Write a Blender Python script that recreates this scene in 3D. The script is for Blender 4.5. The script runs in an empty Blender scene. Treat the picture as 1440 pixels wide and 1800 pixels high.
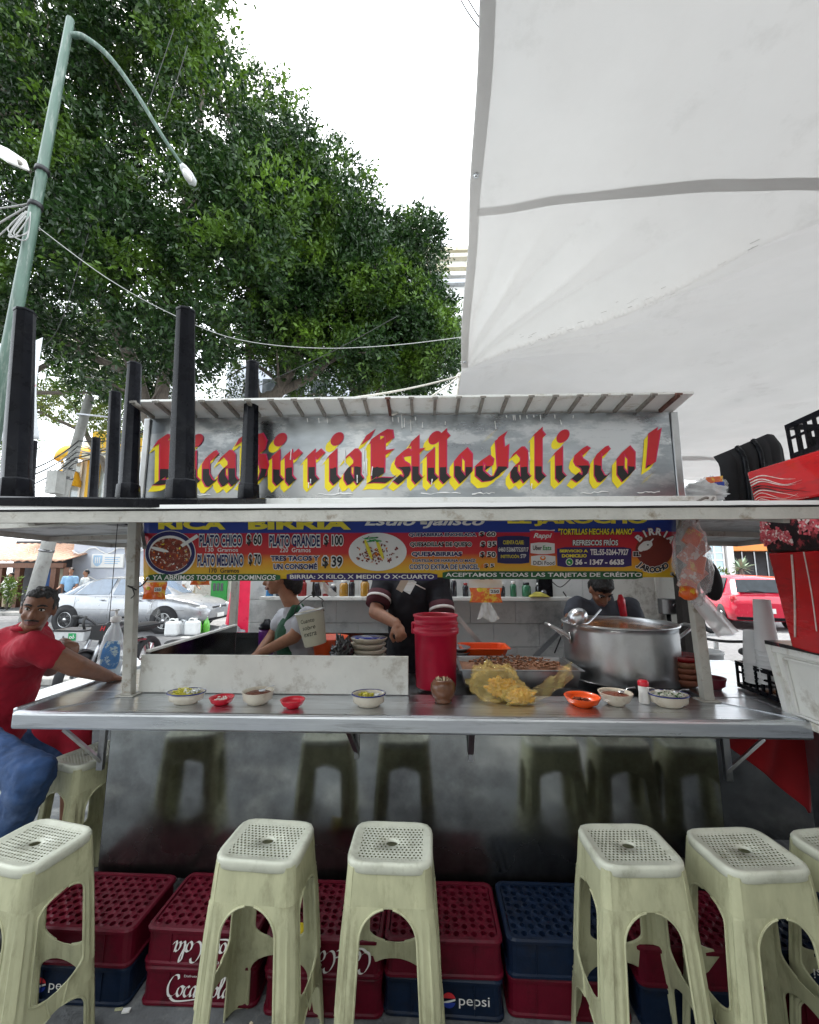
import bpy, bmesh, math, random
import numpy as np
from mathutils import Vector, Matrix, Quaternion, noise, geometry
R_ = math.radians
random.seed(7)
sc = bpy.context.scene
COL = sc.collection
# ---------------------------------------------------------------- camera
cd = bpy.data.cameras.new('camera'); cam = bpy.data.objects.new('camera', cd); COL.objects.link(cam)
PITCH, YAW = R_(7.9), R_(2.0)
EYE = Vector((0, 0, 1.68))
cam.location = EYE
cam.rotation_euler = (math.pi/2 + PITCH, 0, YAW)
cd.sensor_fit = 'HORIZONTAL'; cd.sensor_width = 36; cd.lens = 18
cd.clip_start = .05; cd.clip_end = 600
sc.camera = cam
FW = Vector((-math.sin(YAW)*math.cos(PITCH), math.cos(YAW)*math.cos(PITCH), math.sin(PITCH)))
RT = Vector((math.cos(YAW), math.sin(YAW), 0)); UP = RT.cross(FW)
# ---------------------------------------------------------------- sky and sun (thin bright overcast)
SUN_EL, SUN_AZ = R_(58), R_(-35)          # azimuth from +Y towards +X
w = bpy.data.worlds.new('World'); sc.world = w; w.use_nodes = True
nt = w.node_tree; nt.nodes.clear()
wo = nt.nodes.new('ShaderNodeOutputWorld'); bg = nt.nodes.new('ShaderNodeBackground')
sky = nt.nodes.new('ShaderNodeTexSky'); sky.sky_type = 'NISHITA'; sky.sun_disc = False
sky.sun_elevation = SUN_EL; sky.sun_rotation = SUN_AZ
sky.dust_density = 3.0
tcw = nt.nodes.new('ShaderNodeTexCoord'); nzw = nt.nodes.new('ShaderNodeTexNoise')
nzw.inputs['Scale'].default_value = 2.2; nzw.inputs['Detail'].default_value = 6
rpw = nt.nodes.new('ShaderNodeMapRange')
rpw.inputs['From Min'].default_value = .35; rpw.inputs['From Max'].default_value = .65
rpw.inputs['To Min'].default_value = .72; rpw.inputs['To Max'].default_value = .95
mxw = nt.nodes.new('ShaderNodeMixRGB'); mxw.inputs['Color2'].default_value = (9.6, 10.2, 10.6, 1)
nt.links.new(tcw.outputs['Generated'], nzw.inputs['Vector'])
nt.links.new(nzw.outputs['Fac'], rpw.inputs['Value'])
nt.links.new(rpw.outputs['Result'], mxw.inputs['Fac'])
nt.links.new(sky.outputs['Color'], mxw.inputs['Color1'])
nt.links.new(mxw.outputs['Color'], bg.inputs['Color'])
bg.inputs['Strength'].default_value = .11
nt.links.new(bg.outputs[0], wo.inputs[0])
sd = bpy.data.lights.new('sun', 'SUN'); sd.energy = 2.6; sd.angle = R_(10); sd.color = (1, .96, .9)
so = bpy.data.objects.new('sun', sd); COL.objects.link(so)
sdir = Vector((math.sin(SUN_AZ)*math.cos(SUN_EL), math.cos(SUN_AZ)*math.cos(SUN_EL), math.sin(SUN_EL)))
so.rotation_euler = sdir.to_track_quat('Z', 'Y').to_euler(); so.location = (0, 0, 30)
sc.view_settings.view_transform = 'Standard'; sc.view_settings.look = 'None'
sc.view_settings.exposure = 1.85; sc.view_settings.gamma = 1
sc.cycles.max_bounces = 8; sc.cycles.transparent_max_bounces = 24
# ---------------------------------------------------------------- helpers
def ray(px, py): return FW + RT*((px-720)/720) + UP*((900-py)/720)
def at(px, py, Y):
    d = ray(px, py); return EYE + d*(Y/d.y)
def atz(px, py, z):
    d = ray(px, py); return EYE + d*((z-EYE.z)/d.z)

MATS = {}
def M(name, col, rough=.5, metal=0, var=.12, scale=6, dirt=None, dscale=5, dlo=.52, dhi=.7, bump=0, bscale=60,
      trans=0, alpha=1, ior=1.45, coat=0, stretch=None, transl=0, emis=None, spec=.5, rvar=.1, sss=0):
    m = bpy.data.materials.new(name); m.use_nodes = True
    n = m.node_tree.nodes; L = m.node_tree.links
    b = n['Principled BSDF']
    tc = n.new('ShaderNodeTexCoord'); vec = tc.outputs['Object']
    oi = n.new('ShaderNodeObjectInfo'); va = n.new('ShaderNodeVectorMath'); va.operation = 'MULTIPLY_ADD'; va.inputs[1].default_value = (9, 7, 5)
    L.new(oi.outputs['Random'], va.inputs[0]); L.new(vec, va.inputs[2]); vec = va.outputs[0]
    if stretch:
        mp = n.new('ShaderNodeMapping'); mp.inputs['Scale'].default_value = stretch
        L.new(vec, mp.inputs['Vector']); vec = mp.outputs['Vector']
    nz = n.new('ShaderNodeTexNoise'); nz.inputs['Scale'].default_value = scale; nz.inputs['Detail'].default_value = 7
    nz.inputs['Roughness'].default_value = .65
    L.new(vec, nz.inputs['Vector'])
    rp = n.new('ShaderNodeValToRGB')
    rp.color_ramp.elements[0].position = .3; rp.color_ramp.elements[1].position = .7
    rp.color_ramp.elements[0].color = (*[max(0, c*(1-var)) for c in col], 1)
    rp.color_ramp.elements[1].color = (*[min(1, c*(1+var)) for c in col], 1)
    L.new(nz.outputs['Fac'], rp.inputs['Fac'])
    out = rp.outputs['Color']
    if dirt:
        n2 = n.new('ShaderNodeTexNoise'); n2.inputs['Scale'].default_value = dscale; n2.inputs['Detail'].default_value = 9
        n2.inputs['Roughness'].default_value = .7
        L.new(vec, n2.inputs['Vector'])
        mr = n.new('ShaderNodeMapRange'); mr.inputs['From Min'].default_value = dlo; mr.inputs['From Max'].default_value = dhi
        L.new(n2.outputs['Fac'], mr.inputs['Value'])
        mx = n.new('ShaderNodeMixRGB'); mx.inputs['Color2'].default_value = (*dirt, 1)
        L.new(mr.outputs['Result'], mx.inputs['Fac']); L.new(out, mx.inputs['Color1']); out = mx.outputs['Color']
    L.new(out, b.inputs['Base Color'])
    mr2 = n.new('ShaderNodeMapRange'); mr2.inputs['To Min'].default_value = max(.02, rough-rvar); mr2.inputs['To Max'].default_value = min(1, rough+rvar)
    L.new(nz.outputs['Fac'], mr2.inputs['Value']); L.new(mr2.outputs['Result'], b.inputs['Roughness'])
    b.inputs['Metallic'].default_value = metal
    b.inputs['Transmission Weight'].default_value = trans; b.inputs['IOR'].default_value = ior
    b.inputs['Alpha'].default_value = alpha; b.inputs['Coat Weight'].default_value = coat
    b.inputs['Specular IOR Level'].default_value = spec
    if sss:
        b.inputs['Subsurface Weight'].default_value = sss; b.inputs['Subsurface Radius'].default_value = (.012, .005, .003)
    if emis:
        b.inputs['Emission Color'].default_value = (*emis[0], 1); b.inputs['Emission Strength'].default_value = emis[1]
    if bump:
        n3 = n.new('ShaderNodeTexNoise'); n3.inputs['Scale'].default_value = bscale; n3.inputs['Detail'].default_value = 4
        L.new(vec, n3.inputs['Vector'])
        bp = n.new('ShaderNodeBump'); bp.inputs['Strength'].default_value = bump; bp.inputs['Distance'].default_value = .02
        L.new(n3.outputs['Fac'], bp.inputs['Height']); L.new(bp.outputs['Normal'], b.inputs['Normal'])
    if transl:
        tr = n.new('ShaderNodeBsdfTranslucent'); ms = n.new('ShaderNodeMixShader'); ms.inputs['Fac'].default_value = transl
        L.new(out, tr.inputs['Color']); L.new(b.outputs[0], ms.inputs[1]); L.new(tr.outputs[0], ms.inputs[2])
        L.new(ms.outputs[0], n['Material Output'].inputs['Surface'])
    MATS[name] = m; return m

class MB:
    def __init__(s): s.v = []; s.f = []; s.m = []; s.s = []
    def add(s, vs, fs, m=0, sm=False):
        o = len(s.v); s.v += [tuple(v) for v in vs]
        for f in fs: s.f.append(tuple(i+o for i in f)); s.m.append(m); s.s.append(sm)
    def box(s, c, d, rot=None, m=0, taper=1):
        hx, hy, hz = d[0]/2, d[1]/2, d[2]/2; c = Vector(c); vs = []
        for z, t in ((-hz, 1), (hz, taper)):
            for x, y in ((-hx, -hy), (hx, -hy), (hx, hy), (-hx, hy)):
                p = Vector((x*t, y*t, z))
                if rot is not None: p = rot @ p
                vs.append(c+p)
        s.add(vs, [(3,2,1,0),(4,5,6,7),(0,1,5,4),(1,2,6,5),(2,3,7,6),(3,0,4,7)], m)
    def bx(s, x0, x1, y0, y1, z0, z1, m=0): s.box(((x0+x1)/2,(y0+y1)/2,(z0+z1)/2), (abs(x1-x0),abs(y1-y0),abs(z1-z0)), None, m)
    def bar(s, a, b, wd, dp, m=0, up=(0,0,1)):
        a, b = Vector(a), Vector(b); d = (b-a).normalized(); u = Vector(up)
        if abs(d.dot(u)) > .95: u = Vector((0, 1, 0))
        x = d.cross(u).normalized(); y = x.cross(d)
        vs = []
        for p in (a, b):
            for i, j in ((-1,-1),(1,-1),(1,1),(-1,1)): vs.append(p + x*(i*wd/2) + y*(j*dp/2))
        s.add(vs, [(0,1,2,3),(7,6,5,4),(0,4,5,1),(1,5,6,2),(2,6,7,3),(3,7,4,0)], m)
    def tube(s, pts, r, n=8, m=0, cap=True, closed=False, sq=1):
        pts = [Vector(p) for p in pts]; k = len(pts)
        rs = r if isinstance(r, (list, tuple)) else [r]*k
        vs = []; fs = []; nx = None
        for i, p in enumerate(pts):
            if closed: d = pts[(i+1) % k]-pts[i-1]
            else: d = pts[min(i+1, k-1)]-pts[max(i-1, 0)]
            d = d.normalized() if d.length > 1e-9 else Vector((0,0,1))
            if nx is None:
                u = Vector((0,0,1)) if abs(d.z) < .9 else Vector((0,1,0)); nx = d.cross(u).normalized()
            else:
                nx = nx-d*nx.dot(d); nx = nx.normalized() if nx.length > 1e-6 else d.orthogonal().normalized()
            ny = d.cross(nx)
            for j in range(n):
                a = 2*math.pi*j/n; vs.append(p+(nx*math.cos(a)+ny*math.sin(a)*sq)*rs[i])
        for i in range(k if closed else k-1):
            i2 = (i+1) % k
            for j in range(n): fs.append((i*n+j, i*n+(j+1) % n, i2*n+(j+1) % n, i2*n+j))
        if cap and not closed:
            fs.append(tuple(range(n-1, -1, -1))); fs.append(tuple((k-1)*n+j for j in range(n)))
        s.add(vs, fs, m, True)
    def lathe(s, prof, c=(0,0,0), n=28, sx=1, sy=1, m=0, rot=None, wob=0, sm=True, ring=False):
        if ring: prof = list(prof)+[prof[0]]
        c = Vector(c); vs = []; fs = []
        for r, z in prof:
            for j in range(n):
                a = 2*math.pi*j/n; k = 1+wob*math.sin(3*a+z*20)
                p = Vector((r*k*math.cos(a)*sx, r*k*math.sin(a)*sy, z))
                if rot is not None: p = rot @ p
                vs.append(c+p)
        for i in range(len(prof)-1):
            for j in range(n): fs.append((i*n+j, i*n+(j+1) % n, (i+1)*n+(j+1) % n, (i+1)*n+j))
        if prof[0][0] > 1e-5 and not ring: fs.append(tuple(range(n-1, -1, -1)))
        if prof[-1][0] > 1e-5 and not ring: fs.append(tuple((len(prof)-1)*n+j for j in range(n)))
        s.add(vs, fs, m, sm)
    def ball(s, c, r, n=16, m=0, rot=None):
        if not isinstance(r, (tuple, list)): r = (r, r, r)
        k = n//2; prof = [(math.sin(math.pi*i/k), -math.cos(math.pi*i/k)) for i in range(k+1)]
        c = Vector(c); vs = []; fs = []
        for a, z in prof:
            for j in range(n):
                t = 2*math.pi*j/n; p = Vector((a*math.cos(t)*r[0], a*math.sin(t)*r[1], z*r[2]))
                if rot is not None: p = rot @ p
                vs.append(c+p)
        for i in range(k):
            for j in range(n): fs.append((i*n+j, i*n+(j+1) % n, (i+1)*n+(j+1) % n, (i+1)*n+j))
        s.add(vs, fs, m, True)
    def cap(s, a, b, ra, rb=None, n=12, m=0):
        rb = ra if rb is None else rb
        a, b = Vector(a), Vector(b)
        s.tube([a, b], [ra, rb], n, m); s.ball(a, ra, n, m); s.ball(b, rb, n, m)
    def prism(s, poly, o, ux, uy, dep, m=0, ms=None):
        """flat outline poly (2-D) placed at o with axes ux, uy and given real thickness"""
        o, ux, uy = Vector(o), Vector(ux), Vector(uy); nn = ux.cross(uy).normalized()
        k = len(poly); P = [o+ux*x+uy*y for x, y in poly]
        vs = P+[p+nn*dep for p in P]
        tr = geometry.tessellate_polygon([[Vector((x, y, 0)) for x, y in poly]])
        fs = [tuple(t) for t in tr]+[tuple(i+k for i in reversed(t)) for t in tr]
        s.add(vs, fs, m)
        s.add(vs, [(i, (i+1) % k, k+(i+1) % k, k+i) for i in range(k)], m if ms is None else ms)
    def grid(s, fn, nu, nv, m=0, sm=True):
        vs = [fn(i/nu, j/nv) for j in range(nv+1) for i in range(nu+1)]
        s.add(vs, [(j*(nu+1)+i, j*(nu+1)+i+1, (j+1)*(nu+1)+i+1, (j+1)*(nu+1)+i) for j in range(nv) for i in range(nu)], m, sm)

def mesh_of(mb, name, mats, off=Vector((0,0,0)), weld=True):
    me = bpy.data.meshes.new(name)
    me.from_pydata([(v[0]-off[0], v[1]-off[1], v[2]-off[2]) for v in mb.v], [], mb.f)
    mats = mats if isinstance(mats, (list, tuple)) else [mats]
    for x in mats: me.materials.append(MATS[x] if isinstance(x, str) else x)
    me.polygons.foreach_set('material_index', mb.m); me.polygons.foreach_set('use_smooth', mb.s)
    bm = bmesh.new(); bm.from_mesh(me)
    bmesh.ops.recalc_face_normals(bm, faces=bm.faces)
    bm.to_mesh(me); bm.free()
    me.update(); return me
def mods(o, bevel=0, solid=0, remesh=0, smooth=0, subd=0, soff=-1, esplit=0):
    if subd:
        d = o.modifiers.new('s', 'SUBSURF'); d.levels = subd; d.render_levels = subd
    if solid:
        d = o.modifiers.new('t', 'SOLIDIFY'); d.thickness = solid; d.offset = soff
    if remesh:
        d = o.modifiers.new('r', 'REMESH'); d.mode = 'VOXEL'; d.voxel_size = remesh; d.use_smooth_shade = True
    if smooth:
        d = o.modifiers.new('sm', 'SMOOTH'); d.iterations = smooth; d.factor = .5
    if esplit:
        d = o.modifiers.new('e', 'EDGE_SPLIT'); d.split_angle = R_(50)
    if bevel:
        d = o.modifiers.new('b', 'BEVEL'); d.width = bevel; d.segments = 2; d.limit_method = 'ANGLE'; d.angle_limit = R_(40)
    return o
WL = {}
def T(name, label, cat, loc=(0,0,0), group=None, parent=None):
    o = bpy.data.objects.new(name, None); COL.objects.link(o); o.location = loc; o.empty_display_size = .1
    o['label'] = label; o['category'] = cat
    if group: o['group'] = group
    WL[o.name] = Vector(loc); return o
def P(mb, name, mats, root, label=None, **k):
    me = mesh_of(mb, name, mats, WL[root.name]); o = bpy.data.objects.new(name, me); COL.objects.link(o); o.parent = root
    WL[o.name] = WL[root.name]
    if label: o['label'] = label
    return mods(o, **k)
def S(mb, name, mats, label, cat, group=None, kind=None, **k):
    xs = np.array(mb.v); off = Vector(((xs[:,0].min()+xs[:,0].max())/2, (xs[:,1].min()+xs[:,1].max())/2, xs[:,2].min()))
    me = mesh_of(mb, name, mats, off); o = bpy.data.objects.new(name, me); COL.objects.link(o); o.location = off
    WL[o.name] = off
    o['label'] = label; o['category'] = cat
    if group: o['group'] = group
    if kind: o['kind'] = kind
    return mods(o, **k)
def ST(mb, name, mats, **k):
    me = mesh_of(mb, name, mats); o = bpy.data.objects.new(name, me); COL.objects.link(o); o['kind'] = 'structure'
    WL[o.name] = Vector((0,0,0)); return mods(o, **k)
def dup(root, loc, rz=0, label=None, s=1):
    r = root.copy(); COL.objects.link(r); r.location = loc; r.rotation_euler = (0, 0, rz); r.scale = (s, s, s)
    if label: r['label'] = label
    for ch in list(root.children):
        c = ch.copy(); COL.objects.link(c); c.parent = r
        for g in list(ch.children):
            d = g.copy(); COL.objects.link(d); d.parent = c
    return r
def smooth_path(pts, k=6):
    pts = [Vector(p) for p in pts]; out = []
    for i in range(len(pts)-1):
        p0 = pts[max(i-1, 0)]; p1 = pts[i]; p2 = pts[i+1]; p3 = pts[min(i+2, len(pts)-1)]
        for j in range(k):
            t = j/k
            out.append(.5*((2*p1)+(p2-p0)*t+(2*p0-5*p1+4*p2-p3)*t*t+(3*p1-p0-3*p2+p3)*t**3))
    out.append(pts[-1]); return out
def sag(a, b, d, n=16):
    a, b = Vector(a), Vector(b); return [a.lerp(b, i/n)-Vector((0,0,d*4*(i/n)*(1-i/n))) for i in range(n+1)]
# text -> flat triangles in a unit frame
_fc = {}
def glyphs(s, off=.02, shear=0):
    key = (s, off, shear)
    if key in _fc: return _fc[key]
    c = bpy.data.curves.new('t', 'FONT'); c.body = s; c.size = 1; c.offset = off; c.shear = shear; c.resolution_u = 3; c.fill_mode = 'FRONT'
    o = bpy.data.objects.new('t', c); COL.objects.link(o)
    dg = bpy.context.evaluated_depsgraph_get(); me = o.evaluated_get(dg).to_mesh()
    vs = [(v.co.x, v.co.y) for v in me.vertices]; fs = [tuple(p.vertices) for p in me.polygons]
    bpy.data.objects.remove(o); bpy.data.curves.remove(c)
    _fc[key] = (vs, fs); return vs, fs
def text(mb, s, fn, x0, y0, x1, y1, m=0, off=.02, shear=0, ref=None):
    """letters of s fitted into the box x0..x1, y0 (top)..y1 (base); fn maps box coordinates to space"""
    vs, fs = glyphs(s, off, shear); rv = glyphs(s, ref, shear)[0] if ref is not None else vs
    xa, xb = min(v[0] for v in rv), max(v[0] for v in rv); ya, yb = min(v[1] for v in rv), max(v[1] for v in rv)
    mb.add([fn(x0+(v[0]-xa)/(xb-xa)*(x1-x0), y1-(v[1]-ya)/(yb-ya)*(y1-y0)) for v in vs], fs, m)
# broad-nib strokes: hull of a slanted pen edge swept along a path
def nib(mb, strokes, fn, wdt, ang, m=0, dz=0, step=0):
    n = Vector((math.cos(ang), math.sin(ang)))*wdt/2
    k = 0
    for st in strokes:
        for a, b in zip(st[:-1], st[1:]):
            a, b = Vector(a), Vector(b)
            q = [a-n, a+n, b+n, b-n]
            # convex order
            c = sum(q, Vector((0,0)))/4
            q.sort(key=lambda p: math.atan2(p.y-c.y, p.x-c.x))
            mb.add([fn(p.x, p.y, dz+k*step) for p in q], [(0,1,2,3)], m); k += 1
# ---------------------------------------------------------------- materials
M('asphalt', (.16,.16,.165), .85, var=.25, scale=9, dirt=(.27,.27,.26), dscale=1.2, bump=.4, bscale=90)
M('paving', (.115,.12,.125), .8, var=.3, scale=5, dirt=(.3,.3,.28), dscale=3, bump=.8, bscale=14)
M('kerb', (.36,.35,.33), .85, var=.2, scale=6, dirt=(.15,.15,.14))
M('road_paint', (.7,.7,.66), .7, var=.1, dirt=(.25,.25,.25), dscale=8)
M('white_paint', (.74,.74,.71), .45, var=.06, scale=5, dirt=(.38,.33,.24), dscale=9, dlo=.56, dhi=.75, bump=.08)
M('trim_paint', (.43,.42,.38), .5, var=.12, scale=9, dirt=(.2,.16,.11), dscale=14, dlo=.56, dhi=.72, bump=.12)
M('soffit_paint', (.48,.5,.5), .55, var=.15, scale=4, dirt=(.16,.16,.15), dscale=6)
M('steel', (.68,.71,.75), .3, 1, var=.1, scale=3, stretch=(1,14,14), bump=.03, bscale=20, dirt=(.4,.42,.44), dscale=2)
M('steel_dull', (.36,.37,.39), .33, 1, var=.2, scale=3, dirt=(.22,.21,.2), dscale=4, bump=.06, bscale=12)
M('steel_dark', (.27,.28,.28), .16, 1, var=.22, scale=2.2, dirt=(.15,.14,.15), dscale=1.6, dlo=.42, dhi=.7, bump=.03, bscale=3, rvar=.05)
M('sign_steel', (.38,.41,.44), .3, 1, var=.25, scale=2.2, stretch=(1,1,2.6), bump=.07, bscale=2.2, dirt=(.58,.60,.62), dscale=1.6, dlo=.5, dhi=.56)  # dark and pale blotches paint reflections into the steel colour
M('alu', (.5,.51,.52), .34, 1, var=.12, scale=5, dirt=(.42,.42,.42), dscale=7, bump=.08, bscale=9)
M('sheet_white', (.76,.76,.72), .5, var=.08, scale=4, dirt=(.4,.36,.3), dscale=7)
M('rust', (.13,.06,.045), .85, var=.4, scale=20, bump=.3)
M('rib_metal', (.3,.28,.25), .6, .4, var=.35, scale=12, dirt=(.08,.06,.05), dscale=12)
M('black_plastic', (.005,.0055,.008), .28, var=.4, scale=12, bump=.04, bscale=70, dirt=(.02,.021,.023), dscale=9, dlo=.55, dhi=.8, spec=.14)
M('rubber', (.015,.015,.016), .75, var=.3)
M('black_metal', (.02,.02,.022), .4, .3)
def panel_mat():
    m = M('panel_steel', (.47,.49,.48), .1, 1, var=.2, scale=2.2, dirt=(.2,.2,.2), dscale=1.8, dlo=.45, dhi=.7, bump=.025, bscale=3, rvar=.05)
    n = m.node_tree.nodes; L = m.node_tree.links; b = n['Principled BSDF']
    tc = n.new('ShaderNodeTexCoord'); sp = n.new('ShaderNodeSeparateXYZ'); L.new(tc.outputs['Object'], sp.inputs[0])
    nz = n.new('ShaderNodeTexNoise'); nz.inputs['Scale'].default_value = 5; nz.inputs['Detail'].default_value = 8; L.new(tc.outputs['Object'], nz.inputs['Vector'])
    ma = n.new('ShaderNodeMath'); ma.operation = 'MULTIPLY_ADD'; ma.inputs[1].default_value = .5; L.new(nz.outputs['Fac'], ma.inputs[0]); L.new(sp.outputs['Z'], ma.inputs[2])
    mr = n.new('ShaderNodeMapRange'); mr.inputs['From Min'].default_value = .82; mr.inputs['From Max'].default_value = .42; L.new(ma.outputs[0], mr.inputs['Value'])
    old = b.inputs['Base Color'].links[0].from_socket; mx = n.new('ShaderNodeMixRGB'); mx.inputs['Color2'].default_value = (.045,.04,.045,1)      # colour turns darker towards the bottom
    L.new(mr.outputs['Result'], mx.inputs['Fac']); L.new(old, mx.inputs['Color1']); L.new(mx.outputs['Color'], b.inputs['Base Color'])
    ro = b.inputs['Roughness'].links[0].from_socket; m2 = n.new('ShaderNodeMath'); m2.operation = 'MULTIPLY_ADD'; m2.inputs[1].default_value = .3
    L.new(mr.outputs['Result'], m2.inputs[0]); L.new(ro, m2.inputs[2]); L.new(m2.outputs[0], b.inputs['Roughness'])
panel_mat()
M('rope', (.6,.58,.52), .9, var=.2, scale=40)
M('cable', (.02,.02,.02), .6)
M('cable_pale', (.34,.34,.33), .6)
M('paint_drip', (.85,.85,.84), .4, var=.03)
M('sign_yellow', (.82,.66,.015), .4, var=.06, scale=12)
M('sign_edge', (.55,.02,.1), .4, var=.05)
M('stool_body', (.42,.42,.265), .45, var=.2, scale=9, stretch=(1,1,.35), dirt=(.17,.16,.09), dscale=13, dlo=.5, dhi=.78, bump=.06, bscale=40)
M('crate_red', (.10,.004,.014), .38, var=.2, scale=10, dirt=(.05,.006,.01), dscale=9, bump=.08, spec=.25)
M('crate_blue', (.006,.014,.035), .38, var=.25, scale=10, dirt=(.012,.014,.022), dscale=9, bump=.08, spec=.25)
M('print_white', (.75,.74,.72), .5, var=.06)
M('print_red', (.6,.03,.04), .5)
M('print_yellow', (.8,.62,.03), .5)
M('print_blue', (.02,.05,.35), .5)
M('cord_black', (.015,.015,.015), .6)
# stool seat: leg plastic, top light painted in as a paler colour, pierced by a fine grid of real see-through holes
def seat_mat():
    m = M('stool_seat', (.50,.51,.42), .4, var=.12, scale=10, dirt=(.3,.3,.22), dscale=14, dlo=.53, dhi=.75)
    n = m.node_tree.nodes; L = m.node_tree.links
    tc = n.new('ShaderNodeTexCoord'); vm = n.new('ShaderNodeVectorMath'); vm.operation = 'SCALE'; vm.inputs['Scale'].default_value = 72
    L.new(tc.outputs['Object'], vm.inputs[0])
    sp = n.new('ShaderNodeSeparateXYZ'); L.new(vm.outputs[0], sp.inputs[0])
    def mth(op, a, b=None):
        q = n.new('ShaderNodeMath'); q.operation = op
        for i, x in enumerate((a, b)):
            if x is None: continue
            if isinstance(x, (int, float)): q.inputs[i].default_value = x
            else: L.new(x, q.inputs[i])
        return q.outputs[0]
    row = mth('FLOOR', sp.outputs['Y']); odd = mth('MULTIPLY', mth('MODULO', mth('ABSOLUTE', row), 2), .5)
    fx = mth('SUBTRACT', mth('FRACT', mth('ADD', sp.outputs['X'], odd)), .5); fy = mth('SUBTRACT', mth('FRACT', sp.outputs['Y']), .5)
    rr = mth('ADD', mth('MULTIPLY', fx, fx), mth('MULTIPLY', fy, fy))
    hole = mth('LESS_THAN', rr, .072)
    inx = mth('LESS_THAN', mth('ABSOLUTE', sp.outputs['X']), 72*.112); iny = mth('LESS_THAN', mth('ABSOLUTE', sp.outputs['Y']), 72*.088)
    rc = mth('ADD', mth('MULTIPLY', sp.outputs['X'], sp.outputs['X']), mth('MULTIPLY', sp.outputs['Y'], sp.outputs['Y']))
    mid = mth('GREATER_THAN', rc, (72*.026)**2)
    hole = mth('MULTIPLY', mth('MULTIPLY', hole, inx), mth('MULTIPLY', iny, mid))
    tr = n.new('ShaderNodeBsdfTransparent'); ms = n.new('ShaderNodeMixShader')
    L.new(hole, ms.inputs['Fac']); L.new(n['Principled BSDF'].outputs[0], ms.inputs[1]); L.new(tr.outputs[0], ms.inputs[2])
    L.new(ms.outputs[0], n['Material Output'].inputs['Surface'])
seat_mat()
# sign letters: crimson above, black below, a slanting brushed join
def letter_mat():
    m = M('sign_letter', (.5,.012,.02), .4, var=.08)
    n = m.node_tree.nodes; L = m.node_tree.links; b = n['Principled BSDF']
    old = b.inputs['Base Color'].links[0].from_socket
    tc = n.new('ShaderNodeTexCoord'); sp = n.new('ShaderNodeSeparateXYZ'); L.new(tc.outputs['Object'], sp.inputs[0])
    nz = n.new('ShaderNodeTexNoise'); nz.inputs['Scale'].default_value = 22
    mp = n.new('ShaderNodeMapping'); mp.inputs['Rotation'].default_value = (0, R_(35), 0); mp.inputs['Scale'].default_value = (.35, 1, 2.4)
    L.new(tc.outputs['Object'], mp.inputs['Vector']); L.new(mp.outputs['Vector'], nz.inputs['Vector'])
    ad = n.new('ShaderNodeMath'); ad.operation = 'MULTIPLY_ADD'; ad.inputs[1].default_value = .05
    L.new(nz.outputs['Fac'], ad.inputs[0]); L.new(sp.outputs['Z'], ad.inputs[2])
    lt = n.new('ShaderNodeMath'); lt.operation = 'LESS_THAN'; lt.inputs[1].default_value = .127
    L.new(ad.outputs[0], lt.inputs[0])
    mx = n.new('ShaderNodeMixRGB'); mx.inputs['Color2'].default_value = (.012,.01,.01,1)
    L.new(lt.outputs[0], mx.inputs['Fac']); L.new(old, mx.inputs['Color1']); L.new(mx.outputs['Color'], b.inputs['Base Color'])
letter_mat()

# ---------------------------------------------------------------- ground, road, pavements
g = MB(); g.bx(-150, 150, -40, 260, -.3, 0); ST(g, 'ground', 'paving')
g = MB(); g.bx(-120, 120, 6.2, 14.6, -.1, .004); ST(g, 'road', 'asphalt')
g = MB(); g.bx(-120, 120, 14.6, 14.85, 0, .13, 0); g.bx(-120, 120, 14.85, 24, 0, .122, 1); ST(g, 'far_pavement', ['kerb', 'paving'])
g = MB(); g.bx(-120, 120, 6.02, 6.2, 0, .1); ST(g, 'kerb', 'kerb', bevel=.02)
g = MB()
for i in range(10): g.bx(-42+i*9, -42+i*9+3.2, 10.2, 10.32, .004, .009)
ST(g, 'road_marking', 'road_paint')

# ---------------------------------------------------------------- the stall
CZ = 1.0
stall = T('food_stall', 'stainless steel street food stall with painted metal signboard and long counter', 'food stall', (0, 2.3, 0))
# counter slab with rolled front lip (U shape round the stall)
c = MB()
XL, XR, YF = -1.985, 1.745, 2.02
c.bx(XL, XR, YF, 2.36, .955, CZ)
c.bx(XL, XR, YF-.006, YF+.02, .918, CZ-.004)
P(c, 'counter', 'steel', stall, bevel=.012)
c = MB(); c.bx(XL, -1.6, 2.363, 3.5, .958, CZ-.002); c.bx(XL-.012, XL+.012, 2.03, 3.5, .93, CZ+.012); P(c, 'side_counter', 'steel', stall, bevel=.008)
c = MB(); c.bx(1.50, 2.3, 2.363, 3.3, .958, CZ-.002); c.bx(1.75, 2.3, 2.17, 2.36, .958, CZ-.002); P(c, 'side_counter', 'steel', stall, bevel=.008)
c = MB()
for a, b in (((-1.6,2.27,CZ+.002),(-1.86,2.03,CZ+.002)), ((1.5,2.28,CZ+.002),(1.72,2.03,CZ+.002))): c.bar(a, b, .006, .003)
P(c, 'seam_strip', 'steel_dull', stall)
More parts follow.
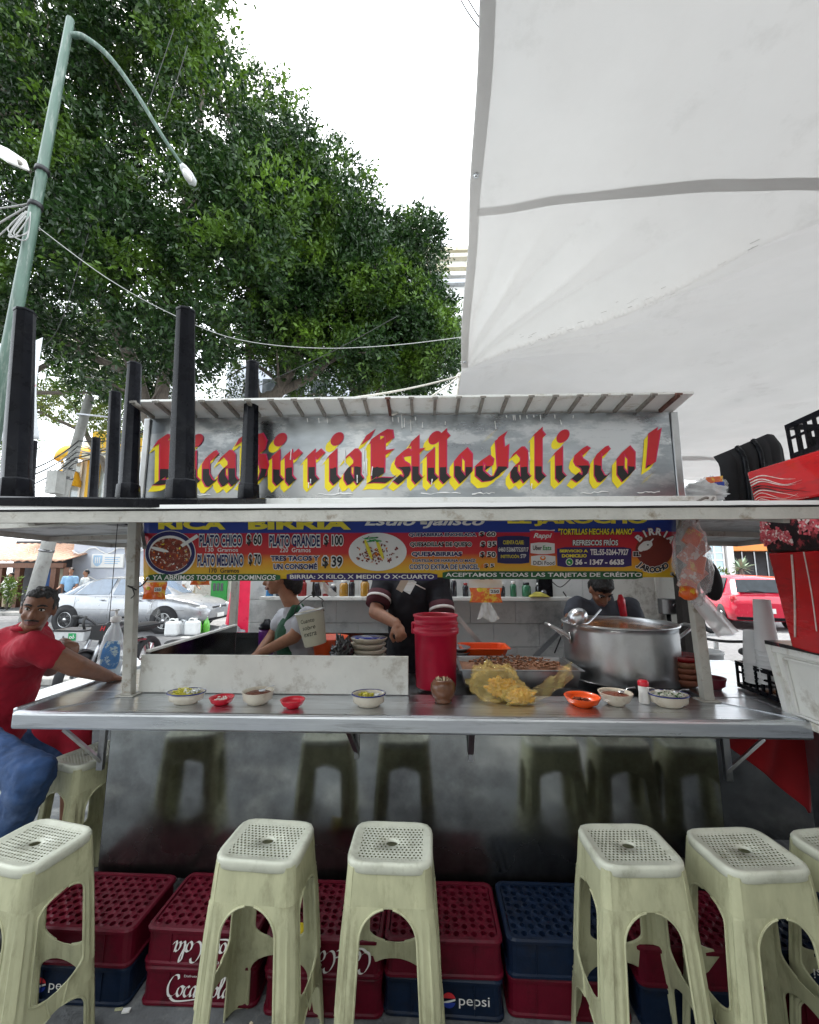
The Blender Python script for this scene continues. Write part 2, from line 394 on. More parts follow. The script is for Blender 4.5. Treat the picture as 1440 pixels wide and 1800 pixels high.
# body under the counter
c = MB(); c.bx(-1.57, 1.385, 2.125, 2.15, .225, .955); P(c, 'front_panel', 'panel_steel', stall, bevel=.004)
c = MB(); c.bx(-1.57, -1.545, 2.152, 3.5, .23, .952); c.bx(1.36, 1.385, 2.152, 3.5, .23, .952); P(c, 'side_panel', 'steel_dull', stall)
c = MB(); c.bx(-1.54, 1.35, 2.155, 3.5, .21, .25); P(c, 'underframe', 'black_metal', stall)
for X in (-1.5, 1.4):
    c = MB(); c.lathe([(.12,-.07),(.24,-.07),(.27,-.04),(.27,.04),(.24,.07),(.12,.07)], (X, 3.0, .272), 24, ring=True, rot=Matrix.Rotation(math.pi/2,3,'Y'))
    P(c, 'wheel', 'rubber', stall)
c = MB(); c.bx(-1.58, 1.47, 2.4, 3.5, .93, .955); P(c, 'worktop', 'steel_dull', stall)
# brackets below the counter
for x, y, x2 in ((-1.60,2.12,-1.74), (-.33,2.12,-.36), (.22,2.12,.22), (1.42,2.12,1.54)):
    c = MB()
    if abs(x) > 1: c.bar((x, y, .74), (x2, 2.04, .915), .03, .012); c.bar((x, y, .7), (x, y, .93), .03, .02)
    else: c.bar((x, y-.005, .8), (x2, 2.05, .915), .028, .01); c.bar((x, 2.115, .77), (x, 2.115, .93), .022, .01)
    P(c, 'bracket', 'steel_dull', stall)
# posts
def post(px0, py0, px1, py1, Y):
    a = at(px0, py0, Y); b = at(px1, py1, Y); c = MB(); c.bar(b, a, .052, .045, up=(0,1,0)); c.bx(b.x-.05, b.x+.05, Y-.04, Y+.04, CZ, CZ+.008)
    P(c, 'post', 'trim_paint', stall, bevel=.004)
post(238, 885, 226, 1224, 2.285); post(1199, 880, 1244, 1235, 2.3)
for X, Z in ((-1.6, 2.02), (1.47, 2.02)):
    c = MB(); c.bx(X-.025, X+.025, 3.45, 3.5, CZ-.02, 2.3); P(c, 'rear_post', 'trim_paint', stall)
# white splash panel at the front, dark side sheet of the pit
c = MB(); a = at(218, 1150, 2.34); b = at(718, 1226, 2.34)
c.bx(-1.585, b.x, 2.328, 2.35, CZ+.003, a.z); P(c, 'splash_panel', 'sheet_white', stall, bevel=.003)
c = MB(); zt = at(232, 1148, 2.38).z
c.bx(-1.58, -1.555, 2.36, 3.45, .96, zt+.01); c.bx(-1.583, -1.552, 2.36, 3.45, zt+.01, zt+.022, 1)
P(c, 'pit_side', ['steel_dark', 'white_paint'], stall)
c = MB(); c.bx(-1.55, .0, 3.43, 3.45, .96, 1.16); P(c, 'pit_back', 'steel_dark', stall)
# signboard
SY = 2.35
c = MB(); zb, zt = 2.085, 2.592
c.bx(-1.66, 1.44, SY, SY+.03, zb, zt); P(c, 'signboard', 'sign_steel', stall)
c = MB()
for X0, X1 in ((-1.70,-1.663), (1.443,1.485)):
    c = MB(); c.bx(X0, X1, SY-.012, SY+.06, zb, zt-.004); P(c, 'sign_frame', 'alu', stall, bevel=.004)
c = MB(); c.bx(-1.72, 1.62, SY-.06, SY+.07, zb-.05, zb-.003); P(c, 'sign_base', 'white_paint', stall, bevel=.004)
# side return panels of the sign box
c = MB(); c.bx(-1.69, -1.66, SY+.065, 2.75, 2.03, 2.56); c.bx(1.443, 1.473, SY+.065, 2.75, 2.03, 2.56); P(c, 'roof_side', 'alu', stall)
# roof: ribbed sheet that oversails the sign
rz0 = 2.597; q = at(1220, 692, 2.15); RXR, rz1 = q.x, q.z-.012; RXL = at(247, 706, 2.15).x
c = MB()
def rp(x, y):
    t = (y-2.36)/(2.15-2.36); return (x, y, rz0+.012+(rz1-rz0)*t if t > 0 else rz0+.012+t*.03)
vs = []
for (x, y) in ((RXL,2.15),(RXR,2.15),(1.485,2.36),(-1.70,2.36),(1.485,2.8),(-1.70,2.8)): vs.append(rp(x, y))
vs2 = [(x,y,z+.012) for x,y,z in vs]
c.add(vs+vs2, [(0,1,2,3),(3,2,4,5),(6,9,8,7),(9,11,10,8),(0,6,7,1),(1,7,8,2),(2,8,10,4),(4,10,11,5),(5,11,9,3),(3,9,6,0)])
P(c, 'roof_sheet', 'white_paint', stall)
for i in range(24):
    x = -1.655+i*.1325
    k = 1 if i in (11, 23) else 0
    c = MB(); c.bar((x, 2.355, rz0+.003), (x*.985, 2.142, rz1+.004), .016, .022, k); c.bar((x*.985, 2.142, rz1+.002), (x*.985, 2.137, rz1+.012), .03, .02, k)
    P(c, 'roof_rib', ['rib_metal', 'rust'], stall)
# awning over the counter
def aw(y): return 1.9+(y-1.5)*.18
c = MB()
vs = [(-2.3,1.5,aw(1.5)-.03),(1.5,1.5,aw(1.5)-.02),(1.5,2.29,aw(2.29)-.03),(-2.3,2.29,aw(2.29)-.03)]
vs += [(x,y,z+.022) for x,y,z in vs]
c.add(vs, [(0,1,2,3),(7,6,5,4),(0,4,5,1),(1,5,6,2),(2,6,7,3),(3,7,4,0)]); P(c, 'awning_sheet', 'soffit_paint', stall)
c = MB()
a0, a1 = at(0, 899, 1.49), at(1440, 890, 1.49); s0 = (a1.z-a0.z)/(a1.x-a0.x)
def fz(x): return a0.z+(x-a0.x)*s0
for x0, x1, m_, ya, yb, da, db in ((-2.3,1.52,0,1.478,1.498,-.045,-.004), (-2.3,1.52,1,1.472,1.5,.004,.019), (-2.3,1.52,2,1.481,1.499,-.0035,.0035)):
    N = 60; vs = []; fs = []
    for i in range(N+1):
        x = x0+(x1-x0)*i/N; wv = .0015*noise.noise((x*6,m_,0))+.0012*noise.noise((x*25,m_,4))
        for y, d in ((ya,da),(yb,da),(yb,db),(ya,db)): vs.append((x, y, fz(x)+d+wv))
    for i in range(N):
        for j in range(4): fs.append((i*4+j, i*4+(j+1)%4, (i+1)*4+(j+1)%4, (i+1)*4+j))
    fs += [(0,1,2,3), tuple(N*4+j for j in (3,2,1,0))]
    c.add(vs, fs, m_)
P(c, 'awning_edge', ['trim_paint', 'paint_drip', 'black_metal'], stall)
c = MB()
for x in (-1.5, 0, 1.3): c = MB(); c.bar((x,1.505,aw(1.5)-.045),(x,2.285,aw(2.285)-.045),.025,.025); P(c, 'awning_rafter', 'trim_paint', stall)
# side awnings
def side_aw(x0, x1, z0f, z0b, z1f, z1b, ya, yb):
    c = MB(); n = 8; vs = []; fs = []
    vs = [(x0,ya,z0f),(x1,ya,z1f),(x1,yb,z1b),(x0,yb,z0b)]; vs += [(x,y,z+.02) for x,y,z in vs]
    c.add(vs, [(0,1,2,3),(7,6,5,4),(0,4,5,1),(1,5,6,2),(2,6,7,3),(3,7,4,0)], 0)
    c.bar((x1,ya,z1f-.01),(x1,yb,z1b-.01),.03,.05,1); c.bar((x0,ya-.017,z0f-.005),(x1,ya-.017,z1f-.005),.03,.05,1); c.bar((x0,yb+.017,z0b-.01),(x1,yb+.017,z1b-.01),.03,.05,1)
    c.bar((x0,(ya+yb)/2,(z0f+z0b)/2-.02),(x1,(ya+yb)/2,(z1f+z1b)/2-.02),.03,.035,1)
    P(c, 'side_awning', ['soffit_paint', 'trim_paint'], stall)
side_aw(-1.66, -2.75, 1.975, 1.91, 1.93, 1.90, 2.32, 3.5)
side_aw(1.53, 2.62, 1.985, 1.93, 1.94, 1.90, 2.32, 3.5)
c = MB()
for a, b in (((-1.6,2.3,1.8),(-1.78,2.5,1.96)), ((1.5,2.33,1.8),(1.62,2.5,1.97))): c.bar(a, b, .018, .018)
P(c, 'awning_stay', 'rib_metal', stall)

# ---- painted lettering of the signboard (broad-nib blackletter)
E_ = {
 'i': [[(-.06,.84),(.1,1.0)],[(.1,1.0),(.1,.14)],[(.1,.14),(.27,.0),(.34,.06)]],
 'dot': [],
 'c': [[(.46,.86),(.34,.98),(.2,.94),(.06,.76),(.05,.22),(.2,.02),(.34,.0),(.5,.14)]],
 'a': [[(.04,.8),(.2,.98),(.34,.98),(.5,.84),(.5,.14),(.64,.0),(.7,.06)],[(.5,.62),(.22,.56),(.05,.38),(.05,.18),(.2,.0),(.34,.04),(.5,.2)]],
 'r': [[(-.06,.84),(.1,1.0)],[(.1,1.0),(.1,.14)],[(.1,.14),(.26,.0)],[(.1,.76),(.34,1.0),(.54,.86)]],
 's': [[(.54,.9),(.36,.98),(.16,.9),(.1,.7),(.2,.56),(.42,.46),(.5,.3),(.4,.08),(.24,.0),(.0,.12)]],
 't': [[(.0,1.2),(.14,1.42)],[(.14,1.42),(.14,.14)],[(.14,.14),(.3,.0),(.42,.1)],[(-.14,.92),(.42,.98)]],
 'l': [[(-.02,1.5),(.1,1.62)],[(.1,1.62),(.1,.14)],[(.1,.14),(.28,.0),(.36,.06)],[(.1,1.5),(.26,1.36)]],
 'o': [[(.3,.98),(.06,.76),(.05,.24),(.3,.0),(.54,.2),(.55,.76),(.3,.98)]],
 'R': [[(-.2,1.3),(-.02,1.55),(.2,1.5)],[(.02,1.5),(.0,.2)],[(.22,1.45),(.2,.25)],[(-.24,.06),(.0,.06),(.26,.1)],[(.22,1.4),(.5,1.45),(.56,1.1),(.24,.85)],[(.24,.85),(.5,.5),(.56,.12),(.72,.02)]],
 'B': [[(-.32,1.3),(-.18,1.56),(.1,1.5)],[(.0,1.45),(.0,.16)],[(.1,1.5),(.36,1.55),(.5,1.3),(.42,1.0),(.14,.86)],[(.14,.86),(.46,.86),(.56,.5),(.44,.14),(.16,.0),(-.2,.1)]],
 'E': [[(-.34,1.3),(-.16,1.62)],[(-.06,1.32),(.02,1.5),(.24,1.62),(.46,1.6),(.5,1.34)],[(.0,1.45),(.0,.14)],[(.2,1.4),(.18,.2)],[(.1,.92),(.52,.98)],[(-.16,.02),(.1,.06),(.5,.04),(.6,.14)]],
 'J': [[(.1,1.5),(.28,1.62)],[(.44,1.3),(.56,1.52)],[(.44,1.4),(.5,.5),(.3,.08),(-.02,.04),(-.26,.24),(-.26,.56),(-.06,.74),(.1,.6),(.06,.4)],[(.62,1.1),(.58,.3)]],
 '!': [[(.16,1.58),(.12,1.0),(.06,.42)],[(.3,1.56),(.2,1.0),(.1,.44)],[(.0,.08),(.1,.14)]],
}
SIGN = [('R',287),('i',335),('c',360),('a',388),('B',437),('i',482),('r',504),('r',544),('i',582),('a',609),('E',660),('s',697),('t',725),('i',754),('l',775),('o',803),
        ('J',856),('a',902),('l',943),('i',979),('s',1011),('c',1049),('o',1089),('!',1140)]
sy_, sx0_ = 53.5, 39.0       # x-height and em in picture units
lt = MB(); le = MB(); ly = MB()
for ch, x0 in SIGN:
    base = 846-(x0-700)*.012; sx_ = sx0_*(1.3 if ch in 'RBEJ!' else 1.0)
    def mk(dx, dy, Y):
        def fn(u, v, dz): 
            p = at(x0+u*sx_+dx, base-v*sy_+dy, SY-Y-dz); return p
        return fn
    st = E_[ch]
    wd = .35 if ch not in 'RBEJ!' else .29
    nib(lt, st, mk(0, 0, .006), wd, R_(33), 0, 0, .00012)
    nib(le, st, mk(0, 0, .0045), wd+.11, R_(33), 0, 0, .00006)
    for q in range(6): nib(ly, st, mk(-1.6*q-1, 2.2*q+1, .0015), wd+.02, R_(33), 0, q*.0003, .00002)
    if ch == 'i':
        for mbb, rr, d, Y in ((lt, 1.0, 0, .006), (le, 1.14, 0, .0045), (ly, 1.05, 1, .0018), (ly, 1.05, .5, .0023)):
            pts = [(.28+.26*rr*math.cos(a)*.95+.1*rr*math.sin(a), 1.42+.2*rr*math.sin(a)) for a in [2*math.pi*k/18 for k in range(18)]]
            fn = mk(-10*d, 12*d, Y); mbb.add([fn(u, v, 0) for u, v in pts], [tuple(range(18))])
sign_mesh = P(ly, 'letter_shadow', 'sign_yellow', stall); P(le, 'letter_outline', 'sign_edge', stall)
WL['signletters'] = Vector((0, 0, 2.17))
me = mesh_of(lt, 'lettering', 'sign_letter', Vector((0, 2.3, 2.17)))
o = bpy.data.objects.new('lettering', me); COL.objects.link(o); o.parent = stall; o.location = (0, 0, 2.17)
# drips and dabs of white paint on the sign
c = MB(); rnd = random.Random(3)
for px, py, ln in ((706,727,26),(711,735,16),(722,738,20),(743,742,10),(783,741,6),(870,740,14),(985,738,8),(512,790,18),(606,790,26),(641,812,30),(655,820,16),(628,835,14),(760,842,10),(546,842,8),(935,850,12),(930,795,14),(1008,730,5),(640,790,40),(645,806,30),(543,848,10),(596,857,8)):
    a = at(px, py, SY-.008); b = at(px-rnd.uniform(-2,2), py+ln, SY-.008); c.tube([a, a.lerp(b,.5), b], [.0035, .0022, .0042], 6)
for px in list(range(890, 960, 12))+[540,560,575,690,700,730,905,975]:
    a = at(px, 733-(px-700)*.014, SY-.007); b = at(px+1, 737+rnd.uniform(0,6)-(px-700)*.014, SY-.007); c.tube([a, b], [.0045,.002], 6)
for px, w_ in ((560,60),(740,70),(830,40),(1020,50),(1120,40),(320,50)):
    a = at(px, 869-(px-700)*.006, SY-.006); b = at(px+w_, 867-(px-700)*.006, SY-.006)
    pts = [a.lerp(b, k/8)+Vector((0,0,rnd.uniform(-.004,.006))) for k in range(9)]; c.tube(pts, [rnd.uniform(.001,.005) for _ in pts], 6)
P(c, 'paint_drips', 'paint_drip', stall)
# ---------------------------------------------------------------- menu banner
BY = 2.42
def banner_mat():
    m = M('banner_print', (.5,.02,.03), .38, var=.06, scale=3)
    n = m.node_tree.nodes; L = m.node_tree.links; b = n['Principled BSDF']
    tc = n.new('ShaderNodeTexCoord'); sp = n.new('ShaderNodeSeparateXYZ'); L.new(tc.outputs['Object'], sp.inputs[0])
    r = n.new('ShaderNodeValToRGB'); mr = n.new('ShaderNodeMapRange'); mr.inputs['From Min'].default_value = 0; mr.inputs['From Max'].default_value = .34
    L.new(sp.outputs['Z'], mr.inputs['Value']); L.new(mr.outputs['Result'], r.inputs['Fac'])
    e = r.color_ramp.elements
    e[0].position = .1; e[0].color = (.72,.46,.02,1); e[1].position = .33; e[1].color = (.75,.3,.02,1)
    for pp, cc in ((.45,(.6,.03,.03,1)), (.78,(.52,.015,.04,1)), (.805,(.5,.015,.05,1)), (.815,(.02,.05,.3,1))):
        q = e.new(pp); q.color = cc
    L.new(r.outputs['Color'], b.inputs['Base Color'])
banner_mat()
M('ink_navy', (.012,.012,.1), .4); M('ink_black', (.01,.01,.012), .4); M('ink_white', (.8,.8,.78), .45, var=.05); M('ink_yellow', (.8,.68,.05), .45)
M('ink_green', (.01,.1,.03), .4); M('ink_purple', (.03,.015,.13), .4); M('ink_brown', (.2,.03,.02), .45); M('ink_red', (.62,.02,.05), .4); M('ink_orange', (.8,.22,.02), .4)
M('ink_leaf', (.02,.3,.06), .4); M('stew', (.22,.03,.012), .35, var=.7, scale=40, dirt=(.6,.5,.38), dscale=45, dlo=.55, dhi=.62)
M('taco_meat', (.16,.035,.02), .5, var=.7, scale=50, dirt=(.7,.66,.6), dscale=40, dlo=.5, dhi=.58)
b0 = at(720, 1019, BY)
ban = T('menu_banner', 'long printed menu banner in red, yellow and blue hanging under the awning', 'banner', (0, BY, b0.z))
def bf(k):
    def fn(x, y):
        p = at(x, y+(.000035*(x-720)**2-4)*0, BY); wv = .006*math.sin(x*.021)+.004*math.sin(x*.05+y*.03)
        return Vector((p.x, BY+wv-k*.0012, p.z))
    return fn
c = MB(); f0 = bf(0)
def bl(u, v):
    x = 254+u*934; yb = 1021-u*6-3*math.sin(u*math.pi); yt = 893
    return f0(x, yt+(yb-yt)*v)
c.grid(bl, 80, 12); P(c, 'vinyl', 'banner_print', ban, solid=.001)
BM = ['ink_navy','ink_black','ink_white','ink_yellow','ink_green','ink_purple','ink_brown','ink_red','ink_orange','ink_leaf','stew','taco_meat']
NV, BK, WH, YE, GR, PU, BR, RE, OR_, LE, SW, TM = range(12)
c = MB()
def rrect(x0, y0, x1, y1, m, k, r=3):
    f = bf(k); pts = []
    for cx, cy, a0 in ((x1-r,y1-r,0),(x0+r,y1-r,90),(x0+r,y0+r,180),(x1-r,y0+r,270)):
        for a in (0,45,90): pts.append((cx+r*math.cos(R_(a0+a)), cy+r*math.sin(R_(a0+a))))
    # strips so that it follows the waves of the vinyl
    n = max(1, int((x1-x0)/12)); 
    for i in range(n):
        xa = x0+(x1-x0)*i/n; xb = x0+(x1-x0)*(i+1)/n; ea = r*.6 if i == 0 else 0; eb = r*.6 if i == n-1 else 0
        c.add([f(xa,y0+ea),f(xb,y0+eb),f(xb,y1-eb),f(xa,y1-ea)], [(0,1,2,3)], m)
def disc(cx, cy, rx, ry, m, k, rot=0, n=36, jag=0):
    f = bf(k); rn = random.Random(int(cx*7+cy)); vs = [f(cx, cy)]
    for j in range(n):
        a = 2*math.pi*j/n; q = 1+jag*rn.uniform(-1,1); x = rx*q*math.cos(a); y = ry*q*math.sin(a)
        vs.append(f(cx+x*math.cos(rot)-y*math.sin(rot), cy+x*math.sin(rot)+y*math.cos(rot)))
    c.add(vs, [(0, 1+j, 1+(j+1) % n) for j in range(n)], m)
def bt(s, x0, y0, x1, y1, m, halo=None, off=.025, ho=.085, sh=0, k=4):
    if halo is not None: text(c, s, bf(k-1), x0, y0, x1, y1, halo, off+ho, sh, ref=off)
    text(c, s, bf(k), x0, y0, x1, y1, m, off, sh)
S_ = lambda x: -(x-255)*.006      # the print climbs a little to the right
bt('RICA', 280, 912, 397, 931, YE, None, .05); bt('BIRRIA', 437, 911, 617, 931, YE, None, .05)
bt('Estilo  Jalisco', 641, 907, 852, 929, WH, None, .03, sh=.35)
bt('"EL JAROCHO"', 876, 904, 1152, 925, YE, None, .05)
bt('PLATO CHICO', 350, 940, 426, 960, NV, WH, .03); bt('$ 60', 434, 939, 460, 960, BK, WH, .03)
bt('130  Gramos', 361, 963, 419, 970, WH, None, .012)
bt('PLATO MEDIANO', 347, 975, 428, 995, NV, WH, .03); bt('$ 70', 437, 974, 459, 995, BK, WH, .03)
bt('170  Gramos', 368, 999, 420, 1007, BK, None, .012)
bt('PLATO GRANDE', 474, 941, 563, 961, NV, WH, .03); bt('$ 100', 570, 941, 603, 961, BK, WH, .03)
bt('220  Gramos', 493, 963, 547, 971, WH, None, .012)
bt('TRES TACOS Y', 477, 977, 561, 986, NV, WH, .04); bt('UN CONSOMÉ', 482, 989, 558, 1001, NV, WH, .04)
bt('$ 39', 567, 978, 602, 999, BK, WH, .03)
bt('QUESABIRRIA ENCHILADA', 719, 937, 837, 944, NV, WH, .04); bt('QUESADILLAS DE QUESO', 721, 953, 829, 962, BK, WH, .04)
bt('QUESABIRRIAS', 724, 970, 812, 979, NV, WH, .04); bt('TORTILLA DE HARINA O MAÍZ', 724, 982, 836, 988, NV, WH, .03); bt('COSTO EXTRA DE UNICEL', 720, 992, 842, 1001, NV, WH, .03)
bt('$ 60', 843, 935, 871, 944, BK, WH, .03); bt('$ 35', 845, 952, 872, 963, BK, WH, .03); bt('$ 50', 844, 970, 871, 981, BK, WH, .03); bt('$ 5', 851, 991, 868, 999, BK, WH, .03)
for i in range(4): disc(846+i*2.2, 995, .8, 5, OR_, 3, .5)
rrect(874, 942, 931, 991, NV, 2); bt('CUENTA CLABE:', 884, 950, 921, 957, YE, None, .02); bt('646015206877520717', 876, 962, 929, 970, WH, None, .02); bt('INSTITUCIÓN:', 880, 974, 913, 981, YE, None, .02); bt('STP', 915, 974, 925, 981, WH, None, .02)
rrect(932, 932, 975, 951, RE, 2); rrect(931, 931, 976, 932.5, WH, 3); bt('Rappi', 938, 937, 971, 948, WH, None, .03, sh=.3)
rrect(933, 953.5, 976, 974, WH, 2); bt('Uber', 937, 959, 953, 967, BK, None, .015); bt('Eats', 955, 959, 970, 967, LE, None, .015)
rrect(934, 976, 977, 995, WH, 2); disc(955, 981, 5, 4, OR_, 3); disc(955, 980, 2.6, 2, WH, 4); bt('DiDi Food', 938, 986, 975, 993, BK, None, .01)
bt('"TORTILLAS HECHAS A MANO"', 982, 929, 1114, 940, YE, BK, .03, .06, sh=.1); bt('REFRESCOS FRÍOS', 1007, 947, 1086, 959, WH, BK, .03, .06)
rrect(980, 962, 1109, 997, PU, 2, 4); bt('SERVICIO A', 984, 966, 1033, 971, YE, None, .05); bt('DOMICILIO', 988, 974, 1031, 980, YE, None, .05); bt('TEL:55-5264-7927', 1037, 965, 1104, 976, WH, None, .035)
disc(1001, 988, 6.5, 6.5, WH, 3); disc(1001, 988, 5.4, 5.4, LE, 4); disc(1000.4, 988.6, 2.4, 1.2, WH, 5, .8); bt('56 - 1347 - 6635', 1011, 983, 1096, 993, WH, None, .045)
rrect(262, 1009, 494, 1021, GR, 2, 4); bt('YA ABRIMOS TODOS LOS DOMINGOS', 270, 1010.8, 486, 1019.4, WH, None, .018, sh=.12)
rrect(505, 1007.5, 769, 1020, PU, 2, 4); bt('BIRRIA: X KILO, X MEDIO Ó X•CUARTO', 511, 1008.4, 763, 1018.6, WH, None, .022)
rrect(778, 1004, 1128, 1018, GR, 2, 4); bt('ACEPTAMOS TODAS LAS TARJETAS DE CRÉDITO', 783, 1005, 1126, 1016, WH, None, .02)
# printed dishes and round emblem
disc(300, 973, 43.5, 40, WH, 2); disc(300, 972, 42, 38, NV, 3); disc(300, 973, 36, 31.5, WH, 4); disc(300, 975, 34.5, 29, SW, 5)
rn = random.Random(5)
for i in range(46):
    a = rn.uniform(0, 6.28); r = rn.uniform(0, 1)**.5; disc(300+30*r*math.cos(a), 978+23*r*math.sin(a), rn.uniform(1,2.8), rn.uniform(.7,1.6), rn.choice([WH,OR_,BR,BR,YE]), 6+i*.05, rn.uniform(0,3), 7, .3)
f = bf(9)
c.add([f(318,958),f(322,962),f(350,944),f(346,939)], [(0,1,2,3)], WH); disc(283, 966, 16, 3, WH, 9, .25)
disc(664, 970, 51, 33.5, WH, 2); disc(664, 969, 44, 28, WH, 3)
for i in range(120):
    x = rn.gauss(660, 17); y = rn.gauss(975, 10)
    if ((x-662)/42)**2+((y-972)/26)**2 < 1: disc(x, y, rn.uniform(1.2,3.5), rn.uniform(.8,2), rn.choice([BR,BR,BR,WH,OR_,TM]), 4+i*.02, rn.uniform(0,3), 7, .35)
for x in (648, 668): disc(x, 966, 3, 19, YE, 7, -.35)
for i in range(10): disc(rn.uniform(640,690), rn.uniform(944,955), rn.uniform(3,8), 1.3, rn.choice([LE,GR,WH]), 7.2+i*.05, rn.uniform(-.7,.3), 8)
disc(1149, 968, 33, 29, BR, 2, 0, 30)
# white bull's head of the emblem, simplified
disc(1133, 960, 13, 7.5, WH, 3, -.35, 16, .12); disc(1125, 966, 5, 4, WH, 3.5, 0, 10, .1); disc(1137, 958, 1.6, 1.2, BK, 4); disc(1143, 951, 6, 1.4, WH, 3.6, -.8, 8)
def arc(s, cx, cy, r, a0, a1, h, m, k, halo=None):
    for i, ch in enumerate(s):
        a = R_(a0+(a1-a0)*i/max(1, len(s)-1)); ux, uy = -math.sin(a), math.cos(a)   # tangent
        px, py = cx+r*math.cos(a), cy+r*math.sin(a); sgn = 1 if a1 > a0 else -1; tx, ty = ux*sgn, uy*sgn; nx, ny = ty, -tx
        vs, fs = glyphs(ch, .05); xa = (min(v[0] for v in vs)+max(v[0] for v in vs))/2
        for mm, kk, of in ((halo, k-.5, .12), (m, k, .05)):
            if mm is None: continue
            v2, f2 = glyphs(ch, of); ff = bf(kk)
            c.add([ff(px+tx*(v[0]-xa)*h+nx*v[1]*h, py+ty*(v[0]-xa)*h+ny*v[1]*h) for v in v2], f2, mm)
arc('BIRRIA', 1149, 973, 33, 225, 318, 16, WH, 5, BR); arc('JAROCHO', 1147, 964, 42, 132, 55, 13, BK, 5, WH); bt('EL', 1112, 970, 1124, 978, BK, WH, .05)
P(c, 'lettering', BM, ban)
for px, py in ((260, 1017), (1182, 1009)):
    c = MB(); p = at(px, py, BY-.012); c.lathe([(.004,-.002),(.009,-.003),(.011,0),(.009,.003),(.004,.002)], p, 14, ring=True, rot=Matrix.Rotation(math.pi/2,3,'X')); P(c, 'eyelet', 'steel', ban)
c = MB(); p = at(260,1017,BY-.012); q = at(232,1032,2.26); c.tube(smooth_path([p, at(248,1030,2.36), q, at(225,1030,2.25), at(240,1037,2.25)]), .004, 6); c.tube(smooth_path([q, at(236,1045,2.25), at(230,1052,2.24)]), .003, 6)
P(c, 'tie_cord', 'cord_black', ban)
c = MB(); p = at(1182,1009,BY-.012); c.tube(smooth_path([p, at(1192,1016,2.36), at(1212,1005,2.27), at(1200,1000,2.26)]), .004, 6)
P(c, 'tie_cord', 'cord_black', ban)

# ---------------------------------------------------------------- upturned black tables on the awning
def table(name, label, legs, Yrange, loc):
    t = T(name, label, 'table', loc, 'upturned black plastic tables')
    return t
tb = table('upturned_table', 'black plastic table lying upside down on the awning, thick round legs pointing up', None, None, (-1.35, 1.9, 2.0))
LEG = [((27,876,1.62),(44,547,1.6)), ((319,879,1.62),(327,546,1.6)), ((225,877,2.2),(237,640,2.24)), ((437,878,2.2),(444,638,2.24))]
for (a, b) in LEG:
    A, B = at(*a), at(*b); d = (B-A).normalized(); c = MB()
    A2 = A-d*.02
    c.tube([A2, A+d*.004, A+d*.008, A+d*.075, A+d*.08, A+d*.082, A.lerp(B,.45), B-d*.012, B-d*.012, B, B], [.058,.06,.061,.058,.056,.050,.046,.037,.0395,.0395,.03], 8)
    P(c, 'leg', 'black_plastic', tb, bevel=.003)
A = [at(*l[0]) for l in LEG]
c = MB()
def tt(u, v):
    p = (A[0]*(1-u)+A[1]*u)*(1-v)+(A[2]*(1-u)+A[3]*u)*v; return p
def rim(e, dz, r=.16):
    pts = []
    for k in range(4):
        cu, cv = [(1+e-r,1+e-r),(-e+r,1+e-r),(-e+r,-e+r),(1+e-r,-e+r)][k]
        for a in (0,30,60,90): t = R_(k*90+a); vv = cv+r*math.sin(t); vv = vv-.12 if vv < .3 else vv; pts.append(tt(cu+r*math.cos(t), vv)+Vector((0,0,dz)))
    return pts
rs = [rim(.13,-.03), rim(.145,-.026), rim(.145,.004), rim(.13,.009), rim(.05,.003)]
k = len(rs[0]); vs = [p for r in rs for p in r]; fs = [(i*k+j, i*k+(j+1)%k, (i+1)*k+(j+1)%k, (i+1)*k+j) for i in range(4) for j in range(k)]
fs += [tuple(range(k-1,-1,-1)), tuple(4*k+j for j in range(k))]
c.add(vs, fs); P(c, 'table_top', 'black_plastic', tb)
tb2 = table('upturned_table', 'smaller black plastic table upside down farther back, seen behind the first table\'s legs', None, None, (-2.25, 2.8, 2.0))
L2 = [((197,884,2.42),(203,690,2.42)), ((20,900,2.75),(36,690,2.75)), ((163,905,3.35),(169,770,3.35)), ((48,910,3.4),(58,775,3.4))]
for (a, b) in L2:
    A_, B_ = at(*a), at(*b); d = (B_-A_).normalized(); c = MB()
    A_ = Vector((A_.x, A_.y, 1.965)); 
    c.tube([A_, A_.lerp(B_,.1), A_.lerp(B_,.1), B_-d*.01, B_-d*.01, B_], [.046,.045,.041,.033,.035,.035], 8); P(c, 'leg', 'black_plastic', tb2, bevel=.003)
c = MB(); c.prism([(x,y) for x,y in ((-.5,-.42),(.38,-.5),(.33,.62),(-.62,.62))], (-2.24,2.82,1.955), (1,0,0), (0,1,0), .02); P(c, 'table_top', 'black_plastic', tb2, bevel=.008)

# ---------------------------------------------------------------- big white tarpaulin
M('tarp', (.57,.57,.565), .6, var=.05, scale=1.3, dirt=(.42,.42,.41), dscale=2.3, dlo=.57, dhi=.85, transl=.13, bump=.10, bscale=9)
M('tarp_hem', (.60,.59,.58), .6, var=.05, scale=3, transl=.25)
M('tarp_dirt', (.28,.27,.26), .8, var=.2, scale=30, transl=.4)
tp = T('tarpaulin', 'huge white tarpaulin stretched overhead on the right, creased from its tied corner', 'tarpaulin', (3.5, 3, 3.3))
P0 = Vector((.335, 3.43, 0)); DR = Vector((1.70, -1.5, 0)).normalized()
CREASE = [(.0,-.10,.05,2.6),(.10,.07,.035,2.4),(.17,-.05,.03,1.8),(.30,.05,.05,1.2),(.46,-.04,.05,.9),(.62,.04,.06,.8),(.85,-.035,.06,.6),(-.14,.06,.05,1.6),(-.28,-.05,.05,1.3),(-.42,.05,.05,1.2),(-.56,-.045,.045,.9),(-.7,.04,.05,.7),(1.2,.03,.08,.5)]
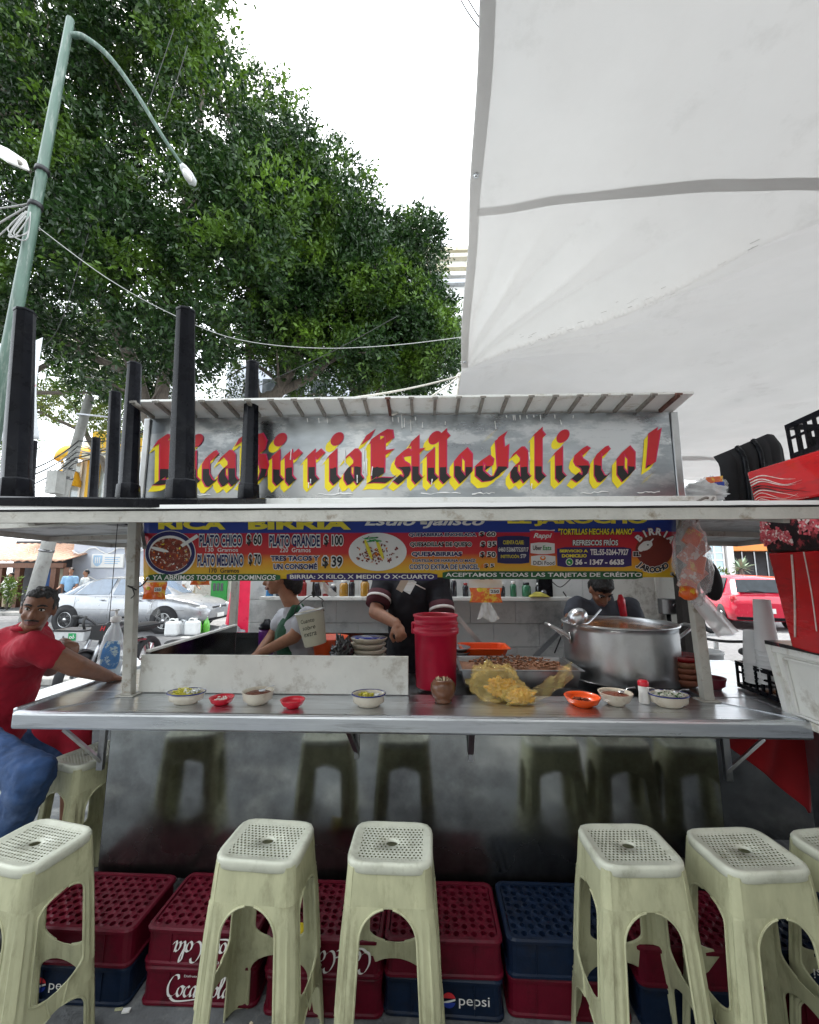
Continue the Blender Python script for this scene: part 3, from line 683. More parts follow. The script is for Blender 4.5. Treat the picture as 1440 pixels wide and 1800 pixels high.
def tz(x, y):
    p = Vector((x, y, 0))-P0; r = p.length; side = p.x*DR.y-p.y*DR.x; al = p.dot(DR)
    z = 3.40
    dl = abs(side)
    z += .26*(1-math.exp(-dl/.5))*max(0, min(1, (al+.35)/.6))
    z -= .04*math.exp(-r/.25)
    if r > .02:
        th = math.atan2(p.y, p.x)-math.atan2(DR.y, DR.x)
        kf = max(0, min(1, (y-1.95)/.7))
        for t0, am, wd_, fr in CREASE: z += kf*am*min(r, 1.3)*math.exp(-abs(th-t0)/wd_)*math.exp(-max(0, r-fr)/.8)
    z += .05*math.sin(x*.9+.6)*math.sin(y*.55) + .025*noise.noise((x*1.1, y*1.3, 0))+.018*noise.noise((x*3.5, y*3.1, 5))
    z += .010*math.sin(y*9+2*noise.noise((x,y,2)))*(1 if y > 3.4 else .3)
    return z
def tx0(y): return .335+(.0 if y > 3.43 else (3.43-y)*-.055)+.02*noise.noise((y*1.5,0,0))
def tsurf(dz, x0f, x1f, ya, yb):
    def fn(u, v):
        y = ya+(yb-ya)*v; xa = x0f(y); xb = x1f(y); x = xa+(xb-xa)*u; return (x, y, tz(x, y)+dz)
    return fn
def ymap(v): return -3.2+v*6.4 if v < .18 else (-2.048+(v-.18)/.66*6.25 if v < .84 else 4.202+(v-.84)/.16*5.2)
def sheet(u, v):
    y = ymap(v); x = tx0(y)+9.2*(.30*u+.70*u**3); return (x, y, tz(x, y))
c = MB(); c.grid(sheet, 230, 470); P(c, 'sheet', 'tarp', tp)
c = MB(); c.grid(tsurf(-.006, lambda y: tx0(y)+.002, lambda y: tx0(y)+.06+.003*math.sin(y*5), -3.2, 3.36), 4, 160); P(c, 'hem', 'tarp_hem', tp)
def seam(xa, ya, xb, yb, wd):
    c = MB(); d = Vector((xb-xa, yb-ya)); nrm = Vector((-d.y, d.x)).normalized()
    def fn(u, v):
        p = Vector((xa, ya))+d*u+nrm*(v-.5)*wd*(1+.12*math.sin(u*9)); return (p.x, p.y, tz(p.x, p.y)-.006)
    c.grid(fn, 80, 3); P(c, 'seam', 'tarp_hem', tp)
def tarp_pt(px, py):
    z = 3.45
    for _ in range(25): p = atz(px, py, z); z = .5*z+.5*tz(p.x, p.y)
    return p
pa = tarp_pt(838, 372); pb = tarp_pt(1440, 322); seam(pa.x, pa.y, pa.x+(pb.x-pa.x)*3.4, pa.y+(pb.y-pa.y)*3.4, .05)
pa = tarp_pt(1180, 803); pb = tarp_pt(1280, 808); seam(pa.x-2, pa.y, pb.x+1.5, pb.y, .3)
c = MB(); rn = random.Random(9)
for i in range(26):     # scuffs along the fold
    q = rn.uniform(.5, 2.4); p = P0+DR*q+Vector((-DR.y, DR.x, 0))*rn.gauss(-.03, .02); ln = rn.uniform(.01,.05)
    e = p+DR*ln; c.tube([(p.x,p.y,tz(p.x,p.y)-.002),(e.x,e.y,tz(e.x,e.y)-.002)], rn.uniform(.0005,.0013), 4)
P(c, 'scuffs', 'tarp_dirt', tp)
for px, py in ((837, 384), (816, 640)):
    c = MB(); p = atz(px, py, 3.41); c.lathe([(.006,-.003),(.012,-.004),(.015,0),(.012,.003),(.006,.003)], (tx0(p.y)+.03, p.y, tz(tx0(p.y)+.03, p.y)-.012), 14, ring=True); P(c, 'eyelet', 'steel', tp)
# ropes from the tied corner to the stall roof
kn = Vector((P0.x-.02, P0.y, tz(P0.x, P0.y)-.02))
r1 = at(608, 701, 2.5); r2 = at(690, 729, 2.3)
c = MB(); c.tube(sag(kn, r1, .02), .008, 6); c.tube(smooth_path([kn, kn+Vector((-.03,0,-.02)), kn+Vector((.01,.01,.03)), kn+Vector((.0,0,-.06)), kn+Vector((-.02,0,-.2))]), .009, 6)
S(c, 'rope', 'rope', 'white rope running from the tarpaulin corner left to the roof edge', 'rope', 'ropes holding the tarpaulin corner')
c = MB(); c.tube(sag(kn+Vector((0,.01,0)), r2, .03), .007, 6)
S(c, 'rope', 'rope', 'white rope dropping from the tarpaulin corner across the roof ribs', 'rope', 'ropes holding the tarpaulin corner')

# ---------------------------------------------------------------- plastic stools
def make_stool(name, label):
    SW_, SD_ = .145, .118; H = .70
    t = T(name, label, 'stool', (0,0,0), 'plastic stools along the counter')
    def wx(v): return SW_-.003+(.190-SW_)*(v**.9)
    def wy(v): return SD_-.003+(.168-SD_)*(v**.9)
    def side(kd, half, rows, e, mb):
        n = 12; vs = []; ed = []
        for v in rows:
            z = H-.018-v*(H-.018)
            for i in range(n+1):
                u = e(v)+(1-e(v))*i/n
                a = u*half
                X = wx(v); Y = wy(v); bul = .022+.02*v; q = max(0, (u-.72)/.28); ins = bul*(1-math.sqrt(max(0,1-q*q)))
                fl = (.007*math.exp(-((u-.88)/.04)**2)+.004*math.exp(-((u-.72)/.035)**2))*min(1, v/.3)      # moulded rib down the leg
                if kd == 0: p = (a*X, -(Y-ins+fl), z)
                elif kd == 1: p = (X-ins+fl, a*Y, z)
                elif kd == 2: p = (-a*X, Y-ins+fl, z)
                else: p = (-(X-ins+fl), -a*Y, z)
                vs.append(p)
                if i == 0 and e(v) > 0: ed.append(p)
        if len(ed) > 3: mb.tube(ed, .0042, 6)
        fs = [(j*(n+1)+i, j*(n+1)+i+1, (j+1)*(n+1)+i+1, (j+1)*(n+1)+i) for j in range(len(rows)-1) for i in range(n)]
        mb.add(vs, fs, 0, True)
    def e_arch(v, v0=.165, w0=.60):
        if v <= v0: return 0
        q = min(1, (v-v0)/.13); return (w0+.06*(v-v0))*math.sqrt(max(0, 1-(1-q)**2))
    def e_win(v):       # tall window, cross bar, low arch
        if v <= .17: return 0
        def box(a, b, r, w_):
            if v <= a or v >= b: return 0
            q = min(1, (v-a)/r, (b-v)/r); return w_*math.sqrt(max(0, 1-(1-q)**2))
        return max(box(.17,.62,.06,.60), box(.70,1.4,.10,.66))
    rows_a = [.0,.05,.1,.14,.16,.165,.167,.171,.177,.185,.195,.21,.225,.245,.265,.295,.35,.42,.5,.6,.7,.8,.9,1.0]
    rows_w = [.0,.05,.1,.14,.16,.17,.172,.176,.182,.19,.2,.215,.23,.25,.27,.3,.35,.4,.45,.5,.52,.54,.56,.575,.59,.6,.608,.615,.62,.66,.70,.702,.707,.715,.73,.75,.77,.79,.82,.9,1.0]
    ap = MB(); legs = [MB() for _ in range(4)]
    cfg = [(0,e_arch,rows_a,.16),(1,e_win,rows_w,.16),(2,e_win,rows_w,.16),(3,e_win,rows_w,.16)]
    for kd, e, rows, cut in cfg:
        for half in (1, -1):
            top = [r for r in rows if r <= cut+1e-6]; bot = [r for r in rows if r >= cut-1e-6]
            side(kd, half, top, e, ap)
            li = {(0,1):0,(1,-1):0,(1,1):1,(2,-1):1,(2,1):2,(3,-1):2,(3,1):3,(0,-1):3}[(kd, half)]
            side(kd, half, bot, e, legs[li])
    P(ap, 'apron', 'stool_body', t, solid=.0045, esplit=1)
    for m_ in legs: P(m_, 'leg', 'stool_body', t, solid=.0045, esplit=1)
    s = MB(); n = 40; pr = []
    def ring(sc_, z, sag_=0):
        out = []
        for j in range(n):
            a = 2*math.pi*j/n; ca, sa = math.cos(a), math.sin(a); q = (abs(ca)**5+abs(sa)**5)**(-1/5)
            bow = 1+.035*(1-min(abs(ca),abs(sa))**2*2)*0
            out.append((SW_*sc_*ca*q*(1+.03*sa*sa), SD_*sc_*sa*q*(1+.05*ca*ca), z))
        return out
    rings = [ring(1.0,H-.034), ring(1.022,H-.03), ring(1.022,H-.010), ring(1.0,H-.002), ring(.955,H), ring(.90,H-.001), ring(.86,H-.005), ring(.5,H-.007), ring(.12,H-.008), ring(.118,H-.013)]
    vs = [p for r in rings for p in r]; fs = [(i*n+j, i*n+(j+1)%n, (i+1)*n+(j+1)%n, (i+1)*n+j) for i in range(len(rings)-1) for j in range(n)]
    # round finger hole in the middle
    for i in (8, 9):
        for j in range(n):
            a = 2*math.pi*j/n; vs[i*n+j] = (.021*math.cos(a), .016*math.sin(a), rings[i][0][2])
    s.add(vs, fs, 0, True)
    P(s, 'seat', 'stool_seat', t)
    return t
stl = make_stool('plastic_stool', 'cream plastic stool left of centre, in front of the inverted script lettering crate')
def sp_(px, py): p = atz(px, py, .70); return (p.x, p.y, 0)
stl.location = sp_(471, 1474); stl.rotation_euler = (0, 0, R_(-4))
dup(stl, sp_(689, 1478), R_(-1), 'cream plastic stool at the middle of the counter')
dup(stl, sp_(1104, 1482), R_(2), 'cream plastic stool in front of the blue crates, right of centre')
dup(stl, sp_(1308, 1490), R_(5), 'cream plastic stool second from the right edge, before the dark panel end')
dup(stl, sp_(62, 1478), R_(-12), 'cream plastic stool nearest the seated man in red, cut by the left edge')
dup(stl, sp_(1500, 1490), R_(10), 'cream plastic stool cut off by the right edge of the view')
p = atz(163, 1322, .70); dup(stl, (p.x, p.y, 0), R_(70), 'yellowed plastic stool standing under the left end of the counter')

# ---------------------------------------------------------------- bottle crates
def script(s):
    """joined copperplate-like letters as pen paths, x-height 1"""
    G = {'C': ([(.9,1.55),(.75,1.9),(.3,1.8),(-.05,1.0),(.1,.2),(.5,-.02),(.95,.35)], .95), 'o': ([(.45,.95),(.15,.8),(.05,.3),(.3,0),(.55,.3),(.6,.75),(.4,.95),(.75,.8)], .72),
         'c': ([(.5,.8),(.35,.95),(.1,.6),(.1,.2),(.35,0),(.68,.35)], .66), 'a': ([(.5,.85),(.3,.95),(.06,.5),(.15,.05),(.45,.3),(.58,.95),(.5,.2),(.62,0),(.85,.3)], .84),
         '-': ([(.0,.5),(.3,.55)], .42), 'l': ([(0,.3),(.4,1.5),(.35,1.9),(.15,1.6),(.1,.3),(.25,0),(.5,.3)], .5)}
    x = 0; out = []
    for ch in s:
        pts, adv = G[ch]; out.append([(p.x+.18*p.y, p.y) for p in smooth_path([(x+a, b, 0) for a, b in pts], 5)]); x += adv
    out.append([(p.x, p.y) for p in smooth_path([(.4,-.05,0),(.9,-.35,0),(2.0,-.3,0),(3.4,-.1,0)], 6)])
    return out, x
def make_crate(kind):
    W, D, H = .452, .30, .128
    m = 'crate_red' if kind[0] == 'r' else 'crate_blue'
    t = T('bottle_crate', kind, 'crate', (0,0,0), 'bottle crates stacked under the counter')
    c = MB(); rr = .03
    def ring(w, d, z, r=rr):
        out = []
        for k, (cx, cy) in enumerate(((w/2-r,d/2-r),(-w/2+r,d/2-r),(-w/2+r,-d/2+r),(w/2-r,-d/2+r))):
            for a in (0,30,60,90): q = R_(k*90+a); out.append((cx+r*math.cos(q), cy+r*math.sin(q), z))
        return out
    rs = [ring(W+.012,D+.012,0), ring(W+.012,D+.012,.008), ring(W,D,.012), ring(W-.006,D-.006,H-.02), ring(W+.006,D+.006,H-.017), ring(W+.008,D+.008,H-.006), ring(W-.004,D-.004,H), ring(W-.024,D-.024,H), ring(W-.028,D-.028,H-.006)]
    k = len(rs[0]); c.add([p for r in rs for p in r], [(i*k+j, i*k+(j+1)%k, (i+1)*k+(j+1)%k, (i+1)*k+j) for i in range(len(rs)-1) for j in range(k)], 0)
    for x in (-.12, .12): c.bx(x-.002, x+.002, -D/2-.0025, -D/2+.004, .012, H-.02)
    P(c, 'shell', m, t)
    c = MB(); nx, ny = 12, 8; cw, cdp = (W-.034)/nx, (D-.034)/ny; z = H-.005
    for i in range(nx):
        for j in range(ny):
            cx = -W/2+.017+(i+.5)*cw; cy = -D/2+.017+(j+.5)*cdp; big = (i % 2 == 0)
            r = .37*min(cw, cdp) if (i+j) % 2 else .30*min(cw, cdp); vs = []
            dz = .004 if (i+j) % 2 == 0 else 0
            for q in range(8):
                a = math.pi/4*q+math.pi/8; vs.append((cx+r*math.cos(a), cy+r*math.sin(a), z+dz))
            sq = [(1,.41),(.41,1),(-.41,1),(-1,.41),(-1,-.41),(-.41,-1),(.41,-1),(1,-.41)]
            for a, b in sq: vs.append((cx+(a if abs(a)==1 else a*2.44 if 0 else a)*cw/2, cy+b*cdp/2, z))
            for a, b in sq: pass
            vs += [(cx+r*math.cos(math.pi/4*q+math.pi/8), cy+r*math.sin(math.pi/4*q+math.pi/8), z-.02) for q in range(8)]
            vs += [(cx+cw/2,cy+cdp/2,z),(cx-cw/2,cy+cdp/2,z),(cx-cw/2,cy-cdp/2,z),(cx+cw/2,cy-cdp/2,z)]
            fs = [(q, (q+1)%8, 8+(q+1)%8, 8+q) for q in range(8)]+[(16+q, 16+(q+1)%8, (q+1)%8, q) for q in range(8)]
            fs += [(8,9,24),(10,11,25),(12,13,26),(14,15,27)]
            c.add(vs, fs)
    P(c, 'base_grid', m, t)
    return t, (W, D, H)
def logo(t, dims, kind, inv, X=0):
    W, D, H = dims; c = MB(); Yf = -D/2-.002; sg = -1 if inv else 1; zc = H*.46
    if kind == 'script':
        st, ln = script('Coca-Cola'); s = .25/ln
        nib(c, st, lambda u, v, dz: (X+sg*(u-ln/2)*s*1.0, Yf-.0004-dz, zc+sg*(v-.75)*s*1.0), .27, R_(35), 0, 0, .00001)
        text(c, 'Disfruta', lambda x, y: (X+sg*(x), Yf-.0006, zc-sg*y), -.06, -.045, -.01, -.037, 0, .0)
    else:
        text(c, 'pepsi', lambda x, y: (X+sg*x, Yf-.0004, zc-sg*y), -.03, -.017, .085, .024, 0, .0)
        for a0, a1, m_ in ((15,165,1),(195,345,2)):
            pts = [(.026*math.cos(R_(a0+(a1-a0)*q/12)), .026*math.sin(R_(a0+(a1-a0)*q/12))) for q in range(13)]
            c.add([(X+sg*(-.068+x), Yf-.0004, zc+sg*y) for x, y in pts], [tuple(range(13))], m_)
        for q in range(2):
            pts = [(-.025+.05*k/8, .003+.005*math.sin(k*.8)+(.006 if q else 0)) for k in range(9)]
        c.add([(X+sg*(-.068+a), Yf-.0005, zc+sg*b) for a, b in ((-.025,-.006),(.0,.0),(.025,.006),(.025,.0),(.0,-.008),(-.025,-.01))], [tuple(range(6))], 0)
    o = P(c, 'lettering', ['print_white','print_red','print_blue'], t); return o
CX = [-1.385,-.885,-.395,.068,.545,1.03,1.52]
LO = ['blue','red','red','blue','red','blue','red']; UPR = ['red','red','red','red','blue','red','blue']
pos = ['under the left end of the panel','second stack from the left','third stack, between the two middle stools','middle stack just right of the centre stool','fifth stack from the left, left of the cream stool','sixth stack, behind the cream stools','last stack at the right']
protos = {}
for k in ('red', 'blue'): protos[k], dims = make_crate(k)
used = set()
for i, x in enumerate(CX):
    yy = 1.945+.012*math.sin(i*2.1)
    for lev, ck in ((0, LO[i]), (1, UPR[i])):
        rz = R_(random.uniform(-1.6, 1.6)); z = lev*.132+.004
        inv = lev == 1
        lg = {(0,0):'pepsi',(1,0):'script',(1,1):'script',(2,1):'script',(3,0):'pepsi',(4,1):'pepsi',(6,1):'pepsi'}.get((i, lev))
        lab = ('dark red' if ck == 'red' else 'navy blue')+' bottle crate, '+('top' if lev else 'bottom')+' one of the '+pos[i]
        lab = ' '.join(lab.split()[:16])
        if ck not in used: t = protos[ck]; used.add(ck); t.location = (x, yy, z); t.rotation_euler = (0,0,rz)
        else:
            t = protos[ck].copy(); COL.objects.link(t); t.location = (x, yy, z); t.rotation_euler = (0,0,rz)
            for ch in list(protos[ck].children):
                if ch.name.startswith('lettering'): continue
                d = ch.copy(); COL.objects.link(d); d.parent = t
            WL[t.name] = Vector((0,0,0))
        t['label'] = lab
        if lg: logo(t, dims, lg, inv, {(0,0):-.06,(1,1):.02,(1,0):.0,(2,1):.06,(3,0):.09,(4,1):.12}.get((i,lev), 0))
c = MB(); 
for px, py, w_ in ((524,1640,.05),(530,1668,.04)):
    p = at(px, py, 1.785); c.box(p, (w_, .004, .07), Matrix.Rotation(.1,3,'Y'))
S(c, 'sticker', 'print_yellow', 'torn yellow sticker on the front of a red crate', 'sticker')
# ---------------------------------------------------------------- inner wall behind the cooks
M('block_wall', (.62,.63,.62), .6, var=.08, scale=4, dirt=(.3,.31,.31), dscale=3, bump=.25, bscale=12)
M('wall_panel', (.68,.67,.62), .5, var=.06, scale=3, dirt=(.3,.27,.22), dscale=8)
M('dark_wood', (.035,.03,.028), .7, var=.4, scale=15, stretch=(6,6,1))
wl = T('block_wall', 'grey painted block wall behind the cooks, with a narrow shelf', 'wall', (0, 3.75, 0))
c = MB(); rn = random.Random(4)
xw0 = at(436, 1100, 3.75).x; xw1 = at(1052, 1100, 3.75).x; xw2 = at(1196, 1100, 3.75).x
for r in range(12):
    z0 = r*.2; x = xw0
    off = .2 if r % 2 else 0
    while x < xw1-.01:
        x2 = min(x+.4-(off if x == xw0 else 0), xw1)
        if z0 < 2.3: c.bx(x+.001, x2-.001, 3.75+rn.uniform(0,.003), 3.86, z0+.001, z0+.198)
        x = x2
P(c, 'blocks', 'block_wall', wl, bevel=.004)
c = MB(); c.bx(xw0+.003, xw2-.01, 3.77, 3.85, 0, 2.38); P(c, 'mortar', 'block_wall', wl)
c = MB(); c.bx(xw1+.003, xw2, 3.735, 3.80, .6, 2.36); c.bx(xw1+.0, xw1+.03, 3.725, 3.733, .6, 2.3); c.bx(xw2-.2, xw2-.17, 3.725, 3.733, .6, 2.3); P(c, 'door_panel', 'wall_panel', wl, bevel=.004)
sh0, sh1 = at(462, 1050, 3.68), at(1002, 1044, 3.68)
c = MB(); c.bx(sh0.x, sh1.x, 3.60, 3.748, sh0.z-.02, sh0.z+.012); P(c, 'shelf', 'white_paint', wl, bevel=.004)
c = MB(); a = at(1198, 1025, 3.6); b = at(1212, 1160, 3.6); c.bar(b-Vector((0,0,.5)), a+Vector((0,0,.4)), .09, .08, up=(0,1,0))
S(c, 'timber_post', 'dark_wood', 'dark weathered timber post at the right end of the inner wall', 'post', bevel=.005)
JC = [('jar_red',(.25,.02,.02)),('jar_green',(.03,.14,.07)),('jar_amber',(.35,.18,.02)),('jar_dark',(.02,.02,.025)),('jar_blue',(.03,.18,.4))]
for n_, cc in JC: M(n_, cc, .2, var=.15, coat=.4)
rn = random.Random(11); x = sh0.x+.03; i = 0
WD = ['red','green','amber','black','blue']
while x < sh1.x-.3:
    r = rn.uniform(.026,.042); h = rn.uniform(.10,.17); k = 4 if i == 0 else rn.choice([0,1,2,3,3])
    t = T('jar', '%s jar on the inner wall shelf, partly hidden by the banner' % WD[k], 'jar', (x+r, 3.67, sh0.z+.013), 'jars along the inner wall shelf')
    c = MB(); c.lathe([(r*.96,0),(r,.006),(r,h*.72),(r*.7,h*.84),(r*.62,h*.86)], (x+r,3.67,sh0.z+.013), 14); P(c, 'glass', JC[k][0], t)
    c = MB(); c.lathe([(r*.68,h*.86),(r*.7,h*.87),(r*.7,h),(r*.6,h+.004)], (x+r,3.67,sh0.z+.013), 14); P(c, 'lid', rn.choice(['jar_dark','white_paint','jar_red']), t)
    x += 2*r+rn.uniform(.004,.05); i += 1
# electric box, rods, cables
e = at(1178, 1066, 3.68); t = T('electric_box', 'grey electric switch box fixed on the pale door panel', 'electric box', e)
c = MB(); c.bx(e.x-.075, e.x+.075, 3.66, 3.733, e.z-.065, e.z+.065); P(c, 'case', 'steel_dull', t, bevel=.006)
c = MB(); c.lathe([(.018,0),(.018,.02),(.012,.024)], (e.x+.02, 3.66, e.z+.01), 12, rot=Matrix.Rotation(math.pi/2,3,'X')); P(c, 'knob', 'steel_dark', t)
c = MB(); c.tube([(e.x,3.71,e.z-.065),(e.x+.01,3.71,e.z-.5)], .018, 8); P(c, 'conduit', 'black_metal', t)
for i, (p0, p1, Y0, Y1, lab) in enumerate((((786,1062),(868,1160),3.45,3.4,'left'),((1000,1095),(925,1170),3.2,3.1,'right'))):
    c = MB(); c.bar(at(*p0,Y0), at(*p1,Y1), .035, .012, up=(0,1,0)); S(c, 'brace_bar', 'steel_dull' if i else 'alu', ['thin pale bar leaning on the block wall behind the red bucket', 'flat grey bar leaning between the meat tray and the big pot'][i], 'bar', 'bars leaning on the inner wall')
c = MB(); c.tube(smooth_path([at(990,1040,3.7), at(1004,1065,3.7), at(998,1090,3.7), at(975,1148,3.6)]), .006, 6); c.tube(smooth_path([at(968,1020,3.7),at(985,1032,3.7),at(1003,1018,3.7)]), .004, 6)
S(c, 'cable', 'cable', 'black cable hanging down the block wall beside the big pot', 'cable')
e = at(957, 1022, 3.66); t = T('radio', 'small black box radio on the shelf above the orange tray', 'radio', e)
c = MB(); c.bx(e.x-.06,e.x+.06,3.62,3.7,sh0.z+.013,e.z+.03); P(c, 'case', 'black_plastic', t, bevel=.006)
c = MB(); c.lathe([(.0,-.006),(.02,-.006),(.024,0)], (e.x-.02,3.62,sh0.z+.05), 14, rot=Matrix.Rotation(math.pi/2,3,'X')); c.tube([(e.x+.05,3.68,e.z+.03),(e.x+.09,3.68,e.z+.2)], .002, 5); P(c, 'speaker', 'steel_dark', t)
M('cloth_yellow', (.45,.4,.08), .9, var=.3, scale=20)
c = MB(); e = at(947,1041,3.62)
c.grid(lambda u, v: (e.x+(u-.5)*.17, 3.62+(v-.5)*.1, sh0.z+.016+.035*max(0,1-((u-.5)*2)**2)*(1-((v-.5)*2)**2)+.012*abs(noise.noise((u*5,v*5,1)))), 14, 10)
S(c, 'cloth', 'cloth_yellow', 'crumpled yellow cloth lying on the shelf near the black radio', 'cloth', solid=.004)

# ---------------------------------------------------------------- things on the counter
M('ceramic', (.58,.53,.43), .3, var=.08, scale=14, dirt=(.4,.33,.24), dscale=12, coat=.3)
M('glaze_blue', (.012,.02,.16), .15, var=.3, scale=20, coat=.5)
M('glaze_pattern', (.015,.03,.3), .15, var=.1, scale=10, dirt=(.75,.76,.78), dscale=14, dlo=.5, dhi=.52, coat=.5)
M('red_plastic', (.58,.012,.03), .3, var=.1, coat=.2); M('orange_plastic', (.8,.09,.01), .35, var=.1, coat=.1)
M('bucket_red', (.48,.008,.04), .38, var=.12, scale=8, dirt=(.3,.006,.02), dscale=5)
M('salsa', (.14,.03,.01), .4, var=.5, scale=40, bump=.4, bscale=60); M('lime', (.55,.5,.04), .5, var=.4, scale=30, dirt=(.75,.72,.6), dscale=30); M('onion', (.75,.76,.68), .5, var=.15, scale=30)
M('herb', (.06,.16,.03), .6, var=.4, scale=40); M('wood_dark', (.12,.045,.018), .35, var=.45, scale=7, stretch=(3,3,1), coat=.3)
M('pick', (.7,.6,.42), .7); M('clay', (.2,.07,.04), .5, var=.3, scale=12, dirt=(.35,.22,.13)); M('clay_red', (.25,.012,.015), .25, coat=.5); M('burgundy', (.12,.008,.02), .35)
M('meat', (.22,.1,.05), .6, var=.7, scale=30, bump=.6, bscale=40); M('broth', (.34,.13,.03), .25, var=.6, scale=9, dirt=(.16,.05,.012), dscale=7, coat=.3)
M('skin', (.3,.145,.085), .5, var=.15, scale=25, sss=.1, bump=.05, bscale=160); M('skin_dark', (.2,.088,.05), .5, var=.18, scale=25, sss=.08, bump=.05, bscale=160)
def bowl_prof(r, h, foot=.5, rimw=.006):
    return [(0,.004),(r*foot*.9,.004),(r*foot,0),(r*foot,.006),(r*(foot+.28),h*.35),(r*.93,h*.75),(r,h),(r+.001,h+.002),(r-rimw,h+.001),(r*.9-rimw*.6,h*.72),(r*(foot+.2),h*.38),(r*foot*.7,.014),(0,.012)]
def fill(mb, c0, r, z, sx, sy, m=0, dome=.01, n=26, jag=.5):
    c0 = Vector(c0)
    def fn(u, v):
        a = 2*math.pi*u; q = v; return (c0.x+r*q*math.cos(a)*sx, c0.y+r*q*math.sin(a)*sy, c0.z+z+dome*(1-q*q)+.006*jag*noise.noise((q*math.cos(a)*5+c0.x*9, q*math.sin(a)*5, c0.y)))
    mb.grid(fn, n, 6, m)
def bits(mb, c0, r, z, sx, sy, n, size, m, rn, curl=0):
    for _ in range(n):
        a = rn.uniform(0,6.28); q = r*rn.uniform(0,1)**.5; p = Vector(c0)+Vector((q*math.cos(a)*sx, q*math.sin(a)*sy, z+rn.uniform(0,.012)))
        rot = Matrix.Rotation(rn.uniform(0,6),3,'Z') @ Matrix.Rotation(rn.uniform(-.6,.6),3,'X')
        if curl: mb.tube([p+rot@Vector((size*2*math.cos(k*.6)-size*2, size*1.4*math.sin(k*.6), 0)) for k in range(5)], size*.3, 5, m)
        else: mb.box(p, (size*rn.uniform(.6,1.6), size*rn.uniform(.5,1), size*rn.uniform(.3,.8)), rot, m)
def bowl(px, py, wpx, hgt, mat, label, sx=1, sy=1, foot=.5, fillm=None, fillz=.7, rim=None, extra=None, group='bowls of relish along the counter', inner=None, z=CZ, rot=0):
    p = atz(px, py, z+.001); wd = wpx/720*(ray(px,py)*(p.y/ray(px,py).y)).dot(FW)/2; p = Vector((p.x, p.y+wd*sy*foot, z+.001)); r = wd/sx
    t = T('bowl', label, 'bowl', p, group); rn = random.Random(int(px))
    c = MB(); rm = Matrix.Rotation(rot,3,'Z')
    c.lathe(bowl_prof(r, hgt, foot), p, 32, sx, sy); P(c, 'shell', mat, t)
    if rim:
        c = MB(); c.tube([p+Vector((r*sx*math.cos(a), r*sy*math.sin(a), hgt+.001)) for a in [2*math.pi*k/32 for k in range(32)]], .0038, 6, closed=True); P(c, 'rim', rim, t)
    if inner:
        c = MB(); c.lathe([(r*foot*.7,.016),(r*(foot+.19),h_(hgt,.4)),(r*.9-.006,h_(hgt,.73)),(r-.009,hgt)], p, 32, sx, sy); P(c, 'glaze', inner, t)
    if fillm:
        c = MB(); q = fillz; fill(c, p, r*(.80 if q > .6 else .68), hgt*q, sx, sy); P(c, 'filling', fillm, t)
    return t, p, r
def h_(a, b): return a*b
def spoon(a, b, label, mat='steel', r=.004):
    t = T('spoon', label, 'spoon', a, 'spoons in the relish bowls'); a, b = Vector(a), Vector(b)
    c = MB(); c.tube([a, a.lerp(b,.5)+Vector((0,0,.006)), b], [r*.8, r*.7, r*1.3], 6, sq=.5); P(c, 'handle', mat, t)
    c = MB(); c.ball(a, (.018,.013,.007), 12); P(c, 'spoon_bowl', mat, t)
t, p, r = bowl(318, 1240, 66, .052, 'ceramic', 'oval cream bowl of chopped lime and onion, leftmost on the counter', 1.0, .72, .62, 'lime', .85, 'glaze_blue')
c = MB(); rn = random.Random(1); bits(c, p+Vector((-.02,0,0)), r*.5, .05, 1, .7, 40, .012, 0, rn); P(c, 'lime_wedges', 'lime', t); c = MB(); bits(c, p+Vector((.03,.0,0)), r*.42, .052, 1, .7, 60, .009, 0, rn); P(c, 'onion', 'onion', t)
spoon(p+Vector((.05,0,.06)), p+Vector((.10,.0,.068)), 'steel spoon resting in the oval bowl of lime and onion')
t, p, r = bowl(384, 1241, 42, .032, 'red_plastic', 'small red plastic bowl with a little chopped onion', 1, 1, .55, 'red_plastic', .4, group='small red plastic bowls')
c = MB(); bits(c, p, r*.5, .018, 1, 1, 40, .008, 0, rn); P(c, 'onion', 'onion', t)
t, p, r = bowl(446, 1241, 56, .058, 'ceramic', 'round cream bowl of dark red salsa with a spoon, beside the two small red bowls', 1, 1, .62, 'salsa', .8)
spoon(p+Vector((.02,0,.06)), p+Vector((.085,-.01,.088)), 'steel spoon standing in the salsa bowl between the small red bowls')
bowl(511, 1247, 43, .036, 'red_plastic', 'empty small red plastic bowl before the white splash panel', 1, 1, .5, None, group='small red plastic bowls')
t, p, r = bowl(646, 1245, 60, .056, 'ceramic', 'oval cream bowl with blue glazed inside and lime pieces', 1, .8, .66, 'glaze_pattern', .55, 'glaze_blue')
c = MB(); bits(c, p+Vector((-.02,0,0)), r*.45, .042, 1, .7, 26, .014, 0, rn); P(c, 'lime_wedges', 'lime', t)
spoon(p+Vector((.04,0,.05)), p+Vector((.088,.0,.066)), 'steel spoon resting in the blue glazed lime bowl')
t, p, r = bowl(1031, 1245, 62, .042, 'orange_plastic', 'bright orange plastic bowl with some dark chillies', 1, 1, .55, None)
c = MB(); bits(c, p, r*.5, .014, 1, 1, 40, .011, 0, rn); P(c, 'chillies', 'salsa', t)
t, p, r = bowl(1090, 1243, 58, .058, 'ceramic', 'round cream bowl of orange salsa left of the salt shaker', 1, 1, .5, 'salsa', .78)
spoon(p+Vector((.03,0,.06)), p+Vector((.10,.0,.085)), 'steel spoon reaching from the orange salsa bowl towards the salt shaker')
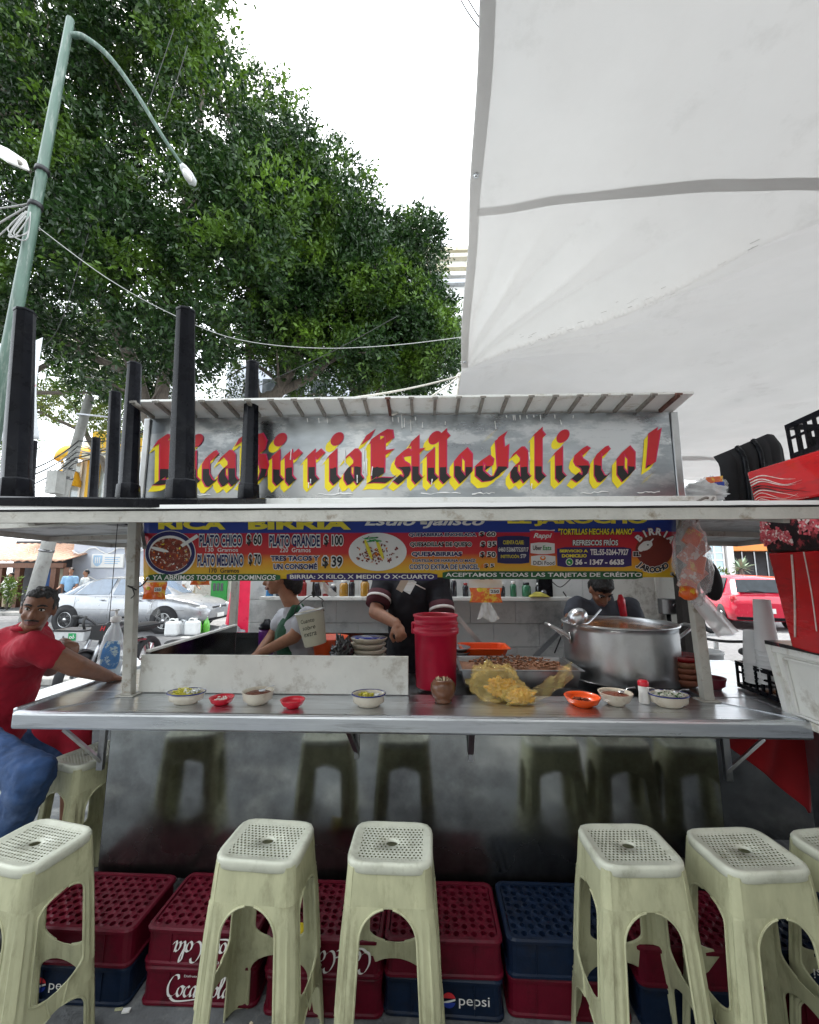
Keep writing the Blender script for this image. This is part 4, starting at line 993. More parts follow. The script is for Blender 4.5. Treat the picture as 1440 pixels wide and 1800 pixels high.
t, p, r = bowl(1187, 1246, 68, .055, 'ceramic', 'oval cream bowl heaped with onion and coriander, right of the salt shaker', 1, .75, .64, 'onion', .85, 'glaze_blue')
c = MB(); bits(c, p, r*.65, .05, 1, .7, 130, .008, 0, rn, 1); P(c, 'onion', 'onion', t); c = MB(); bits(c, p, r*.65, .052, 1, .7, 70, .008, 0, rn); P(c, 'coriander', 'herb', t)
spoon(p+Vector((.04,0,.065)), p+Vector((.10,.0,.078)), 'steel spoon lying across the onion and coriander bowl'); spoon(p+Vector((-.05,0,.07)), p+Vector((-.105,.0,.085)), 'pale spoon leaning out of the onion bowl towards the shaker', 'white_paint')
# wooden toothpick pot
p = atz(780, 1239, CZ)+Vector((0,.05,.001)); t = T('toothpick_pot', 'turned dark wooden pot holding toothpicks before the red bucket', 'toothpick pot', p)
c = MB(); c.lathe([(0,0),(.042,0),(.044,.008),(.040,.012),(.056,.03),(.066,.062),(.062,.088),(.05,.104),(.042,.112),(.036,.108),(.038,.09),(0,.06)], p, 32); P(c, 'pot', 'wood_dark', t)
for i in range(26):
    c = MB() if i == 0 else c; a = rn.uniform(0,6.28); q = rn.uniform(0,.03); b = p+Vector((q*math.cos(a), q*math.sin(a), .07)); c.tube([b, b+Vector((.25*q*math.cos(a)+rn.uniform(-.008,.008), rn.uniform(-.008,.008), .047+rn.uniform(-.006,.008)))], .0012, 4)
P(c, 'toothpicks', 'pick', t)
# salt shaker
p = atz(1139, 1240, CZ)+Vector((0,.03,.001)); t = T('salt_shaker', 'white salt shaker with a red cap between two cream bowls', 'salt shaker', p)
c = MB(); c.lathe([(0,0),(.022,0),(.025,.006),(.0255,.02),(.024,.05),(.025,.085)], p, 20); P(c, 'bottle', 'print_white', t); c = MB(); c.lathe([(.0255,.086),(.0265,.088),(.026,.105),(.02,.112),(0,.113)], p, 20); P(c, 'cap', 'red_plastic', t)
# red bucket with white ladle
p = at(767, 1222, 2.50); p = Vector((p.x, 2.52, CZ)); t = T('bucket', 'tall red plastic bucket with thick rim standing on the counter', 'bucket', p)
R0 = .128
c = MB(); c.lathe([(0,.003),(R0*.86,.003),(R0*.9,0),(R0*.92,.01),(R0*.98,.30),(R0*1.04,.301),(R0*1.07,.305),(R0*1.08,.33),(R0*1.03,.335),(R0*1.035,.355),(R0*1.06,.358),(R0*1.06,.364),(R0*1.0,.366),(R0*1.0,.395),(R0*1.05,.40),(R0*1.05,.408),(R0*.99,.41),(R0*.96,.40),(R0*.9,.06),(0,.05)], p, 40); P(c, 'body', 'bucket_red', t)
c = MB(); c.lathe([(0,.30),(R0*.95,.30)], p, 30); P(c, 'sauce', 'salsa', t)
c = MB(); c.bx(p.x-R0*1.12, p.x-R0*1.02, p.y-.03, p.y+.03, CZ+.30, CZ+.365); P(c, 'lug', 'bucket_red', t, bevel=.005)
t = T('serving_spoon', 'white plastic serving spoon standing in the red bucket', 'spoon', p+Vector((0,0,.3)))
c = MB(); a = p+Vector((-.02,0,.3)); b = at(753, 1095, 2.46); c.tube([a, a.lerp(b,.75), a.lerp(b,.8), b, b+Vector((0,0,.006))], [.012,.012,.015,.019,.012], 10, sq=.35); P(c, 'handle', 'print_white', t); c = MB(); c.ball(a, (.03,.02,.03), 12); P(c, 'spoon_bowl', 'print_white', t)
# stock pot
pc = Vector((at(1086, 1100, 2.78).x, 2.78, CZ)); R1 = .335; HP = at(1086, 1106, 2.46).z-CZ
t = T('stock_pot', 'huge dented aluminium stock pot of broth with loop handles', 'pot', pc)
c = MB(); c.lathe([(0,.004),(R1*.9,.004),(R1*.96,.0),(R1*1.0,.015),(R1*1.0,.1),(R1*1.003,.2),(R1*.995,.3),(R1*1.0,HP-.012),(R1*1.03,HP-.008),(R1*1.035,HP),(R1*1.02,HP+.005),(R1*.985,HP),(R1*.975,HP-.03),(R1*.97,.05),(0,.04)], pc, 64); P(c, 'body', 'alu', t)
c = MB(); c.lathe([(0,HP-.02),(R1*.5,HP-.02),(R1*.975,HP-.021)], pc, 48); P(c, 'broth', 'broth', t)
for sx in (-1, 1):
    c = MB(); b = pc+Vector((sx*R1, 0, HP-.07)); c.tube(smooth_path([b+Vector((0,-.07,-.02)), b+Vector((sx*.05,-.075,.02)), b+Vector((sx*.11,-.05,.05)), b+Vector((sx*.115,.0,.053)), b+Vector((sx*.11,.05,.05)), b+Vector((sx*.05,.075,.02)), b+Vector((0,.07,-.02))]), .011, 8)
    for y in (-.07,.07): c.ball(b+Vector((sx*.002,y,-.02)), (.006,.025,.035), 10)
    P(c, 'handle', 'alu', t)
t = T('ladle', 'steel ladle hooked on the left rim of the big pot', 'ladle', pc+Vector((-.2,0,HP)))
a = at(1015, 1084, 2.62); c = MB(); c.ball(a, (.062,.062,.05), 20, rot=Matrix.Rotation(-.5,3,'Y')); P(c, 'ladle_bowl', 'steel', t); c = MB(); c.tube(smooth_path([a+Vector((.02,.04,-.03)), a+Vector((.12,.16,-.06)), a+Vector((.25,.25,.02))]), .006, 6); P(c, 'handle', 'steel', t)
# meat trays
def tray(px0, px1, py0, py1, Y, label):
    a = at(px0, py1, Y); b = at(px1, py0, Y); zt = b.z; x0, x1 = a.x, b.x; y0, y1 = Y, Y+.36
    t = T('meat_tray', label, 'tray', ((x0+x1)/2, Y+.18, CZ), 'steel trays of shredded meat'); c = MB()
    q = .012
    def rg(e, z): return [(x0-e,y0-e,z),(x1+e,y0-e,z),(x1+e,y1+e,z),(x0-e,y1+e,z)]
    rs = [rg(-.02,CZ+.012),rg(0,zt-.008),rg(.016,zt-.006),rg(.016,zt),rg(-.006,zt-.002),rg(-.024,CZ+.02)]
    c.add([v for r in rs for v in r], [(i*4+j, i*4+(j+1)%4, (i+1)*4+(j+1)%4, (i+1)*4+j) for i in range(5) for j in range(4)]+[(3,2,1,0),(20,21,22,23)]); P(c, 'pan', 'steel_dull', t, bevel=.008)
    c = MB(); c.grid(lambda u, v: (x0+.012+(x1-x0-.024)*u, y0+.012+(y1-y0-.024)*v, zt-.035+.03*noise.noise((u*3,v*3,1))+.02*math.sin(math.pi*u)*math.sin(math.pi*v)), 40, 24)
    bits(c, ((x0+x1)/2, (y0+y1)/2, zt), .5*(x1-x0)*.8, -.0, 1, .6, 220, .014, 0, random.Random(2)); P(c, 'shredded_meat', 'meat', t)
    for hx in (x0, x1):
        c = MB(); sx = -1 if hx == x0 else 1; c.tube([(hx+sx*.014,y0+.1,zt-.02),(hx+sx*.03,y0+.11,zt-.03),(hx+sx*.03,y0+.2,zt-.03),(hx+sx*.014,y0+.21,zt-.02)], .006, 6); P(c, 'handle', 'steel', t)
tray(812, 1022, 1178, 1214, 2.44, 'steel tray of shredded meat between the red bucket and the big pot')
# crumpled yellow plastic bag
M('bag_yellow', (.88,.56,.10), .1, var=.3, scale=9, alpha=.46, coat=1, bump=.8, bscale=30)
M('bag_clear', (.8,.82,.83), .1, var=.05, alpha=.3, coat=.6, bump=.3, bscale=25)
M('bag_white', (.74,.75,.76), .25, var=.05, alpha=.8, bump=.25, bscale=18)
def crumple(c0, rx, ry, rz, seed, nu=70, nv=44, amp=.28, flat=None):
    def fn(u, v):
        th = 2*math.pi*u; ph = math.pi*v; d = Vector((math.sin(ph)*math.cos(th), math.sin(ph)*math.sin(th), -math.cos(ph)))
        q = d*2.3+Vector((seed,seed*2,0)); k = 1+amp*(abs(noise.noise(q))*2-.6)+amp*.55*(abs(noise.noise(q*2.6))*2-.5)+amp*.25*(abs(noise.noise(q*6))*2-.5)
        p = Vector(c0)+Vector((d.x*rx*k, d.y*ry*k, d.z*rz*k))
        if flat is not None and p.z < flat+.002: p.z = flat+.002+.004*abs(noise.noise(q*3))
        return p
    m = MB(); m.grid(fn, nu, nv); return m
b = atz(905, 1243, CZ); c = crumple((b.x-.07, b.y+.12, CZ+.075), .14, .09, .105, 3.1, 110, 70, .22, CZ)
def drape(u, v):
    p0 = Vector((b.x+.06+.28*u, b.y+.10+.05*u, CZ+.02+.17*u)); q = Vector((0,-.02*v, -.15*v*(1-u*.45)*(.35+.65*u)))
    n_ = noise.noise((u*7,v*5,3)); return p0+q+Vector((0,-.025*abs(n_)-.02*math.sin(u*21+v*4)*.5,.012*n_))
c.grid(drape, 50, 24)
c2 = crumple((b.x+.03, b.y+.05, CZ+.04), .085, .05, .05, 8.3, 70, 40, .25, CZ); c.add(c2.v, c2.f, 0, True)
t = T('plastic_bag', 'crumpled translucent yellow plastic bag lying on the counter before the meat tray', 'plastic bag', Vector((b.x, b.y+.1, CZ)))
M('film_yellow', (.92,.66,.2), .07, var=.2, scale=9, alpha=.27, coat=1, bump=.9, bscale=34); M('amber', (.7,.33,.02), .25, var=.5, scale=14, dirt=(.8,.5,.08), dscale=18, coat=.6, bump=.8, bscale=30)
P(c, 'film', 'film_yellow', t)
ci = crumple((b.x-.03, b.y+.12, CZ+.055), .085, .055, .05, 3.1, 80, 50, .3, CZ+.003); c3 = crumple((b.x+.04, b.y+.055, CZ+.035), .07, .038, .038, 8.3, 60, 36, .3, CZ+.003); ci.add(c3.v, c3.f, 0, True); P(ci, 'contents', 'amber', t)
# stack of painted plates on the worktop
pz = at(646, 1150, 2.78).z-.03
for i in range(4):
    p = Vector((at(646, 1130, 2.78).x+(i%2)*.006, 2.80, CZ+.085+i*.036)); last = i == 3
    t = T('plate', ['oval cream plate, lowest of the stack behind the splash panel','oval cream plate, second from the bottom of the stack behind the splash panel','oval cream plate just under the blue patterned plate','oval plate painted blue and white on top of the stack'][i], 'plate', p, 'oval plates stacked behind the splash panel')
    c = MB(); c.lathe([(0,0),(.09,0),(.115,.022),(.122,.034),(.117,.037),(.108,.026),(.085,.010),(0,.008)], p, 36, 1, .8, wob=.012); P(c, 'shell', 'ceramic', t)
    if last: c = MB(); c.lathe([(0,.012),(.086,.013),(.109,.029),(.118,.0375)], p, 36, 1, .8); P(c, 'glaze', 'glaze_pattern', t)
c = MB(); c.bx(at(600,1150,2.7).x, at(690,1150,2.7).x, 2.66, 2.95, CZ-.02, CZ+.084); S(c, 'box_stand', 'steel_dull', 'low steel box under the stack of plates behind the splash panel', 'box', bevel=.004)
# orange tray and grey plates behind the bucket
p = Vector((at(850,1150,3.0).x, 3.0, CZ+.06)); t = T('basin', 'shallow orange plastic basin behind the meat tray', 'basin', p); c = MB()
def orr(e, z):
    return [(p.x+a*(.155+e), p.y+b_*(.11+e), p.z+z) for a, b_ in ((-1,-.8),(-.8,-1),(.8,-1),(1,-.8),(1,.8),(.8,1),(-.8,1),(-1,.8))]
rs = [orr(-.03,.0),orr(0,.075),orr(.018,.08),orr(.018,.086),orr(-.004,.084),orr(-.035,.008)]
c.add([v for r in rs for v in r], [(i*8+j, i*8+(j+1)%8, (i+1)*8+(j+1)%8, (i+1)*8+j) for i in range(5) for j in range(8)]+[tuple(range(7,-1,-1)), tuple(range(40,48))]); P(c, 'shell', 'orange_plastic', t, bevel=.004)
c = MB(); c.bx(p.x-.2,p.x+.3,2.86,3.15,CZ-.02,CZ+.058); S(c, 'box_stand', 'steel_dull', 'low steel box holding up the orange basin', 'box', bevel=.004)
for i in range(3):
    q = Vector((at(806,1150,2.92).x, 2.92, CZ+.06+i*.03)); c = MB(); c.lathe([(0,0),(.05,0),(.085,.03),(.08,.032),(.045,.006),(0,.006)], q, 24)
    S(c, 'bowl', 'steel_dull', 'grey metal bowl stacked between the red bucket and the orange basin', 'bowl', 'grey bowls stacked beside the orange basin')
# red basin, black bag and purple thermos behind the splash panel
p = Vector((at(578,1150,2.95).x, 2.98, CZ)); t = T('basin', 'red plastic tub behind the splash panel beside the hanging pail', 'basin', p); c = MB(); c.lathe([(0,0),(.09,0),(.125,.19),(.135,.195),(.135,.203),(.12,.2),(.085,.02),(0,.02)], p, 32); P(c, 'shell', 'orange_plastic', t)
c = crumple((at(602,1130,2.72).x, 2.72, CZ+.12), .075, .06, .12, 5.5, 40, 30, .3, CZ)
M('bag_black', (.015,.017,.02), .2, var=.3, coat=.5, bump=.4, bscale=22)
S(c, 'plastic_bag', 'bag_black', 'black plastic bag beside the stack of blue plates', 'plastic bag')
M('purple', (.1,.012,.16), .3, coat=.3)
p = Vector((at(467,1150,3.25).x, 3.25, CZ)); t = T('thermos', 'purple thermos jug with a black lid at the left of the worktop', 'thermos', p); c = MB(); c.lathe([(0,0),(.05,0),(.055,.01),(.06,.2),(.058,.215)], p, 24); P(c, 'body', 'purple', t); c = MB(); c.lathe([(.06,.216),(.062,.22),(.058,.25),(.03,.265),(.02,.29),(0,.29)], p, 24); P(c, 'lid', 'black_plastic', t)
# pail hanging from a hook
M('pail', (.48,.46,.36), .4, var=.12, dirt=(.3,.28,.2)); M('marker', (.03,.035,.03), .6)
pc2 = at(549, 1100, 2.56); t = T('pail', 'small cream pail with handwriting hanging by its wire handle from the awning', 'pail', pc2)
rt = Matrix.Rotation(-.22, 3, 'Y')
def L2W(v): return pc2+rt@Vector(v)
c = MB(); c.lathe([(0,-.115),(.062,-.115),(.066,-.11),(.085,.075),(.088,.076),(.088,.092),(.084,.094),(.08,.088),(.062,-.1),(0,-.1)], pc2, 32, rot=rt); P(c, 'body', 'pail', t)
c = MB(); c.tube([L2W((.087*math.cos(a),.087*math.sin(a),.088)) for a in [2*math.pi*k/32 for k in range(32)]], .006, 6, closed=True); P(c, 'rim', 'alu', t)
hk = at(551, 1046, 2.56)
c = MB(); c.tube(smooth_path([L2W((-.088,0,.07)), L2W((-.085,0,.12)), hk+Vector((-.06,0,-.03)), hk, hk+Vector((.06,0,-.03)), L2W((.085,0,.12)), L2W((.088,0,.07))]), .003, 6); P(c, 'wire_handle', 'cord_black', t)
c = MB()
for q, ln in ((.04,'Cuanto'),(.0,'sobre'),(-.04,'extra')):
    text(c, ln, lambda x, y: L2W(((.0785+.1*(q))*math.sin(x), -(.0785+.1*(q))*math.cos(x), q-y)), -.55, -.012, .5, .012, 0, .0, .2)
P(c, 'handwriting', 'marker', t)
c = MB(); c.tube(smooth_path([hk+Vector((0,0,-.012)), hk+Vector((.008,0,.01)), hk+Vector((0,0,.03)), hk+Vector((.0,0,.3))]), .006, 6); c.ball(hk+Vector((0,0,.012)), .014, 8); S(c, 'hook_strap', 'cord_black', 'black strap holding the cream pail under the awning', 'strap')
# hanging snack packs
M('pack_orange', (.75,.12,.01), .3, var=.15, scale=9, dirt=(.85,.55,.05), dscale=12, dlo=.55, dhi=.6, coat=.4, bump=.3, bscale=18)
M('pack_paper', (.7,.7,.7), .3, var=.1)
def pack(px, py, wpx, hpx, Y, label, tail, white=.35):
    p = at(px, py, Y); s = (at(px+wpx, py, Y)-p).length; h = hpx/wpx*s
    t = T('snack_pack', label, 'snack pack', p, 'snack packs hanging under the awning')
    def half(sg):
        def fn(u, v):
            x = (u-.5)*s*(1+.06*math.sin(v*7)); z = (.5-v)*h; d = .022*math.sin(math.pi*min(1,max(0,u)))*math.sin(math.pi*v)+.004*noise.noise((u*6,v*6,px)); return p+Vector((x, -sg*max(d,.0006), z))
        return fn
    c = MB(); n0 = 0
    for sg in (1, -1):
        c.grid(half(sg), 16, 14)
    for k in range(len(c.f)):
        cz = (sum(c.v[i][2] for i in c.f[k])/len(c.f[k])-p.z)/h
        c.m[k] = 1 if cz > .5-white else 0
    P(c, 'wrapper', ['pack_orange', 'pack_paper'], t)
    c = MB(); f = lambda x, y: p+Vector((x, -.0265, -y)); c.add([f(.1*s,-.1*h),f(.42*s,-.12*h),f(.42*s,.1*h),f(.1*s,.12*h)], [(0,1,2,3)], 0)
    text(c, '250', lambda x, y: f(x, y)+Vector((0,-.002,0)), .13*s, -.06*h, .39*s, .07*h, 1, .02); c.ball(p+Vector((-.2*s,-.018,.06*h)), (.09*s,.008,.1*h), 12, 2); P(c, 'label', ['print_white','ink_black','ink_yellow'], t)
    if tail:
        c = MB()
        def fn(u, v): q = p+Vector(((u-.5)*s*(.25+.45*v)+tail[0]*v, .006*math.sin(u*9+v*3), -h*.5-tail[1]*v)); return q+Vector((0, .008*noise.noise((u*5,v*4,px)), .012*math.sin(u*7)*v))
        c.grid(fn, 14, 14); P(c, 'bag_tail', 'bag_clear' if tail[2] else 'bag_white', t)
    c = MB(); c.tube([p+Vector((0,.01,h*.5)), p+Vector((.005,.015,h*.5+.12))], .0025, 5); P(c, 'string', 'rope', t)
pack(272, 1036, 40, 34, 2.47, 'orange snack pack hanging beside the left post, with clear tail', (.005,.095,1), .15)
pack(854, 1039, 56, 40, 2.50, 'orange and white snack pack hanging over the orange basin', (.012,.10,0))
pack(566, 1016, 40, 14, 2.50, 'reddish snack pack above the pail, its white bag twisted out below', (.05,.08,0), .0)
pack(352, 1020, 34, 16, 2.50, 'rust red snack pack mostly hidden by the banner, over the parked silver car', (.02,.06,1), 0)
# big clear bag of packs on the right post
p = at(1218, 985, 2.26); t = T('bag_of_snacks', 'bulging clear bag of orange snack packs hanging on the right post', 'bag', p)
c = crumple(p, .095, .06, .23, 2.2, 50, 40, .16); P(c, 'clear_film', 'bag_clear', t)
rn = random.Random(21)
M('pack_pink', (.6,.2,.13), .4, var=.35, scale=25, dirt=(.75,.7,.66), dscale=30, dlo=.5, dhi=.56)
for i in range(7):
    c = MB(); q = p+Vector((rn.uniform(-.05,.05), rn.uniform(-.02,.02), -.15+i*.045)); c.box(q, (.085,.02,.1), Matrix.Rotation(rn.uniform(-.7,.7),3,'Y') @ Matrix.Rotation(rn.uniform(-.4,.4),3,'X')); P(c, 'pack', 'pack_pink' if i % 3 else 'pack_orange', t, bevel=.006)
c = MB(); c.ball(p+Vector((-.05,-.02,-.17)), (.05,.03,.04), 12); P(c, 'orange_pack', 'pack_orange', t)
c = MB(); c.grid(lambda u, v: p+Vector(((u-.5)*.09*(1+v*.3)+.15*v, .01*math.sin(u*8), -.2-.2*v+.03*u)), 10, 12); P(c, 'bag_tail', 'bag_white', t)
c = MB(); c.tube(smooth_path([p+Vector((-.06,0,.17)), p+Vector((-.02,0,.27)), p+Vector((.07,-.02,.33)), p+Vector((.1,-.02,.335))]), .007, 6); c.tube(smooth_path([p+Vector((.03,0,.2)), p+Vector((.09,-.02,.28)), p+Vector((.13,-.02,.34))]), .006, 6)
S(c, 'tie_rope', 'rib_metal', 'knotted grey rope holding the snack bag to the awning', 'rope')
M('black_cloth', (.012,.012,.014), .9, var=.4)
q = at(1248, 1018, 2.34); c = MB(); c.ball(q, (.055,.05,.12), 20, rot=Matrix.Rotation(-.2,3,'Y')); S(c, 'cloth_bag', 'black_cloth', 'dark rounded cloth bag hanging behind the clear snack bag', 'bag')
# pump bottle on the left counter
M('bottle_clear', (.86,.9,.93), .06, var=.02, alpha=.42, coat=.5); M('water', (.6,.75,.8), .05, var=.05, alpha=.35); M('label_blue', (.1,.28,.6), .35, var=.2, scale=18, dirt=(.6,.75,.8), dscale=14, dlo=.55, dhi=.58)
p = atz(189, 1188, CZ)+Vector((0,0,.002)); p.y -= .0; t = T('pump_bottle', 'clear plastic pump bottle with a blue label at the left post', 'bottle', p)
k = .082; c = MB(); c.lathe([(0,.002),(k*.9,.002),(k,.015),(k*.98,.05),(k*.9,.16),(k*.72,.25),(k*.45,.3),(k*.32,.315),(k*.32,.335)], p, 28, .95, .7, rot=Matrix.Rotation(.06,3,'Y')); P(c, 'body', 'bottle_clear', t)
c = MB(); c.lathe([(0,.006),(k*.92,.006),(k*.94,.05),(0,.05)], p, 24, .95, .7); P(c, 'liquid', 'water', t)
c = MB(); tp_ = p+Vector((.02,0,.335)); c.lathe([(.028,0),(.03,.004),(.03,.03),(.02,.036),(.008,.04),(.008,.07),(.016,.072),(.016,.08),(0,.082)], tp_, 18); c.tube([tp_+Vector((0,0,.076)), tp_+Vector((-.04,0,.074))], .006, 6); c.tube([tp_, p+Vector((.0,0,.03))], .004, 6); P(c, 'pump', 'print_white', t)
c = MB()
def lb(u, v):
    a = R_(-110+95*u); z = .05+.17*v; kk = k*(.985-.3*max(0,(z-.05)/.2)**1.6*.9)+.0015; sq = 1-.35*abs(2*v-1)**3; a = R_(-62)+(a-R_(-62))*sq
    return p+Vector((kk*math.cos(a)*.95+.06*z, kk*math.sin(a)*.72, z))
c.grid(lb, 14, 14); P(c, 'label', 'label_blue', t)
c = MB(); c.tube(sag(at(207,918,2.33), at(192,1092,2.40), -.006, 8), .0022, 5)
S(c, 'string', 'cable', 'thin string hanging straight down from the awning beside the left post', 'string')
# clay bowls, burgundy bowl, cups and black crate at the right
b0_ = atz(1211, 1206, CZ)
for i in range(5):
    q = Vector((at(1209, 1190, 2.55).x+.004*(i%2), 2.58, CZ+.002+i*.032)); c = MB(); c.lathe([(0,0),(.055,0),(.085,.02),(.1,.045),(.096,.048),(.08,.024),(.05,.006),(0,.006)], q, 28)
    S(c, 'bowl', 'clay_red' if i == 4 else 'clay', 'red glazed clay bowl on top of the stack beside the right post' if i == 4 else 'brown clay bowl in the stack beside the right post', 'bowl', 'clay bowls stacked beside the right post')
bowl(1263, 1214, 42, .06, 'burgundy', 'burgundy plastic bowl on the counter just right of the post', 1, 1, .6, None, group='bowls right of the post')
# black crate with foam cup stacks
M('foam', (.72,.73,.74), .6, var=.04); M('off_white', (.62,.63,.64), .6)  # second tone is an even off-white for the motorcycle box and pail
def basket(name, label, x0, x1, y0, y1, z0, z1, mat, rot=0, cat='crate', sol=.012, grp=None, solidband=True):
    ce = Vector(((x0+x1)/2,(y0+y1)/2,z0)); t = T(name, label, cat, ce, grp)
    c = MB(); W, D, H = x1-x0, y1-y0, z1-z0
    def bb(*a): c.bx(ce.x+a[0], ce.x+a[1], ce.y+a[2], ce.y+a[3], z0+a[4], z0+a[5])
    w2, d2 = W/2, D/2; tk = sol
    for z in (0, H-.025):
        bb(-w2,w2,-d2,-d2+tk,z,z+.025); bb(-w2,w2,d2-tk,d2,z,z+.025); bb(-w2,-w2+tk,-d2+tk,d2-tk,z,z+.025); bb(w2-tk,w2,-d2+tk,d2-tk,z,z+.025)
    n = max(4, int(W/.045))
    for i in range(n+1):
        x = -w2+(W-.012)*i/n
        bb(x,x+.012,-d2+.001,-d2+tk-.001,.025,H-.025); bb(x,x+.012,d2-tk+.001,d2-.001,.025,H-.025)
    n = max(4, int(D/.045))
    for i in range(1, n):
        y = -d2+(D-.012)*i/n; bb(-w2+.001,-w2+tk-.001,y,y+.012,.025,H-.025); bb(w2-tk+.001,w2-.001,y,y+.012,.025,H-.025)
    P(c, 'lattice', mat, t); c = MB()
    bb(-w2+tk,w2-tk,-d2+tk,d2-tk,.002,.008)
    if solidband:
        for s_ in (-1, 1): bb(-w2*.5,w2*.5,s_*d2-.008*(s_<0)-.0*1,s_*d2+.008*(s_>0),H*.25,H*.66); 
    z = H*.55
    bb(-w2+.002,-w2+tk-.002,-d2+tk,d2-tk,z,z+.012); bb(w2-tk+.002,w2-.002,-d2+tk,d2-tk,z,z+.012); bb(-w2+tk,w2-tk,-d2+.002,-d2+tk-.002,z,z+.012)
    P(c, 'panel', mat, t)
    return t
t = basket('plastic_crate', 'black lattice plastic crate of foam cups on the right end of the counter', 1.815, 2.32, 2.19, 2.56, CZ+.003, CZ+.15, 'black_plastic')
def cups(px, pyt, pyb, wpx, Y, label, n):
    a = at(px, pyb, Y); b_ = at(px, pyt, Y); r = (at(px+wpx/2, pyb, Y)-a).length; h = b_.z-a.z
    t = T('cup_stack', label, 'cups', (a.x, Y, a.z), 'foam cup stacks in the black crate'); lip = h*.38/n; z = 0
    for i in range(n):
        c = MB(); c.lathe([(r*1.0,0),(r*1.04,.001),(r*1.04,.005),(r*1.0,.006),(r*.985,lip)], (a.x, Y, a.z+z), 24); P(c, 'cup', 'foam', t); z += lip+.0005
    c = MB(); c.lathe([(r*1.0,0),(r*1.05,.001),(r*1.05,.006),(r*1.0,.007),(r*.72,h-z),(r*.68,h-z),(0,h-z-.003)], (a.x, Y, a.z+z), 24); P(c, 'top_cup', 'foam', t)
cups(1331, 1108, 1200, 34, 2.46, 'shorter upside-down stack of white foam cups in the black crate', 5)
cups(1356, 1054, 1202, 36, 2.38, 'taller upside-down stack of white foam cups in the black crate', 7)
# ---------------------------------------------------------------- people
M('hair_grey', (.035,.033,.033), .55, var=.7, scale=60, bump=.5, bscale=120, stretch=(1,1,.4)); M('hair_black', (.008,.007,.007), .45, var=.5, scale=50, bump=.5, bscale=110)
M('polo_red', (.31,.005,.02), .85, var=.2, scale=10, bump=.6, bscale=13); M('jeans', (.02,.05,.13), .85, var=.4, scale=14, dirt=(.06,.1,.2), dscale=6, bump=.35, bscale=14)
M('shirt_grey', (.36,.37,.4), .9, var=.12, bump=.25, bscale=12); M('apron_green', (.012,.07,.035), .8, var=.2, bump=.25, bscale=12)
M('shirt_black', (.008,.009,.014), .85, var=.3, bump=.3, bscale=10); M('cuff_maroon', (.07,.015,.022), .85, var=.2); M('cuff_white', (.7,.68,.66), .85)
M('shirt_dark', (.05,.055,.07), .85, var=.2, bump=.3, bscale=12); M('eye_white', (.6,.57,.53), .25, var=.02); M('eye_dark', (.012,.008,.006), .15); M('lips', (.16,.055,.045), .45); M('shoe', (.012,.012,.013), .5)
M('shirt_sky', (.25,.42,.62), .9); M('shirt_white', (.68,.68,.66), .9); M('trousers_khaki', (.35,.29,.2), .9); M('trousers_dark', (.02,.02,.03), .9)
Z = Vector((0,0,1))
def shape(lst):
    m = MB()
    for s in lst:
        if s[0] == 'c': m.cap(s[1], s[2], s[3], s[4], 16)
        else: m.ball(s[1], s[2], 20, rot=s[3] if len(s) > 3 else None)
    return m
def frame(f, tilt=0):
    f = Vector(f).normalized(); s = f.cross(Z).normalized(); u = s.cross(f)
    if tilt: q = Quaternion(f, tilt); s = q @ s; u = q @ u
    return f, s, u, Matrix((s, f, u)).transposed()
def head_shapes(c, f, tilt=0, k=1, neck=None):
    f, s, u, R = frame(f, tilt); c = Vector(c)
    L = [('b', c+(u*.02-f*.01)*k, (.074*k,.092*k,.092*k), R), ('b', c+(f*.022-u*.035)*k, (.060*k,.068*k,.082*k), R), ('b', c+(f*.052-u*.092)*k, (.034*k,.03*k,.024*k), R),
         ('c', c+(f*.086+u*.008)*k, c+(f*.106-u*.030)*k, .009*k, .015*k), ('b', c+(f*.094-u*.034)*k, (.02*k,.012*k,.01*k), R), ('b', c+(f*.074+u*.024)*k, (.052*k,.014*k,.010*k), R),
         ('b', c+(f*.055-u*.035+s*.037)*k, (.022*k,.024*k,.024*k), R), ('b', c+(f*.055-u*.035-s*.037)*k, (.022*k,.024*k,.024*k), R), ('b', c+(f*.086-u*.064)*k, (.026*k,.012*k,.014*k), R)]
    for q in (-1, 1): L.append(('b', c+(s*q*.074-u*.012-f*.006)*k, (.010*k,.021*k,.032*k), R))
    if neck is not None: L.append(('c', c+(-u*.06-f*.022)*k, neck, .052*k, .058*k))
    return L
